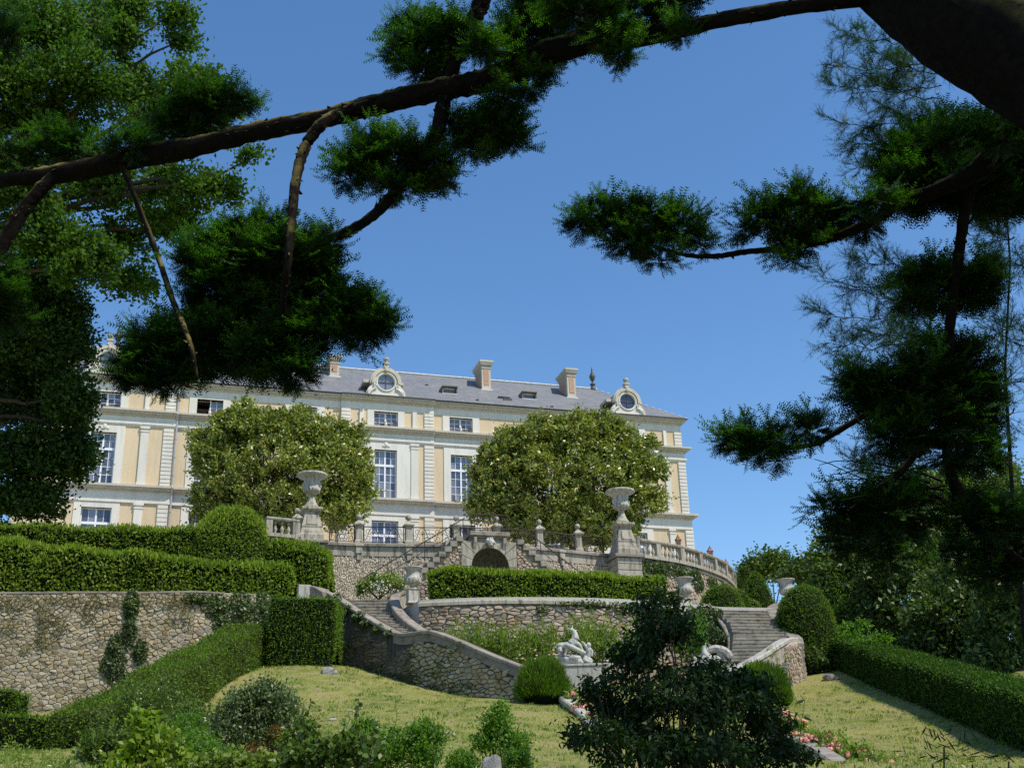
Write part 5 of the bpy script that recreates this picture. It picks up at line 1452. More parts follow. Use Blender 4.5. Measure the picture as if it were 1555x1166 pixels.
parapet('short mossy coping behind the box hedge leading to the stairs', [(472, 890, 48.4), (484, 891, 48.2), (498, 899, 47.7)], w=.5, h=1.0)
q = P(923, 1033, 43); t = thing('small_pedestal', 'small carved stone pedestal beside the statue plinth', 'pedestal', q); m = MB(); sq(m, [(.22, 0), (.22, .12), (.17, .16), (.16, .42), (.21, .47), (.22, .58)], q); m.build('block', M['urn_stone'], t, bevel=.01)
m = MB(); m.lathe([(.1, .58), (.16, .66), (.05, .72)], 8, q); m.build('cap_carving', M['urn_stone'], t, smooth=True)

# goat statues
def goat_group(Y, ox, oy, label, mirror=False, sc=1.0):
    pc = P(ox, oy, Y); k = Y / FPX * sc
    def W(x, y, d=0.0):      # sculptor's sheet: crop units (8.97 per photo pixel) from the plinth top centre
        sx = (x - 480) / 8.97 * k * (-1 if mirror else 1); return pc + np.array([sx, -d, (728 - y) / 8.97 * k])
    t = thing('goat_statue', label, 'statue', pc, 'pair of goat statues')
    r = MB(); mk = k / 8.97
    for x, y, d, rx, rz, ry in ((420, 690, 0, 150, 60, 120), (360, 660, .1, 90, 55, 90), (470, 650, .15, 110, 60, 90), (640, 680, .05, 80, 60, 90), (540, 700, .2, 70, 40, 60), (400, 610, -.05, 60, 35, 70), (320, 705, .15, 70, 35, 50)):
        r.sphere(W(x, y, d), mk, 10, 7, (rx, ry, rz), .08)
    o = r.build('rock_base', M['marble'], t); md = o.modifiers.new('r', 'REMESH'); md.mode = 'VOXEL'; md.voxel_size = .03; md.use_smooth_shade = True
    g = MB()
    def T(pts, rad): g.tube([W(*p) for p in smooth_path([np.array(p, float) for p in pts], 4)], list(np.interp(np.linspace(0, 1, (len(pts) - 1) * 4 + 1), np.linspace(0, 1, len(rad)), [q * mk for q in rad])), 9)
    T([(255, 480, .0), (300, 470, .0), (380, 470, .0), (450, 450, .05), (490, 420, .05)], [38, 52, 55, 60, 55])             # trunk
    T([(440, 450, .05), (490, 400, .05), (495, 330, .03), (478, 275, .02)], [66, 60, 46, 34])                              # neck
    T([(478, 280, .02), (455, 262, .05), (430, 258, .10)], [34, 30, 17])                                                   # head
    T([(470, 262, .0), (462, 225, 0), (468, 188, -.02)], [14, 11, 6]); T([(455, 268, .05), (415, 248, .08), (372, 248, .08)], [13, 11, 6]); T([(486, 268, .0), (515, 262, -.05), (538, 250, -.08)], [12, 9, 5])
    T([(265, 500, .08), (290, 560, .1), (240, 600, .1), (228, 660, .1), (215, 692, .14)], [40, 28, 14, 12, 15])            # hind leg
    T([(300, 510, -.1), (330, 570, -.1), (300, 620, -.1), (310, 680, -.1)], [36, 24, 13, 12])
    T([(245, 470, 0), (218, 488, 0), (202, 498, 0)], [14, 10, 5])                                                          # tail
    T([(470, 440, .1), (540, 460, .15), (575, 520, .15), (600, 560, .12)], [36, 24, 16, 14])                               # fore leg
    T([(455, 470, -.05), (520, 520, -.05), (560, 570, -.05), (590, 600, 0)], [30, 20, 14, 13])
    gb = g.build('goat', M['marble'], t); md = gb.modifiers.new('r', 'REMESH'); md.mode = 'VOXEL'; md.voxel_size = .016; md.use_smooth_shade = True
    g = MB()      # the child wrestling it
    T([(640, 640, .05), (660, 590, .05), (668, 540, .05), (655, 500, .05)], [44, 38, 42, 30]); T([(655, 500, .05), (668, 478, .08)], [16, 18]); g.sphere(W(672, 470, .08), mk * 34, 10, 8, (1, 1, 1.15), .03)
    T([(680, 520, .1), (712, 560, .1), (700, 620, .12)], [22, 18, 12]); T([(650, 515, .1), (620, 470, .12), (600, 432, .1), (572, 425, .1)], [20, 16, 12, 10])
    T([(350, 465, .26), (430, 500, .3), (520, 545, .28), (610, 590, .2)], [26, 36, 34, 34])     # leg thrown across
    T([(350, 465, .26), (372, 530, .28), (352, 590, .28), (340, 610, .32)], [26, 20, 14, 14])
    T([(630, 640, .2), (600, 670, .26), (650, 700, .28), (700, 712, .28)], [34, 26, 18, 14])
    gb = g.build('child_figure', M['marble'], t); md = gb.modifiers.new('r', 'REMESH'); md.mode = 'VOXEL'; md.voxel_size = .016; md.use_smooth_shade = True
    return t, pc
goat_group(41.0, 873.5, 1010, 'white marble goat statue on the visible grey plinth')
pc = P(879.5, 1010, 41.0); t = thing('statue_plinth', 'streaked grey stone plinth under the left goat statue', 'plinth', pc - UP * 1.3)
m = MB(); m.box(pc[0] - .72, pc[0] + .72, pc[1] - .42, pc[1] + .5, pc[2] - 1.5, pc[2] - .085); m.build('block', M['urn_stone'], t, bevel=.02)
m = MB(); m.box(pc[0] - .75, pc[0] + .75, pc[1] - .45, pc[1] + .53, pc[2] - .08, pc[2] - .002); m.build('slab', M['urn_stone'], t, bevel=.015)
goat_group(43.5, 1074, 1024, 'white marble goat statue half hidden behind the dark tree', True, .8)
pc = P(1077, 1024, 43.5); t = thing('statue_plinth', 'stone plinth under the half hidden right goat statue', 'plinth', pc - UP * 1.3)
m = MB(); m.box(pc[0] - .75, pc[0] + .75, pc[1] - .42, pc[1] + .5, pc[2] - 1.5, pc[2] - .085); m.build('block', M['urn_stone'], t, bevel=.02)
m = MB(); m.box(pc[0] - .78, pc[0] + .78, pc[1] - .45, pc[1] + .53, pc[2] - .08, pc[2] - .002); m.build('slab', M['urn_stone'], t, bevel=.015)
q = P(1104, 1000, 45.4); t = thing('stone_scroll', 'curled stone scroll at the foot of the right stair parapet', 'scroll', q - UP * .4)
m = MB(); m.tube([q + np.array([-.45 + .55 * math.cos(a) * (1 - a / 14), 0, .05 + .38 * math.sin(a) * (1 - a / 14)]) for a in np.linspace(0, 7.5, 22)], [.17 * (1 - i / 34) for i in range(22)], 8, .05); m.box(q[0] - .7, q[0] + .3, q[1] - .2, q[1] + .35, q[2] - .9, q[2] - .25); m.build('carving', M['urn_stone'], t)

# low garden walls flanking the central walk
parapet('low stone edging wall descending from the round bush', [(858, 1056, 38.5), (883, 1073, 36), (908, 1097, 33), (938, 1122, 30), (985, 1152, 27), (1040, 1188, 24)], w=.5, h=1.1, mat='urn_stone', name='edging_wall')
parapet('low stone edging wall among the pink roses', [(1130, 1075, 38), (1165, 1098, 34), (1205, 1116, 31), (1240, 1132, 28), (1290, 1164, 25), (1330, 1192, 23)], w=.4, h=1.1, name='edging_wall', mat='coping')

# ------------------------------------------------------------------ ivy and climbing growth (each on its wall)
def zrel(W, px, py, Y):
    q = P(px, py, Y); i = np.argmin(np.hypot(W.q[:, 0] - q[0], W.q[:, 1] - q[1])); return W.u[i], q[2]
def ivy_thing(W, label, spots, mat='ivy', L=.12, Wd=.10, d=(.06, .22), name='ivy'):
    bl = []
    for px, py, Y, ru, rz, k in spots: u, z = zrel(W, px, py, Y); bl.append((u, z, ru, rz, k))
    u, z = bl[0][0], bl[0][1]; t = thing(name, label, name.replace('_', ' '), W.pt(u, z))
    ivy_on(W, t, bl, M[mat], L=L, W=Wd, d=d, name='leaves')
ivy_thing(W_LEFT, 'dark ivy column climbing the middle of the golden rubble wall', [(203, 920, 44, .3, .6, 420), (202, 960, 44, .28, .7, 420), (206, 990, 44, .3, .5, 300), (180, 1010, 44, .5, .6, 420), (172, 985, 43.9, .3, .6, 260), (190, 1035, 44, .6, .35, 260)])
ivy_thing(W_LEFT, 'silvery ivy covering the wall top beside the box hedge', [(330, 920, 44.9, .6, .5, 500), (365, 925, 45.8, .7, .7, 800), (400, 930, 46.8, .6, .9, 700), (335, 945, 45, .4, .5, 260), (300, 910, 44.6, .6, .25, 240), (372, 955, 46, .5, .6, 400)], L=.11)
ivy_thing(W_LEFT, 'thin yellowish growth hanging down the left of the rubble wall', [(60, 930, 43.4, .35, .7, 260), (65, 965, 43.4, .3, .6, 240), (100, 950, 43.5, .3, .5, 160), (15, 915, 43.3, .9, .35, 300), (140, 912, 43.6, 1.6, .25, 420), (250, 912, 44.2, 1.2, .3, 320), (262, 930, 44.3, .4, .6, 160), (10, 950, 43.3, .5, .4, 150), (130, 930, 43.6, .3, .5, 130), (285, 935, 44.5, .3, .6, 120), (30, 985, 43.4, .3, .3, 60), (150, 960, 43.7, .2, .5, 60)], mat='wall_weed', L=.08, Wd=.035, name='wall_creeper')
ivy_thing(W_STAIR, 'ivy trailing under the coping of the lower left stairs', [(515, 914, 47.2, .5, .3, 200), (528, 925, 46.6, .5, .22, 190), (545, 936, 46, .5, .2, 170), (560, 946, 45.5, .4, .18, 120), (578, 954, 44.8, .4, .18, 100), (590, 962, 44.2, .3, .15, 60), (512, 950, 47.2, .35, .9, 200), (530, 985, 46.4, .2, .5, 60), (516, 985, 47, .3, .5, 90)], L=.10)
ivy_thing(W_STAIR, 'grey green weeds along the foot of the stair wall', [(570, 1015, 45, .8, .25, 110), (600, 1030, 44, .6, .25, 110), (640, 1030, 43, .8, .4, 220), (670, 1020, 42, .6, .5, 160), (630, 1010, 43, .5, .4, 70), (700, 1045, 41.2, .7, .25, 120), (660, 1045, 42, .8, .2, 130), (690, 985, 41.5, .5, .3, 70)], mat='laurel', L=.10, Wd=.05, d=(.03, .3), name='wall_weeds')
ivy_thing(bw, 'ivy hanging over the curved bastion wall', [(990, 858, 57.6, .8, .4, 380), (1010, 862, 58.2, .8, .5, 450), (1035, 868, 59, .8, .5, 420), (1055, 872, 60, .7, .45, 300), (1060, 885, 60.3, .6, .5, 260), (1080, 885, 61.6, .7, .4, 220), (975, 868, 57, .4, .5, 200), (1100, 892, 63, .6, .3, 150)], L=.15, Wd=.11)
ivy_thing(W_BACK, 'ivy draped over the coping of the statue border wall', [(900, 917, 47.8, .8, .18, 150), (940, 922, 48.2, 1.0, .22, 260), (985, 929, 48.7, 1.0, .25, 280), (860, 917, 47.5, .7, .12, 70), (1020, 935, 49.1, .6, .3, 200), (830, 925, 47.3, .3, .25, 60)], L=.12, d=(.1, .25))
ivy_thing(W_TOWER, 'grassy weeds at the parapet of the right stair tower', [(1172, 990, 45.4, .3, .3, 60), (1176, 1010, 45.6, .2, .4, 50), (1190, 1000, 46, .2, .2, 30)], mat='rose_leaf', L=.1, Wd=.04, name='wall_weeds')

t = thing('ivy', 'ivy on the dark wall of the curved parapet left of the right stairs', 'ivy', P(1085, 960, 49.5))
pp = []
for i in range(900):
    a = rnd.random(); q = P(1050 + 62 * a, 925 + 40 * a + rnd.uniform(2, 44), 51 - 2.2 * a - rnd.uniform(.3, .6)); pp.append(q)
leaves_obj('leaves', np.array(pp), np.tile([-.3, -1, .3], (len(pp), 1)), .13, .09, M['ivy'], t, up=-.3, rand=.6)
ivy_thing(W_EXT, 'dark ivy under the parapet left of the right stairs', [(1050, 945, 49.7, .7, .7, 420), (1072, 940, 50.1, .7, .7, 420), (1062, 970, 49.9, .8, .6, 300), (1090, 945, 50.3, .4, .6, 200)], L=.13)
# ------------------------------------------------------------------ clipped hedges
def hrow(px, pyb, pyt, Y): a, b = P(px, pyb, Y), P(px, pyt, Y); return (a[0], a[1], a[2] - .15, b[2])
BACK = (0, 1)
clipped('box_hedge', 'dark cube-shaped yew hedge block at the left end of the stair wall', 'hedge', hedge_grid([hrow(403, 1012, 905, 44), hrow(455, 1013, 905, 44), hrow(507, 1011, 905, 44)], BACK, 2.2, .12, .3), M['yew_hedge'], 330, .10, .03, .05)
clipped('sloping_hedge', 'long yew hedge climbing to the cube-shaped block', 'hedge', hedge_grid([hrow(148, 1150, 1078, 33.4), hrow(200, 1130, 1052, 35), hrow(270, 1105, 1022, 37), hrow(340, 1058, 984, 41), hrow(413, 1011, 944, 45)], (0, 0, 1), 1.9, .1, .35), M['yew_hedge'], 330, .10, .03, .09, hull='hull_brown')
clipped('low_hedge', 'low dark hedge at the foot of the rubble wall', 'hedge', hedge_grid([hrow(-30, 1142, 1084, 33.8), hrow(60, 1142, 1086, 33.8), hrow(150, 1148, 1086, 33.4)], BACK, 1.3, .15, .35), M['yew_hedge'], 280, .10, .035, .07)
clipped('hedge_end', 'hedge end block cut by the left edge beside the rubble wall', 'hedge', hedge_grid([hrow(-60, 1110, 1042, 36), hrow(11, 1112, 1045, 36)], BACK, 1.6, .12, .3), M['yew_hedge'], 260, .10, .035, .05)
clipped('front_hedge', 'long leafy hedge standing on top of the rubble wall', 'hedge', hedge_grid([hrow(-80, 901, 812, 45.2), hrow(0, 901, 818, 45.4), hrow(120, 900, 830, 45.8), hrow(215, 899, 840, 46.2), hrow(300, 898, 848, 46.8), hrow(390, 899, 856, 48), hrow(447, 900, 858, 49)], (0, 0, 1), 1.5, .3, .35), M['hornbeam'], 210, .15, .085, .2, shoots=.6, tip='hedge_lit_tip')
clipped('rear_hedge', 'tall sunlit hedge behind the one on the rubble wall', 'hedge', hedge_grid([hrow(-80, 880, 786, 48.6), hrow(60, 880, 800, 49), hrow(180, 880, 801, 49.6), hrow(300, 880, 801, 50.2), hrow(380, 885, 806, 50.8)], (0, 0, 1), 1.4, .25, .35), M['hornbeam'], 200, .14, .075, .18, shoots=.6, tip='hedge_lit_tip')
clipped('end_hedge', 'rounded hedge end left of the pebbled terrace wall', 'hedge', hedge_grid([hrow(408, 893, 816, 50), hrow(450, 893, 819, 50), hrow(495, 893, 833, 50.2)], BACK, 2.0, .5, .3), M['hornbeam'], 210, .14, .075, .14, shoots=.6, tip='hedge_lit_tip')
c = P(346, 886, 50.6) - UP * .9; top = P(346, 772, 50.6)
clipped('domed_topiary', 'large round clipped bush rising from the left hedges', 'topiary', dome_grid(c, 1.92, 1.6, top[2] - c[2], 2.4), M['hornbeam'], 330, .11, .05, .12, shoots=.5, tip='hedge_lit_tip')
cop = [W_BACK.pt(u, 0, -.75) for u in np.linspace(.1, W_BACK.len - .2, 9)]; zt_ = [P(px, py, Y)[2] for px, py, Y in ((642, 871, 48.2), (690, 869, 48), (740, 869, 48), (790, 870, 48.1), (840, 871, 48.4), (890, 873, 48.7), (940, 876, 49.2), (985, 878, 49.7), (1030, 881, 50.4))]
clipped('middle_hedge', 'long curved hedge on the low wall in front of the grotto', 'hedge', hedge_grid([(q[0], q[1], W_BACK.at(0)[2] * 0 + zL1 - .1, z) for q, z in zip(cop, zt_)], (0, 0, 1), 1.3, .2, .3), M['hornbeam'], 250, .13, .075, .2, shoots=1.1, tip='hedge_lit_tip')
q = [hrow(1243, 1019, 950, 50.5), hrow(1260, 1020, 962, 49.4), hrow(1330, 1052, 988, 43.5), hrow(1400, 1082, 1008, 38.3), hrow(1480, 1114, 1030, 33.6), hrow(1555, 1145, 1049, 29.3), hrow(1700, 1215, 1092, 23.5)]
clipped('long_hedge', 'long straight yew hedge running down the right of the lawn', 'hedge', hedge_grid(q, (0, 0, 1), 1.5, .12, .35), M['yew_dark'], 330, .09, .03, .04)
# topiary by the right stairs
def dome(px, pyb, pyt, w, Y, label, mat='yew_hedge', power=2.3, depth=1.0, name='domed_topiary', dens=330, rough=.04):
    c = P(px, pyb, Y); t = P(px, pyt, Y); r = w / 2 * Y / FPX
    return clipped(name, label, 'topiary', dome_grid(c - UP * .2, r, r * depth, t[2] - c[2] + .2, power), M[mat], dens, .09, .03, rough)
dome(1097, 930, 889, 70, 53.6, 'round yew dome beside the top of the right stairs')
dome(1121, 930, 894, 46, 54.8, 'smaller yew dome behind the one beside the right stairs')
dome(1152, 932, 866, 56, 57.5, 'bell-shaped yew behind the right stairs', power=1.6, name='bell_topiary')
dome(1127, 930, 907, 38, 55.6, 'low clipped shrub between the yew domes', 'hornbeam')
dome(1142, 930, 911, 30, 54.9, 'low yellow green shrub at the head of the right stairs', 'yellow_leaf', name='small_shrub', rough=.12)
c = P(1231, 1016, 49.6); t = P(1228, 892, 49.9)
clipped('yew_mass', 'huge rounded yew at the right of the right stairs', 'topiary', dome_grid(c - UP * .3, 1.36, 1.4, t[2] - c[2] + .3, 2.7), M['yew_hedge'], 360, .09, .028, .05)
def loose_bush(name, label, cat, ells, mat, n_cl, n_lf, cr, L, W, loc, stems=True, up=.3, extra=None, droop=0.0, hull=0.5, local=False, flat=.85):
    t = thing(name, label, cat, loc)
    pos, nr = crown(ells, n_cl, n_lf, cr, L, flat)
    leaves_obj('foliage', pos, nr, L, W, M[mat], t, up=up, droop=droop)
    if stems:
        m = MB(); b = np.asarray(loc, float)
        for c, r, _ in ells:
            for k in range(3):
                e = np.asarray(c) + np.array([rnd.uniform(-.6, .6) * r[0], rnd.uniform(-.6, .6) * r[1], rnd.uniform(-.3, .5) * r[2]])
                m.tube(limb_path(b - UP * .1, e, 5, .05, .12, rnd.randint(0, 999)), [.025, .02, .016, .012, .008, .005], 4)
        m.build('stems', M['bark'], t)
    return t
def E_(px, py, Y, rx, ry, w=1, ryy=None):
    k = Y / FPX; return (P(px, py, Y), (rx * k, (ryy if ryy else (rx + ry) / 2) * k, ry * k), w)
# round bushes at the foot of the border
def feathery(name, label, c, r, h, Y):
    base = P(c[0], c[1], Y); R_ = r * Y / FPX; H = h * Y / FPX; t = thing(name, label, 'bush', base)
    m = MB(); m.sphere(base + UP * H * .45, 1, 18, 12, (R_ * .78, R_ * .78, H * .46), .05); m.build('shade_hull', M['hull'], t)
    n = 9000; d = rdir(n); d[:, 2] = np.abs(d[:, 2]) * 1.2 - .35; d /= np.linalg.norm(d, axis=1, keepdims=True)
    lob = 1 + .16 * vnoise(d, 3.6, 4 + len(label))
    pos = base + UP * H * .42 + d * np.array([R_, R_, H * .56]) * (rng.uniform(.72, 1.0, n) * lob)[:, None]
    pos[:, 2] = np.maximum(pos[:, 2], base[2] - .1)
    ax = d * .8 + np.array([0, 0, .9]) + rdir(n) * .35
    V, F = leaf_quads(pos, ax, rdir(n), rng.uniform(.12, .30, n), .02, .02)
    link('foliage', mesh_np('foliage', V, F, 4), M['yew_hedge'], t)
feathery('round_bush', 'round feathery green bush at the end of the stair wall', (826, 1080), 42, 80, 38.6)
feathery('round_bush', 'round feathery green bush behind the pink roses at right', (1160, 1090), 46, 84, 40.5)
# shrubs in the border under the low wall
for k, (px, py, rx, ry, Y, lb, mt) in enumerate(((705, 975, 26, 28, 44.5, 'rose shrubs at the left end of the statue border', 'rose_leaf'), (745, 978, 26, 27, 44, 'rose shrubs left of the middle of the statue border', 'rose_leaf'), (788, 985, 27, 32, 43.4, 'tall rose shrubs left of the goat statue', 'rose_leaf'), (828, 985, 22, 32, 43.6, 'pale rose shrub directly left of the goat statue', 'rose_leaf'), (908, 978, 30, 36, 44, 'yellow green shrub directly right of the goat statue', 'rose_leaf'), (880, 965, 24, 24, 45, 'upright shrub behind the goat statue', 'rose_leaf'), (960, 985, 34, 40, 45, 'leafy shrub between the goat statue and the dark tree', 'lime_leaf'), (1050, 975, 25, 42, 46.6, 'yellow green shrub beside the dark parapet', 'lime_leaf'))):
    e = [E_(px - rx * .4, py + 8, Y, rx * .7, ry * .8), E_(px + rx * .4, py + 4, Y, rx * .6, ry * .9), E_(px, py + 14, Y, rx, ry * .6)]
    t = loose_bush('rose_shrub' if k < 6 else 'leafy_shrub', lb, 'shrub', e, mt, 60, 40, .17, .10, .055, P(px, py + ry + 6, Y), up=.9)
    # upright young canes breaking the outline
    m = 520; a = rng.uniform(-1, 1, m); c = P(px, py, Y); sc = Y / FPX
    base = c + np.stack([a * rx * sc, rng.uniform(-.5, .4, m), (rng.uniform(-.3, 1.25, m)) * ry * sc * (1 - .35 * a * a) * (1 + .25 * np.sin(a * 9 + k))], 1)
    V, F = leaf_quads(base, np.stack([rng.normal(0, .25, m), rng.normal(0, .25, m), np.ones(m)], 1), rdir(m), .16, .04, .02); link('outer_leaves', mesh_np('outer_leaves', V, F, 4), M['yellow_leaf' if k != 7 else 'lime_leaf'], t)
    if k in (0, 2, 3):
        mm = None
        for j in range(9):
            b = P(px + rnd.uniform(-rx, rx), py + rnd.uniform(0, ry), Y - .6)
            if mm is None: q = MB(); q.sphere((0, 0, 0), .05, 6, 4, (1, 1, .7), .25); o = q.build('blossom', M['white_petal' if k == 0 else 'pale_pink'], t, local=True); mm = o.data
            else: o = link('blossom', mm, None, t, True)
            o.location = tuple(b - wloc(t))
t = loose_bush('white_rose_bush', 'white flowering rose bush at the foot of the pebbled wall', 'shrub', [E_(572, 888, 50.4, 26, 17), E_(600, 884, 50.4, 18, 14), E_(556, 895, 50.4, 14, 14)], 'rose_leaf', 70, 34, .2, .11, .07, P(575, 908, 50.4), up=.4)
mm = None
for j in range(45):
    b = P(575 + rnd.gauss(0, 17), 889 + rnd.gauss(0, 8), 49.9)
    if mm is None: q = MB(); q.sphere((0, 0, 0), .038, 6, 4, (1, 1, .8), .25); o = q.build('blossom', M['white_petal'], t, local=True); mm = o.data
    else: o = link('blossom', mm, None, t, True)
    o.location = tuple(b - wloc(t))
t = loose_bush('russet_flowers', 'russet tipped shoots along the top of the hedge before the grotto', 'shrub', [E_(742, 871, 49.0, 40, 7), E_(715, 872, 49, 20, 5), E_(775, 874, 49.1, 24, 5)], 'yellow_leaf', 40, 30, .12, .09, .045, P(742, 880, 49.2) , up=1.2, stems=False)
pts = P(742, 868, 49) + np.stack([rng.normal(0, .9, 260), rng.normal(0, .25, 260), rng.normal(0, .08, 260)], 1)
leaves_obj('dry_leaves', pts, rdir(260), .10, .05, M['bush_rust'], t)

# magnolias in front of the château
def tree(name, label, base, ells, mat, n_cl, n_lf, cr, L, W, bark='bark', tr=.2, group=None, limbs=2, fork=.35, stuff=False, droop=0.0, up=.25, flat=.75, inner=.5, shell=(.55, 1.03), lean=None):
    t = thing(name, label, 'tree', base, group); base = np.asarray(base, float)
    C = np.array([e[0] for e in ells]); cen = C.mean(0)
    m = MB(); top = base + (cen - base) * np.array([fork * .8, fork * .8, fork]) if lean is None else np.asarray(lean, float)
    m.tube(limb_path(base - UP * .4, top, 6, 0, .06, 3), list(np.linspace(tr, tr * .7, 7)), 9, .06); m.build('trunk', M[bark], t, smooth=True)
    for i, (c, r, _) in enumerate(ells):
        for k in range(limbs):
            e = np.asarray(c) + np.array([rnd.uniform(-.5, .5) * r[0], rnd.uniform(-.5, .5) * r[1], rnd.uniform(-.2, .7) * r[2]])
            b = MB(); pth = limb_path(top if k == 0 else top + (np.asarray(c) - top) * .4, e, 7, .06 * np.linalg.norm(e - top), .12, i * 7 + k)
            b.tube(pth, list(np.linspace(tr * (.42 if k == 0 else .22), tr * .06, 8)), 6, .05)
            for j in range(4):
                s_ = pth[3 + j % 4]; b.tube(limb_path(s_, s_ + rdir(1)[0] * np.array(r) * .6 + UP * .1, 3, 0, .1, j), [tr * .09, tr * .06, tr * .04, tr * .02], 4)
            b.build('branch', M[bark], t, smooth=True)
    pos, nr = crown(ells, n_cl, n_lf, cr, L, flat, inner, shell)
    leaves_obj('crown', pos, nr, L, W, M[mat], t, up=up, droop=droop)
    return t
def gnd(px, Y, z): q = P(px, 800, Y); return np.array([q[0], q[1], z])
mg = 'pair of magnolias in front of the chateau'
YM = 60.5
tree('magnolia_tree', 'broad glossy magnolia behind the left terrace urn', gnd(432, YM, ZT), [E_(432, 735, YM, 118, 78, 3), E_(370, 660, YM, 58, 42, 1.1), E_(430, 665, YM, 75, 48, 1.3), E_(500, 675, YM, 52, 40, 1), E_(330, 700, YM, 42, 50, 1), E_(335, 760, YM, 45, 42, 1), E_(525, 715, YM, 42, 50, 1), E_(520, 770, YM, 42, 38, 1), E_(430, 780, YM, 110, 40, 1.5), E_(400, 795, YM, 80, 24, .8), E_(372, 622, YM, 16, 14, .12), E_(345, 640, YM, 20, 14, .15), E_(450, 630, YM, 24, 12, .15), E_(545, 660, YM, 14, 18, .12), E_(300, 672, YM, 12, 20, .12), E_(560, 745, YM, 14, 20, .12), E_(298, 790, YM, 14, 18, .12)], 'magnolia', 1750, 42, .33, .22, .11, tr=.22, group=mg, flat=.8)
YM = 63.5
tree('magnolia_tree', 'broad glossy magnolia behind the right terrace urn', gnd(865, YM, ZT), [E_(865, 742, YM, 116, 72, 3), E_(815, 675, YM, 50, 36, 1), E_(880, 668, YM, 66, 42, 1.3), E_(930, 672, YM, 40, 36, .8), E_(765, 700, YM, 40, 36, .9), E_(760, 745, YM, 46, 50, 1), E_(960, 705, YM, 42, 40, 1), E_(965, 760, YM, 40, 45, 1), E_(865, 790, YM, 115, 36, 1.5), E_(766, 672, YM, 14, 26, .25), E_(745, 770, YM, 36, 24, .6), E_(810, 808, YM, 60, 20, .9), E_(915, 812, YM, 62, 20, .9), E_(820, 640, YM, 16, 12, .12), E_(855, 645, YM, 20, 12, .15), E_(905, 636, YM, 24, 12, .15), E_(1000, 715, YM, 14, 22, .15), E_(985, 670, YM, 12, 16, .1), E_(730, 715, YM, 12, 16, .1), E_(1003, 765, YM, 10, 16, .1)], 'magnolia', 1800, 42, .34, .23, .115, tr=.22, group=mg, flat=.8)

# big oak at the left
YO = 30
ob = P(-170, 1000, 31); ob[2] = gz(ob[0], ob[1])
oak = [(60, 50, 85, 70, 1.6), (150, 50, 60, 60, 1), (200, 20, 40, 40, .5), (265, 30, 34, 34, .45), (275, 70, 22, 22, .2), (120, 130, 95, 55, 1.5), (205, 150, 70, 50, 1.1), (290, 130, 55, 42, .8), (335, 165, 45, 32, .55), (265, 190, 75, 34, .8), (60, 200, 85, 60, 1.2), (35, 290, 60, 60, .9),
       (150, 290, 60, 60, .7), (240, 290, 60, 45, .6), (300, 290, 50, 38, .5), (345, 290, 28, 30, .3), (382, 238, 20, 14, .15), (250, 345, 60, 40, .45), (60, 370, 70, 60, 1.0), (130, 400, 50, 55, .6), (200, 430, 38, 38, .3), (190, 370, 40, 40, .3), (60, 460, 75, 60, 1.3), (40, 540, 75, 65, 1.5), (100, 520, 42, 48, .6),
       (50, 620, 85, 60, 1.6), (110, 610, 38, 45, .6), (55, 700, 80, 55, 1.4), (30, 765, 70, 32, .8), (110, 690, 30, 40, .35), (180, 60, 30, 40, .3), (10, 130, 60, 90, 1)]
tree('oak_tree', 'big leafy oak filling the left side of the view', ob, [E_(a, b, YO + rnd.uniform(-2.2, 2.5), rx * 1.05, ry * 1.05, (rx * ry) ** .9 * (1.0 if (b > 430 or a < 150) else .85), (rx + ry) * .55) for a, b, rx, ry, w in oak if b < 440], 'oak', 2600, 34, .29, .135, .085, tr=.4, limbs=1, flat=.8, inner=.7, shell=(.1, 1.05), lean=P(-150, 420, 31))

tree('shaded_lower_oak', 'dark lower crown of the oak at the left edge, shade painted into its leaves', P(-110, 1080, 33) * [1, 1, 0] + UP * gz(P(-110, 1080, 33)[0], 33), [E_(a, b, 33 + rnd.uniform(-1.5, 1.5), rx, ry, rx * ry, (rx + ry) * .55) for a, b, rx, ry, w in oak if b >= 440], 'shaded_oak', 2300, 38, .30, .13, .08, tr=.3, limbs=1, flat=.8, inner=.7, shell=(.1, 1.05), lean=P(-90, 620, 33))  # lower oak split off; its shade is put into darker leaves

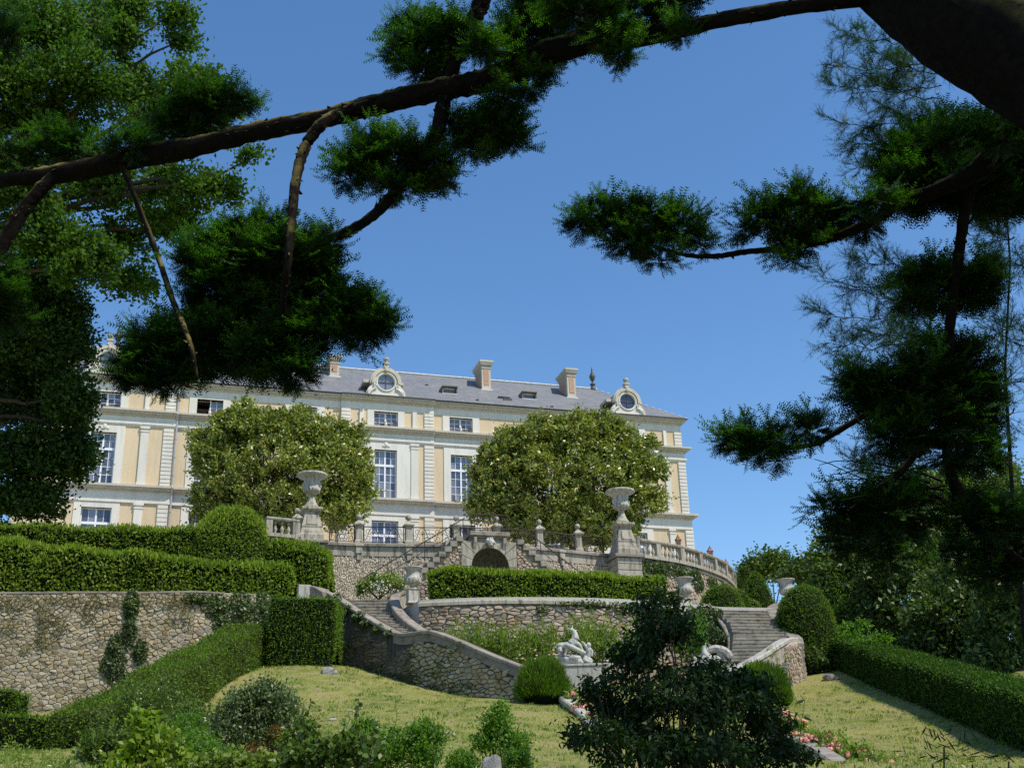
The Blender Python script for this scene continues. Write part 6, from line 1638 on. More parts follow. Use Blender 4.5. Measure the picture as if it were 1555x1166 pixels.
# woods on the right and far trees
wd = 'trees of the wood beyond the right hedge'
for k, (px, Y, ell, mt, L, lb, nc) in enumerate((
    (1290, 56, [(1290, 860, 55, 70), (1265, 900, 30, 50), (1320, 820, 50, 55), (1300, 930, 45, 40)], 'wood_leaf', .26, 'leafy tree just right of the huge rounded yew', 420),
    (1370, 52, [(1360, 900, 60, 70), (1330, 950, 45, 38), (1400, 840, 60, 70), (1390, 960, 50, 40)], 'laurel', .24, 'grey green laurel tree behind the middle of the long hedge', 520),
    (1450, 47, [(1450, 950, 62, 60), (1420, 985, 45, 30), (1480, 900, 60, 65), (1490, 1000, 50, 30)], 'laurel', .22, 'pale laurel thicket behind the near part of the long hedge', 520),
    (1540, 42, [(1545, 960, 65, 70), (1520, 1010, 45, 35), (1600, 900, 90, 90), (1560, 880, 60, 60)], 'laurel', .2, 'laurel thicket cut by the right edge above the hedge', 480),
    (1500, 60, [(1500, 830, 90, 90), (1430, 800, 70, 80), (1560, 780, 80, 90), (1480, 740, 70, 60)], 'wood_leaf', .28, 'tall woodland tree behind the laurels at right', 560),
    (1440, 64, [(1430, 840, 70, 60), (1490, 900, 60, 60), (1380, 880, 60, 50), (1540, 920, 60, 60)], 'wood_leaf', .28, 'broad woodland tree in the middle of the wood', 560),
    (1355, 66, [(1350, 800, 60, 70), (1390, 760, 50, 50), (1320, 850, 50, 45)], 'wood_leaf', .28, 'woodland tree seen under the conifer branches', 380))):
    b = P(px, 1000, Y); b[2] = gz(b[0], b[1]) 
    tree('woodland_tree', lb, b, [E_(a, c, Y + rnd.uniform(-1.5, 1.5), rx, ry, rx * ry) for a, c, rx, ry in ell], mt, nc, 34, .5, L, L * .5, tr=.25, group=wd, limbs=1)
for k, (px, Y, ell, mt, lb, nc) in enumerate((
    (1165, 95, [(1160, 862, 32, 20), (1178, 850, 20, 16), (1150, 872, 30, 16), (1190, 868, 20, 16)], 'wood_leaf', 'distant round tree beyond the bell-shaped yew', 170),
    (1215, 90, [(1215, 868, 22, 22), (1235, 860, 20, 26), (1205, 880, 24, 14)], 'laurel', 'distant open-crowned tree left of the wood', 110),
    (1128, 100, [(1125, 884, 18, 14), (1140, 880, 16, 14), (1118, 892, 12, 10)], 'wood_leaf', 'small distant tree past the end of the balustrade', 70))):
    b = P(px, 960, Y); b[2] = gz(b[0], b[1])
    tree('distant_tree', lb, b, [E_(a, c, Y + rnd.uniform(-1.5, 1.5), rx, ry, rx * ry) for a, c, rx, ry in ell], mt, nc, 34, .6, .3, .17, tr=.25, group='far trees on the skyline', limbs=1)
loose_bush('leafy_shrub', 'yellow green shrub behind the huge rounded yew', 'shrub', [E_(1270, 905, 54, 22, 24), E_(1290, 930, 53, 20, 24), E_(1250, 890, 55, 20, 14)], 'lime_leaf', 90, 34, .25, .17, .09, P(1270, 965, 54))
loose_bush('leafy_shrub', 'low laurel sprigs growing behind the top of the long hedge', 'shrub', [E_(1300, 955, 48.5, 22, 12), E_(1330, 975, 46, 20, 10), E_(1290, 975, 48, 20, 14)], 'lime_leaf', 60, 30, .2, .15, .08, P(1300, 985, 48.5))
loose_bush('leafy_shrub', 'small shrub between the stair tower and the long hedge', 'shrub', [E_(1228, 990, 48.4, 14, 18), E_(1240, 1005, 48.2, 12, 10)], 'laurel', 50, 30, .16, .13, .08, P(1230, 1018, 48.3))
q = on_ground(1260, 46.5); t = thing('stump', 'small grey stump on the lawn by the long hedge', 'stump', q); m = MB(); m.sphere(q + UP * .08, .22, 9, 6, (1.3, .8, .7), .2); m.tube([q + UP * .05, q + np.array([.35, -.2, .02])], [.08, .03], 6, .2); m.build('block', M['wood'], t)
q = on_ground(498, 42.6); t = thing('stone', 'small pale stone at the top of the lawn by the box hedge', 'stone', q); m = MB(); m.sphere(q + UP * .05, .25, 9, 6, (1.2, .8, .8), .2); m.build('block', M['rock'], t)
for px, Y, lb in ((532, 36, 'tiny pale stone in the middle of the left lawn'), (505, 33, 'tiny white stone low on the left lawn'), (683, 29.5, 'white pebble on the lawn above the bright bush')):
    q = on_ground(px, Y); t = thing('pebble', lb, 'stone', q); m = MB(); m.sphere(q + UP * .02, .09, 7, 5, (1.4, 1, .6), .2); m.build('block', M['urn_stone'], t)
q = P(-10, 1140, 28)

# ------------------------------------------------------------------ the old yew overhead
YB = np.array([4.7, 3.2, gz(4.7, 3.2)])
YT = thing('yew_tree', 'old dark yew leaning over the viewer with long mossy limbs', 'tree', YB)
def limb(name, rows, mat='yew_bark', parent=YT, seg=12, rough=.13, n=9, flakes=0, label=None):
    """rows: (px, py, distance, radius in px)"""
    q = smooth_path([np.array([*P(r[0], r[1], r[2]), r[3] * r[2] / FPX]) for r in rows], n)
    pts = [p[:3] for p in q]; rad = [max(.004, p[3]) for p in q]
    m = MB(); m.tube(pts, rad, seg, rough)
    for k in range(flakes):      # shreds of bark, stubs
        i = rnd.randrange(1, len(pts) - 1); f_ = rnd.random(); p = pts[i] + (pts[i + 1] - pts[i]) * f_; d = unit(rdir(1)[0] + np.array([0, 0, -.3])); t = unit(pts[i + 1] - pts[i - 1]); d = unit(d - t * (d @ t))
        a = p + d * rad[i] * .93; L = rnd.uniform(.006, .02); w = rnd.uniform(.002, .007)
        m.prism([a - t * w * 2.5, a + t * w * 2.5, a + d * L + t * rnd.uniform(-.03, .03)], np.cross(d, t) * w)
    o = m.build(name, M[mat], parent, smooth=True)
    if label: o['label'] = label
    return o, pts
b0 = P(1720, 330, 4.0)
m = MB(); tr_ = smooth_path([YB - UP * .3, YB + np.array([-.3, .1, 1.6]), YB + np.array([-1.2, .4, 3.2]), P(1760, 212, 4.1), P(1600, 116, 4.3), P(1450, 32, 4.5), P(1330, -62, 4.7), P(1220, -170, 4.8), P(1120, -420, 4.7), P(1150, -1000, 4.4)], 8)
m.tube(tr_, list(np.interp(np.linspace(0, 1, len(tr_)), [0, .2, .33, .55, .75, 1], [.46, .34, .25, .225, .19, .07])), 20, .05); TRK = m.build('trunk', M['yew_bark'], YT, smooth=True)
main, _ = limb('branch', [(1380, -20, 4.6, 26), (1240, 6, 4.7, 15), (1100, 30, 4.85, 14), (1000, 52, 5.0, 17), (900, 62, 5.1, 23), (820, 84, 5.25, 23), (743, 120, 5.4, 22), (660, 138, 5.5, 20), (570, 160, 5.6, 19), (480, 183, 5.7, 17), (390, 200, 5.8, 17), (300, 222, 5.9, 18), (200, 240, 6.0, 20), (100, 262, 6.1, 17), (0, 274, 6.2, 13), (-160, 300, 6.4, 12)], flakes=260, seg=16, label='long mossy main limb crossing the sky')
br1, _ = limb('branch', [(560, 160, 5.58, 10), (520, 172, 5.55, 11), (488, 190, 5.5, 11), (465, 220, 5.5, 10), (451, 265, 5.4, 9), (444, 320, 5.3, 8), (438, 390, 5.2, 7), (431, 450, 5.3, 6), (426, 520, 5.5, 5), (426, 560, 5.55, 3)], flakes=70, label='hooked limb hanging down from the main limb')
br2, _ = limb('branch', [(790, -110, 5.2, 18), (742, -20, 5.3, 17), (718, 35, 5.35, 15), (700, 70, 5.4, 14), (686, 110, 5.45, 13), (672, 165, 5.5, 13), (664, 200, 5.5, 12), (640, 240, 5.5, 11), (605, 285, 5.5, 10), (570, 325, 5.5, 9), (530, 350, 5.5, 8), (495, 364, 5.5, 7), (440, 385, 5.6, 4)], flakes=80)
br3, _ = limb('branch', [(183, 246, 6.0, 6), (205, 300, 5.95, 5), (238, 385, 5.9, 5), (262, 455, 5.6, 5), (288, 520, 5.35, 4.5), (300, 575, 5.3, 2)], flakes=20, seg=8)
br4, _ = limb('branch', [(90, 262, 6.1, 12), (60, 290, 6.1, 12), (35, 320, 6.1, 12), (10, 362, 6.1, 12), (-30, 430, 6.1, 10)], flakes=20)
br5, _ = limb('branch', [(1640, 150, 4.6, 30), (1580, 180, 4.8, 26), (1530, 215, 5.0, 22), (1480, 262, 5.2, 18), (1420, 290, 5.4, 13), (1368, 308, 5.5, 11), (1320, 338, 5.6, 9), (1255, 364, 5.7, 7), (1190, 377, 5.75, 5.5), (1130, 383, 5.8, 5), (1085, 389, 5.8, 4.5), (1030, 385, 5.85, 3.5), (940, 355, 5.9, 2.5)], flakes=60, label='right hand limb ending in two dark sprays')
br6, _ = limb('branch', [(1490, 240, 5.3, 14), (1470, 300, 5.4, 11), (1458, 370, 5.5, 9), (1447, 450, 5.6, 9), (1440, 540, 5.7, 8), (1436, 620, 5.8, 8), (1440, 700, 5.9, 8), (1456, 750, 6.0, 10), (1490, 810, 6.1, 9), (1560, 860, 6.1, 8)], flakes=60, label='hanging limb on the right')
br7, _ = limb('branch', [(1438, 610, 5.8, 5), (1400, 600, 5.8, 6), (1330, 622, 5.8, 5.5), (1280, 650, 5.8, 5), (1230, 676, 5.85, 4), (1150, 680, 5.9, 3), (1090, 682, 5.95, 2)], flakes=12, seg=8)
br8, _ = limb('branch', [(1440, 640, 5.85, 6), (1400, 680, 5.8, 6), (1365, 718, 5.8, 6), (1330, 745, 5.8, 5), (1290, 775, 5.8, 3)], flakes=12, seg=8)
m = MB()
for k in range(9):       # thin dead twigs around the right hanging sprays
    a = P(1440 - rnd.uniform(0, 30), 750 + rnd.uniform(-20, 20), 5.9); e = P(1225 + rnd.uniform(0, 60), 690 + rnd.uniform(0, 75), 5.9 + rnd.uniform(-.3, .3))
    m.tube(limb_path(a, e, 8, rnd.uniform(-.05, .12), .05, k), [.007, .006, .005, .005, .004, .004, .003, .003, .002], 4)
m.build('dead_twigs', M['yew_bark'], YT)
TP = [spray_template(9, .15, .030, 4, s) for s in (1, 2, 3)]
TS = [spray_template(13, .15, .023, 3, s, .0036) for s in (5, 6)]
def pad(parent, spec, dens=1.0, dist=5.5, mat='yew', scale=.78, thick=.8):
    """spec: list of (px, py, rx, ry, dY) lobes of one foliage spray"""
    Vs = []; Fs = []; n0 = 0; tw = MB()
    for px, py, rx, ry, dy in spec:
        Y = dist + dy; k = Y / FPX; c = P(px, py, Y); rx = max(8, rx * .93 - 9); ry = max(7, ry * .93 - 7); r = np.array([rx * k, (rx + ry) * .5 * k * thick, ry * k])
        n = int(math.pi * (rx + 5) * (ry + 5) * 8 / 200 * dens); d = rdir(n)
        rad = rng.random(n) ** .45 * .86; nz = 1 + .16 * vnoise(d, 4.5, px)
        pos = c + d * r * (rad * nz)[:, None]
        ax = d * np.array([1, 1, .75]) * 1.0 + rdir(n) * .55 + np.array([0, 0, .06])
        sc = rng.uniform(.6, 1.15, n) * scale * (.75 + .25 * (ry > 25))
        t = rng.integers(0, 3, n)
        for j in range(3):
            V, F = place_sprays(TP[j], pos[t == j], ax[t == j], sc[t == j]); Vs.append(V); Fs.append(F + n0); n0 += len(V)
        for q in range(max(4, int(rx / 7))):
            e = c + rdir(1)[0] * r * .85; tw.tube(limb_path(c + rdir(1)[0] * r * .2, e, 4, .0, .12, q), [.006, .005, .004, .003, .002], 4)
    o = link('foliage', mesh_np('foliage', np.concatenate(Vs), np.concatenate(Fs), 3), M[mat], parent)
    Vs = []; Fs = []; n0 = 0      # longer outer shoots, sunlit fringe painted in as a lighter green
    for px, py, rx, ry, dy in spec:
        Y = dist + dy; k = Y / FPX; c = P(px, py, Y); rx = max(8, rx - 12); ry = max(7, ry - 10)
        r = np.array([rx * k, (rx + ry) * .5 * k * thick, ry * k]); n = int((rx + ry + 12) * .42 * dens); d = rdir(n); d[:, 2] = np.where(d[:, 2] < -.3, -d[:, 2], d[:, 2])
        pos = c + d * r * rng.uniform(.72, .98, n)[:, None]; ax = d * np.array([1, 1, .8]) + rdir(n) * .35 + np.array([0, 0, .05])
        V, F = place_sprays(TS[rnd.randrange(2)], pos, ax, rng.uniform(.7, 1.25, n)); Vs.append(V); Fs.append(F + n0); n0 += len(V)
    link('outer_leaves', mesh_np('sunlit_fringe', np.concatenate(Vs), np.concatenate(Fs), 3), M['yew_lit_tip'], parent)
    tw.build('sprays', M['yew_bark'], parent)  # thin bark twigs inside the pad
    return o
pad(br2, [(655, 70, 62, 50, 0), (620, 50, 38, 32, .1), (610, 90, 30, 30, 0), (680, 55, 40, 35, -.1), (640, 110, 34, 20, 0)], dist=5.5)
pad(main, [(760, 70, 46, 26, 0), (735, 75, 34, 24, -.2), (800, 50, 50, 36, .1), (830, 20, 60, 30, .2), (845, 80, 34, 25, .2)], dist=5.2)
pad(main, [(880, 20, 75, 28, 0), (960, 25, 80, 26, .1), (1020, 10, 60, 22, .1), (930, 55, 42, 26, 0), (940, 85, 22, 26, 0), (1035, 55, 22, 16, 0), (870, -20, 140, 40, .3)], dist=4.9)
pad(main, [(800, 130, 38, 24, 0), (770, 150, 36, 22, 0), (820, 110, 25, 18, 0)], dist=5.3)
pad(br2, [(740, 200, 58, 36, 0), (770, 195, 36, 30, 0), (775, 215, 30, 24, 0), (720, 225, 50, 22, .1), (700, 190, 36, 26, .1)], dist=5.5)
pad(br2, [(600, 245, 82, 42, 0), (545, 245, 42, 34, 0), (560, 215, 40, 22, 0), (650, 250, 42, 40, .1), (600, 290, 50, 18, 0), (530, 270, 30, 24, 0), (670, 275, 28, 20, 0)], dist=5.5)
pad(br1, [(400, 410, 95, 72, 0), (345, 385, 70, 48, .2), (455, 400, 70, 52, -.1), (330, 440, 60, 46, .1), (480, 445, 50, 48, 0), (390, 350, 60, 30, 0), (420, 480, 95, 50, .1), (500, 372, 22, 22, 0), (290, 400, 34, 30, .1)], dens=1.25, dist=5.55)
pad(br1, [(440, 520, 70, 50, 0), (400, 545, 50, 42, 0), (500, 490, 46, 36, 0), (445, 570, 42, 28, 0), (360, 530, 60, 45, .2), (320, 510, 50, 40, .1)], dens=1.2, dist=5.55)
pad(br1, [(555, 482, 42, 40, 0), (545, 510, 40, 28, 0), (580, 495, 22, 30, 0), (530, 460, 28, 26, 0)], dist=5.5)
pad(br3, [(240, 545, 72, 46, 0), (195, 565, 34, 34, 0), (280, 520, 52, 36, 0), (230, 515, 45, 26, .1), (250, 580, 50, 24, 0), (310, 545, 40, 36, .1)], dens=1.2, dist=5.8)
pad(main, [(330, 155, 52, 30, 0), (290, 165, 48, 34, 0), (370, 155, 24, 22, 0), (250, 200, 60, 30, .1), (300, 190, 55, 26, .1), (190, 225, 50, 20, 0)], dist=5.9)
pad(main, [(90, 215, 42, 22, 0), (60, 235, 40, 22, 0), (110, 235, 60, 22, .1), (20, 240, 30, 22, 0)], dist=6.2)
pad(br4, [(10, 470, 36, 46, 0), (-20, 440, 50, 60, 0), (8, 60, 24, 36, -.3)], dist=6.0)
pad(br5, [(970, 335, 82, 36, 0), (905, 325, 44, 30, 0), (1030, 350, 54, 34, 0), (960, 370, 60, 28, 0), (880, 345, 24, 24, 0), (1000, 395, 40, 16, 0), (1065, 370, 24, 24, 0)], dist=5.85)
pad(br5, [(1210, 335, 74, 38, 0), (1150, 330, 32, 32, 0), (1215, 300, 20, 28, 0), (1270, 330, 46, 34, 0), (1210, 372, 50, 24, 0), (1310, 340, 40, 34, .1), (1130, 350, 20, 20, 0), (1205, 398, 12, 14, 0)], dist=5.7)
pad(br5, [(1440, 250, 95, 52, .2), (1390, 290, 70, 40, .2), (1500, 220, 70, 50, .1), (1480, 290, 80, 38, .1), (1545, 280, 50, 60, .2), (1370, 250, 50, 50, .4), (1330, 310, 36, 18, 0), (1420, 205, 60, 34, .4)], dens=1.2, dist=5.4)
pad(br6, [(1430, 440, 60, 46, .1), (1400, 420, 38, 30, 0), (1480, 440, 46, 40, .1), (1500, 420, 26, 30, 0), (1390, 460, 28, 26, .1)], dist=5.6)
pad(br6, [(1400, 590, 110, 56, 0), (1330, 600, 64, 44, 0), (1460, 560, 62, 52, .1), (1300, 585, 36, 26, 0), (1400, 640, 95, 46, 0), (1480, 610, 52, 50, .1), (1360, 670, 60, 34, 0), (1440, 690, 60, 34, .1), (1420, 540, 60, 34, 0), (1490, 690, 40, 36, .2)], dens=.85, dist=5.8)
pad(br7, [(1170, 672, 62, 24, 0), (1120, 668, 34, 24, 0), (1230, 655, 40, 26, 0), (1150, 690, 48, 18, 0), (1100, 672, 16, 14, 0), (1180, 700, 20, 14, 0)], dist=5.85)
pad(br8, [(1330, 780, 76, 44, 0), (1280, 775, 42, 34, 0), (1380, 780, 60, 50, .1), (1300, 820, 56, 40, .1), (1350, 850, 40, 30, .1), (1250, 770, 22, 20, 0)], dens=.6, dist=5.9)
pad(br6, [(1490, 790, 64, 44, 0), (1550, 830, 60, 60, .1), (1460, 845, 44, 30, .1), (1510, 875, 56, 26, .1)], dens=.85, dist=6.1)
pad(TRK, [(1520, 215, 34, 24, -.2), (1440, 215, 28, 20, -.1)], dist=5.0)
# unseen yew crown, added along the sun's path to shade the near ground
cc = []
for c, r, n in (((2.4, 3.2, 10.2), (4.6, 2.6, 1.3), 420), ((6.4, 6.2, 10.6), (2.6, 2.6, 1.3), 620), ((7.2, 3.2, 8.2), (2.6, 3.2, 2.2), 620), ((5.2, -1.0, 9.0), (4.0, 3.0, 2.0), 400), ((9.0, 7.5, 8.5), (2.6, 2.6, 2.2), 500), ((8.6, 10.0, 11.5), (2.2, 2.0, 1.6), 420)):
    d = rdir(n); p = np.array(c) + d * np.array(r) * (rng.random(n) ** .5)[:, None]
    k = vnoise(p, 1.1, 8) > -.32
    q_ = p - SUNV * ((p[:, 2] - 4.7) / SUNV[2])[:, None]; k &= ~((q_[:, 0] > -1.9) & (q_[:, 0] < .25) & (q_[:, 1] > 4.7) & (q_[:, 1] < 6.6)); p = p[k]; d = d[k]  # gap shaped so that sun reaches the main limb
    cc.append((p, d + rdir(len(p)) * .6))
pos = np.concatenate([a for a, b in cc]); ax = np.concatenate([b for a, b in cc])
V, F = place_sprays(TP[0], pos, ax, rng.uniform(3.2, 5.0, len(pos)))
link('added_shade_crown', mesh_np('added_shade_crown', V, F, 3), M['yew'], YT)
m = MB()
for c in ((2.4, 3.2, 10), (6.4, 6.2, 10.4), (7.2, 3.2, 8), (5.2, -1, 8.8), (9, 7.5, 8.4), (8.6, 10, 11.2)): m.tube(limb_path(tr_[-14] if c[0] < 6 else YB + UP * 3, c, 8, .6, .08, int(c[0] * 10)), list(np.linspace(.13, .02, 9)), 8, .08)
m.build('upper_limbs', M['yew_bark'], YT, smooth=True)

# feathery cypress behind the yew limbs
CB = P(1545, 1100, 11.5); CB[2] = gz(CB[0], CB[1])
CT = thing('cypress_tree', 'thin feathery green conifer behind the dark yew limbs', 'tree', CB)
m = MB(); m.tube([CB - UP * .2, P(1540, 800, 11.5), P(1526, 560, 11.5), P(1534, 400, 11.5), P(1520, 200, 11.5), P(1535, -100, 11.5)], [.04, .025, .014, .011, .01, .008], 8, .05); m.build('trunk', M['dark_bark'], CT, smooth=True)
TF = spray_template(9, .16, .020, 2, 9, .0022)
tw = MB(); PS = []; AX = []; SC = []
def feather(a, b, n_side, ln, dn, sag=-.1):
    pa = limb_path(a, b, 9, sag, .07, rnd.randint(0, 9999)); tw.tube(pa, list(np.linspace(.009, .003, 10)), 4)
    L = np.linalg.norm(np.asarray(b) - a); ax0 = unit(np.asarray(b) - a)
    for i in range(n_side):
        t = rnd.uniform(.12, 1); j = min(8, int(t * 9)); o = pa[j] + (pa[j + 1] - pa[j]) * (t * 9 - j if t < 1 else .9)
        d = unit(ax0 * .6 + rdir(1)[0] * .9 + np.array([0, 0, rnd.choice((-.2, .45))])); l = ln * rnd.uniform(.5, 1.1) * (1.15 - .5 * t)
        tw.tube([o, o + d * l * .5 + UP * .01, o + d * l], [.004, .003, .002], 3)
        for s in range(dn):
            q = o + d * l * rnd.uniform(.05, 1.0); PS.append(q); AX.append(unit(d * .9 + rdir(1)[0] * .7)); SC.append(rnd.uniform(.7, 1.35))
for x0, y0, x1, y1 in ((1420, 90, 1250, 95), (1430, 130, 1260, 130), (1440, 170, 1270, 185), (1440, 210, 1290, 215), (1420, 60, 1270, 45), (1430, 150, 1300, 110), (1440, 240, 1300, 255), (1440, 110, 1330, 80), (1450, 190, 1340, 160), (1440, 260, 1330, 240), (1450, 220, 1350, 210),
        (1440, 430, 1245, 420), (1440, 470, 1240, 470), (1440, 500, 1255, 520), (1450, 540, 1265, 560), (1430, 400, 1290, 385), (1440, 450, 1300, 440), (1440, 510, 1310, 500), (1420, 700, 1310, 700), (1430, 640, 1290, 700), (1430, 400, 1280, 560),
        (1535, 320, 1480, 300), (1540, 360, 1490, 340), (1540, 430, 1500, 390), (1540, 480, 1500, 500), (1540, 400, 1600, 380), (1535, 560, 1500, 600), (1540, 620, 1490, 640), (1540, 300, 1590, 260), (1540, 520, 1600, 500), (1540, 330, 1520, 270)):
    feather(P(x0, y0, 11.3 + rnd.uniform(-.6, .6)), P(x1, y1, 11.2 + rnd.uniform(-.8, .8)), 32, .34, 8)
V, F = place_sprays(TF, np.array(PS), np.array(AX), np.array(SC)); link('foliage', mesh_np('foliage', V, F, 3), M['cypress'], CT); tw.build('branch', M['dark_bark'], CT)

# dark glossy small tree in the shade, low centre
Yd = 11.0; db = on_ground(1045, Yd)
dk = [(1030, 1085, 80, 66, 2.2), (1012, 965, 44, 42, 1), (1000, 925, 34, 26, .5), (962, 1010, 40, 38, .8), (1080, 1030, 34, 28, .6), (905, 1048, 20, 16, .25), (940, 1085, 42, 32, .7), (905, 1120, 40, 22, .45), (960, 1135, 60, 36, .9), (1120, 1070, 60, 50, 1), (1150, 1050, 30, 20, .3), (1165, 1105, 34, 28, .5), (1110, 1145, 80, 30, 1.1), (1195, 1150, 34, 16, .3), (1040, 1150, 110, 40, 1.4)]
DT = loose_bush('dark_small_tree', 'dark glossy leaved young tree in the shade at the bottom centre', 'tree', [E_(a, b, Yd + rnd.uniform(-.5, .5), rx, ry, w) for a, b, rx, ry, w in dk], 'shade_leaf', 640, 24, .11, .072, .027, db, up=0, droop=.5, flat=.8)
m = MB(); m.tube(limb_path(db - UP * .1, P(1035, 1060, Yd), 5, 0, .05, 4), [.05, .045, .04, .03, .025, .02], 7); m.build('trunk', M['bark'], DT)
def sprig(name, label, cat, base, tip, n, L, W, mat, pair=True, spread=.9, droop=.1, parent=None, curve=.1, taper=.5, radius=.006):
    t = parent or thing(name, label, cat, base)
    pth = limb_path(base, tip, 10, 0, curve, rnd.randint(0, 9999)); m = MB(); m.tube(pth, list(np.linspace(radius, radius * .4, 11)), 5); m.build('stem', M['bark'], t)
    ps = []; ax = []; sz = []
    for i in range(n):
        f = .12 + .88 * i / max(1, n - 1); j = min(9, int(f * 10)); o = pth[j] + (pth[j + 1] - pth[j]) * (f * 10 - j if f < 1 else 1)
        a = rnd.uniform(0, 6.28) if not pair else (i % 2) * math.pi + rnd.uniform(-.4, .4)
        d = unit(np.array([math.cos(a) * spread, math.sin(a) * spread * .8, .15 - droop * 2.0])); l = L * (1 - taper * f) * rnd.uniform(.85, 1.15); ps.append(o + d * l * .5); ax.append(d); sz.append(l)
    ps, ax, sz = np.array(ps), np.array(ax), np.array(sz)
    # broad blades built as six-sided leaves
    up = np.array([0, 0, .6]) + rdir(len(ps)) * .8; b = np.cross(ax, up); b /= np.linalg.norm(b, axis=1, keepdims=True); nn = np.cross(b, ax)
    V = []
    for u, w in ((-.5, 0), (-.2, .5), (.15, .42), (.5, 0), (.15, -.42), (-.2, -.5)): V.append(ps + ax * u * sz[:, None] + b * (w * W / L * sz)[:, None] - nn * (abs(u) * .15 - abs(w) * .1) * sz[:, None])
    V = np.stack(V, 1).reshape(-1, 3); F = np.arange(len(V)).reshape(-1, 6)
    me = mesh_np('leaves', V, F, 6); o = link('leaves', me, M[mat], t); return t
sprig('seedling', 'dark seedling with paired leaves standing out against the right lawn', 'seedling', on_ground(1222, 9.5), P(1222, 1062, 9.5), 16, .16, .05, 'shade_leaf', spread=1, droop=.25)
# shrubs along the bottom edge
def on(px, Y): return on_ground(px, Y)
Y = 17
loose_bush('rusty_shrub', 'shrub with green and rust coloured leaves low on the left', 'shrub', [E_(395, 1075, Y, 55, 36, 2), E_(360, 1105, Y, 42, 40, 1.2), E_(430, 1100, Y, 36, 46, 1.2), E_(395, 1130, Y, 66, 36, 1.8), E_(410, 1050, Y, 26, 16, .4)], 'ivy', 330, 34, .12, .055, .03, on(395, Y))
T_ = thing('dry_sprays', 'rust brown dry sprays inside the low left shrub', 'dry leaves', on(400, Y - .6)); p, nrm = crown([E_(425, 1125, Y - .3, 26, 26, 1), E_(385, 1150, Y - .5, 30, 14, .5)], 34, 22, .1, .05); leaves_obj('foliage', p, nrm, .06, .02, M['bush_rust'], T_)
loose_bush('grey_green_bush', 'grey green bush hugging the low end of the sloping hedge', 'shrub', [E_(215, 1085, 26, 46, 38, 2), E_(180, 1110, 26, 36, 30, 1), E_(245, 1060, 27, 30, 30, .9), E_(160, 1130, 25.5, 30, 22, .6), E_(250, 1100, 26, 30, 34, 1)], 'wood_leaf', 260, 34, .18, .07, .035, on(210, 26))
Y = 13
loose_bush('yellow_green_shrub', 'yellow green broad leaved shrub at the bottom left', 'shrub', [E_(225, 1125, Y, 30, 30, 1), E_(210, 1155, Y, 40, 24, 1), E_(250, 1150, Y, 34, 26, .8), E_(215, 1095, Y, 10, 14, .25)], 'yellow_leaf', 70, 20, .12, .085, .05, on(225, Y), up=.1)
for k, (px, py, h, Yk) in enumerate(((472, 1060, 90, 12.5), (500, 1110, 50, 12.4), (545, 1060, 90, 12.2), (525, 1085, 70, 12.6), (565, 1095, 50, 12.0), (455, 1100, 50, 12.8))):
    sprig('upright_shoot', ['tallest left upright shoot with dark heart-shaped leaves', 'short shoot with dark heart-shaped leaves right of the tall left one', 'tallest right upright shoot with dark heart-shaped leaves', 'middle shoot with dark heart-shaped leaves between the two tall ones', 'short shoot with dark heart-shaped leaves at the left edge of the bright bush', 'short shoot with dark heart-shaped leaves beside the rusty shrub'][k], 'shoot', on(px + (k % 2) * 6, Yk), P(px, py, Yk), 40, .13, .085, 'laurel' if k in (0, 2) else 'wood_leaf', pair=False, droop=.3, group=None) if False else sprig('upright_shoot', ['tallest left upright shoot with dark heart-shaped leaves', 'short shoot with dark heart-shaped leaves right of the tall left one', 'tallest right upright shoot with dark heart-shaped leaves', 'middle shoot with dark heart-shaped leaves between the two tall ones', 'short shoot with dark heart-shaped leaves at the left edge of the bright bush', 'short shoot with dark heart-shaped leaves beside the rusty shrub'][k], 'shoot', on(px + (k % 2) * 6, Yk), P(px, py, Yk), 62, .135, .09, 'wood_leaf', pair=False, droop=.3)
Y = 12.6
loose_bush('dark_low_shrub', 'dark leafy shrub at the foot of the upright shoots', 'shrub', [E_(500, 1150, Y, 50, 26, 1), E_(460, 1155, Y, 30, 22, .6), E_(545, 1140, Y, 36, 26, .8)], 'wood_leaf', 110, 26, .1, .07, .04, on(500, Y))
Y = 14
loose_bush('bright_bush', 'bright green bush at the bottom left of centre', 'bush', [E_(620, 1135, Y, 44, 32, 2), E_(650, 1120, Y, 20, 24, .8), E_(580, 1140, Y, 26, 24, .8), E_(610, 1160, Y, 56, 22, 1)], 'lime_leaf', 230, 34, .09, .045, .022, on(615, Y))
sprig('sapling', 'light green sapling left behind the bright bush', 'sapling', on(598, 15), P(600, 1058, 15), 60, .13, .03, 'lime_leaf', pair=False, droop=0); sprig('sapling', 'thin light green sapling right behind the bright bush', 'sapling', on(650, 15), P(655, 1076, 15), 40, .10, .025, 'lime_leaf', pair=False, droop=0)
Y = 16
loose_bush('small_cone_bush', 'small upright glossy bush right of the bright bush', 'bush', [E_(760, 1128, Y, 30, 24, 1.2), E_(755, 1100, Y, 18, 20, .6), E_(735, 1130, Y, 16, 14, .4), E_(785, 1130, Y, 16, 16, .4), E_(758, 1080, Y, 8, 10, .2)], 'lime_leaf', 120, 34, .1, .05, .026, on(760, Y))
loose_bush('small_green_bush', 'little round bush left of the pointed grey rock', 'bush', [E_(702, 1158, 14.5, 22, 16, 1)], 'lime_leaf', 40, 34, .08, .045, .02, on(702, 14.5), stems=False)
loose_bush('small_green_bush', 'little round bush right of the pointed grey rock', 'bush', [E_(785, 1156, 14.5, 20, 12, 1)], 'lime_leaf', 40, 34, .08, .045, .02, on(785, 14.5), stems=False)
c = on(745, 12.5); tp_ = P(746, 1143, 12.5)
t = thing('pointed_rock', 'pointed grey rock at the bottom edge', 'rock', c); m = MB(); w = .2
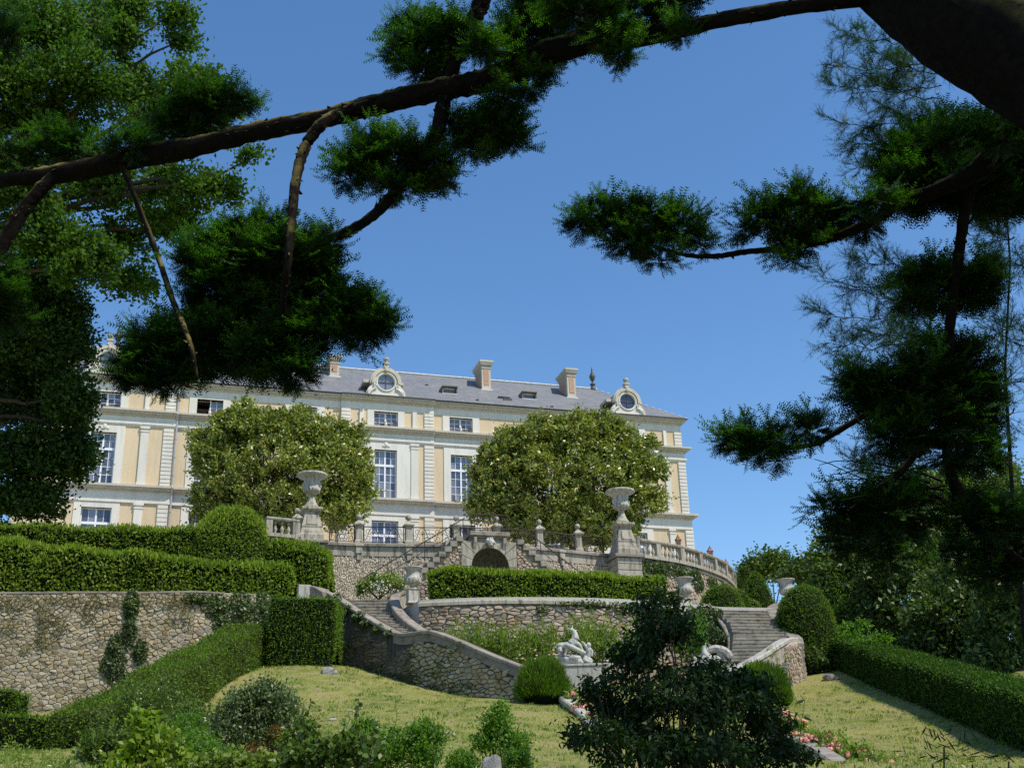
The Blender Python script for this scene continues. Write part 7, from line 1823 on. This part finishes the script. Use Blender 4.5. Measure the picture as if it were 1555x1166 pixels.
m.add([c + (-w * 1.3, -w, 0), c + (w * 1.3, -w, 0), c + (w * 1.2, w, 0), c + (-w * 1.1, w, 0), tp_ + (-.1, -.03, -.08), tp_ + (.05, -.05, .0), tp_ + (.1, .06, -.03), tp_ + (-.06, .08, -.02)], [(0, 1, 5, 4), (1, 2, 6, 5), (2, 3, 7, 6), (3, 0, 4, 7), (4, 5, 6, 7)]); m.build('block', M['rock'], t, bevel=.02)
for px, Yk, lb, s in ((300, 14.5, 'grey broken rock under the rusty shrub at left', .28), (275, 15, 'second grey rock left of the broken one under the shrub', .2), (130, 20, 'reddish stone beside the dead log', .25), (60, 20, 'stone at the bottom left corner', .22)):
    q = on(px, Yk); t = thing('rock', lb, 'rock', q); m = MB(); m.sphere(q + UP * s * .3, s, 8, 6, (1.2, .9, .75), .18); m.build('block', M['rock' if px > 200 else 'rubble'], t)
for k, (a, b, r0, lb) in enumerate((((35, 1140, 22), (130, 1118, 22.5), .10, 'long weathered dead log in the bottom left corner'), ((95, 1132, 21), (150, 1146, 21), .09, 'short dead log end lying across the long one'), ((250, 1140, 18), (300, 1128, 18), .07, 'broken dead branch under the sloping hedge'))):
    A_, B_ = P(*a), P(*b); A_[2] = gz(A_[0], A_[1]) + .08; B_[2] = gz(B_[0], B_[1]) + .35; t = thing('dead_log', lb, 'log', A_); m = MB(); m.tube(limb_path(A_, B_, 7, .03, .1, k), list(np.linspace(r0, r0 * .6, 8)), 8, .2); m.build('log', M['wood'], t)
t = loose_bush('ground_plants', 'mixed low plants growing around the dead log', 'plants', [E_(40, 1160, 20, 60, 12, 1), E_(120, 1160, 19, 50, 12, 1), E_(280, 1150, 17, 40, 14, .7), E_(20, 1145, 21, 20, 12, .5)], 'rose_leaf', 120, 26, .15, .07, .02, on(60, 20), stems=False); 
loose_bush('feathery_shrub', 'soft pale green shrub at the bottom below the sloping hedge', 'shrub', [E_(325, 1150, 13.5, 36, 22, 1), E_(300, 1125, 16, 26, 16, .6), E_(285, 1100, 19, 24, 16, .6)], 'lime_leaf', 110, 30, .1, .05, .02, on(320, 14), stems=False)
# little dark seed heads above the rock
t = sprig('seedling', 'thin dark seedling with drooping leaves right of the pointed rock', 'seedling', on(806, 10.5), P(806, 1135, 10.5), 10, .11, .018, 'shade_leaf', droop=.1)
# bamboo sprigs bottom right
for k, (px, py, Yk, n, lb) in enumerate(((1432, 1124, 8.0, 34, 'drooping bamboo tuft nearest the bottom centre right'), (1415, 1150, 8.0, 16, 'low bamboo sprig left of the drooping tuft'), (1475, 1150, 8.0, 14, 'thin bamboo sprig right of the drooping tuft'), (1530, 1146, 8.2, 18, 'bamboo sprig cut by the bottom right corner'))):
    b = on(px - 8, Yk); t = thing('bamboo', lb, 'bamboo', b); tip = P(px, py, Yk); m = MB(); m.tube([b, tip + (0, 0, -.04)], .006, 4); m.build('stem', M['bark'], t)
    ps = tip + rng.normal(0, 1, (n, 3)) * np.array([.10, .1, .035]); d = rng.normal(0, 1, (n, 3)) * np.array([1, 1, .45]) + np.array([0, 0, -.35]); V, F = leaf_quads(ps, d, rdir(n), rng.uniform(.08, .15, n), .012, .03); link('leaves', mesh_np('leaves', V, F, 4), M['shade_leaf'], t)
# pink roses
def roses(label, ells, Y, base, n, spread, r=.075, nl=160):
    t = loose_bush('pink_rose_bush', label, 'shrub', ells, 'rose_leaf', nl, 28, .16, .09, .05, base); mm = None
    for j in range(n):
        e = ells[rnd.randrange(len(ells))]; d = rdir(1)[0]; d[1] = -abs(d[1]); d[2] = abs(d[2]) * .8 - .1
        b = np.array(e[0]) + d * np.array(e[1]) * rnd.uniform(.85, 1.15)
        if mm is None:
            q = MB(); q.sphere((0, 0, 0), r, 7, 5, (1, 1, .75), .28); o = q.build('blossom', M['pink'], t, local=True); mm = o.data
        else: o = link('blossom', mm, None, t, True)
        o.location = tuple(b - wloc(t)); o.rotation_euler = (rnd.uniform(0, 3), rnd.uniform(0, 3), 0); s = rnd.uniform(.6, 1.25); o.scale = (s, s, s)
roses('pink rose bush left of the pale edging wall', [E_(1165, 1082, 33.5, 18, 10), E_(1180, 1092, 33, 26, 14), E_(1200, 1105, 32, 26, 16), E_(1215, 1125, 31, 24, 14)], 32, P(1190, 1125, 32), 60, 1)
roses('pink rose bush running down to the bottom edge', [E_(1245, 1125, 29, 26, 12), E_(1265, 1140, 28, 26, 14), E_(1300, 1150, 27, 24, 14), E_(1330, 1162, 26, 20, 12)], 28, P(1270, 1160, 28), 60, 1, .07)
roses('small pink rose bush behind the shaded small tree', [E_(1085, 1060, 36, 16, 14), E_(1095, 1085, 35, 16, 14)], 36, P(1090, 1100, 36), 14, 1)
roses('coral rose bush beside the statue plinth', [E_(872, 1060, 38.0, 10, 12), E_(885, 1075, 36, 12, 12), E_(900, 1090, 34, 12, 12)], 38, P(875, 1085, 37), 16, 1, .1, 60)

# denser planting at the bottom left
loose_bush('leafy_shrub', 'soft green shrub between the sloping hedge and the lawn', 'shrub', [E_(290, 1100, 21, 30, 26, 1), E_(265, 1125, 20, 30, 22, .8), E_(315, 1120, 20, 24, 20, .6)], 'feather', 150, 34, .14, .07, .03, on(285, 21))
loose_bush('leafy_shrub', 'dark green shrub left of the yellow green one', 'shrub', [E_(160, 1140, 18, 34, 20, 1), E_(190, 1125, 18, 20, 20, .6)], 'wood_leaf', 90, 30, .13, .075, .04, on(165, 18))
loose_bush('leafy_shrub', 'low green shrub at the bottom edge under the rusty shrub', 'shrub', [E_(345, 1160, 13, 46, 16, 1), E_(420, 1165, 13, 50, 14, 1)], 'rose_leaf', 90, 26, .09, .07, .035, on(380, 13), stems=False)
loose_bush('leafy_shrub', 'green shrub filling the gap between the tall shoots and the rusty shrub', 'shrub', [E_(455, 1125, 14, 22, 30, 1), E_(480, 1145, 14, 26, 20, .8)], 'wood_leaf', 100, 28, .09, .06, .035, on(460, 14))
loose_bush('leafy_shrub', 'fresh green shrub low between the shoots and the bright bush', 'shrub', [E_(555, 1120, 13.4, 22, 22, 1), E_(535, 1150, 13.4, 26, 16, .7)], 'lime_leaf', 80, 28, .09, .06, .03, on(550, 13.4))
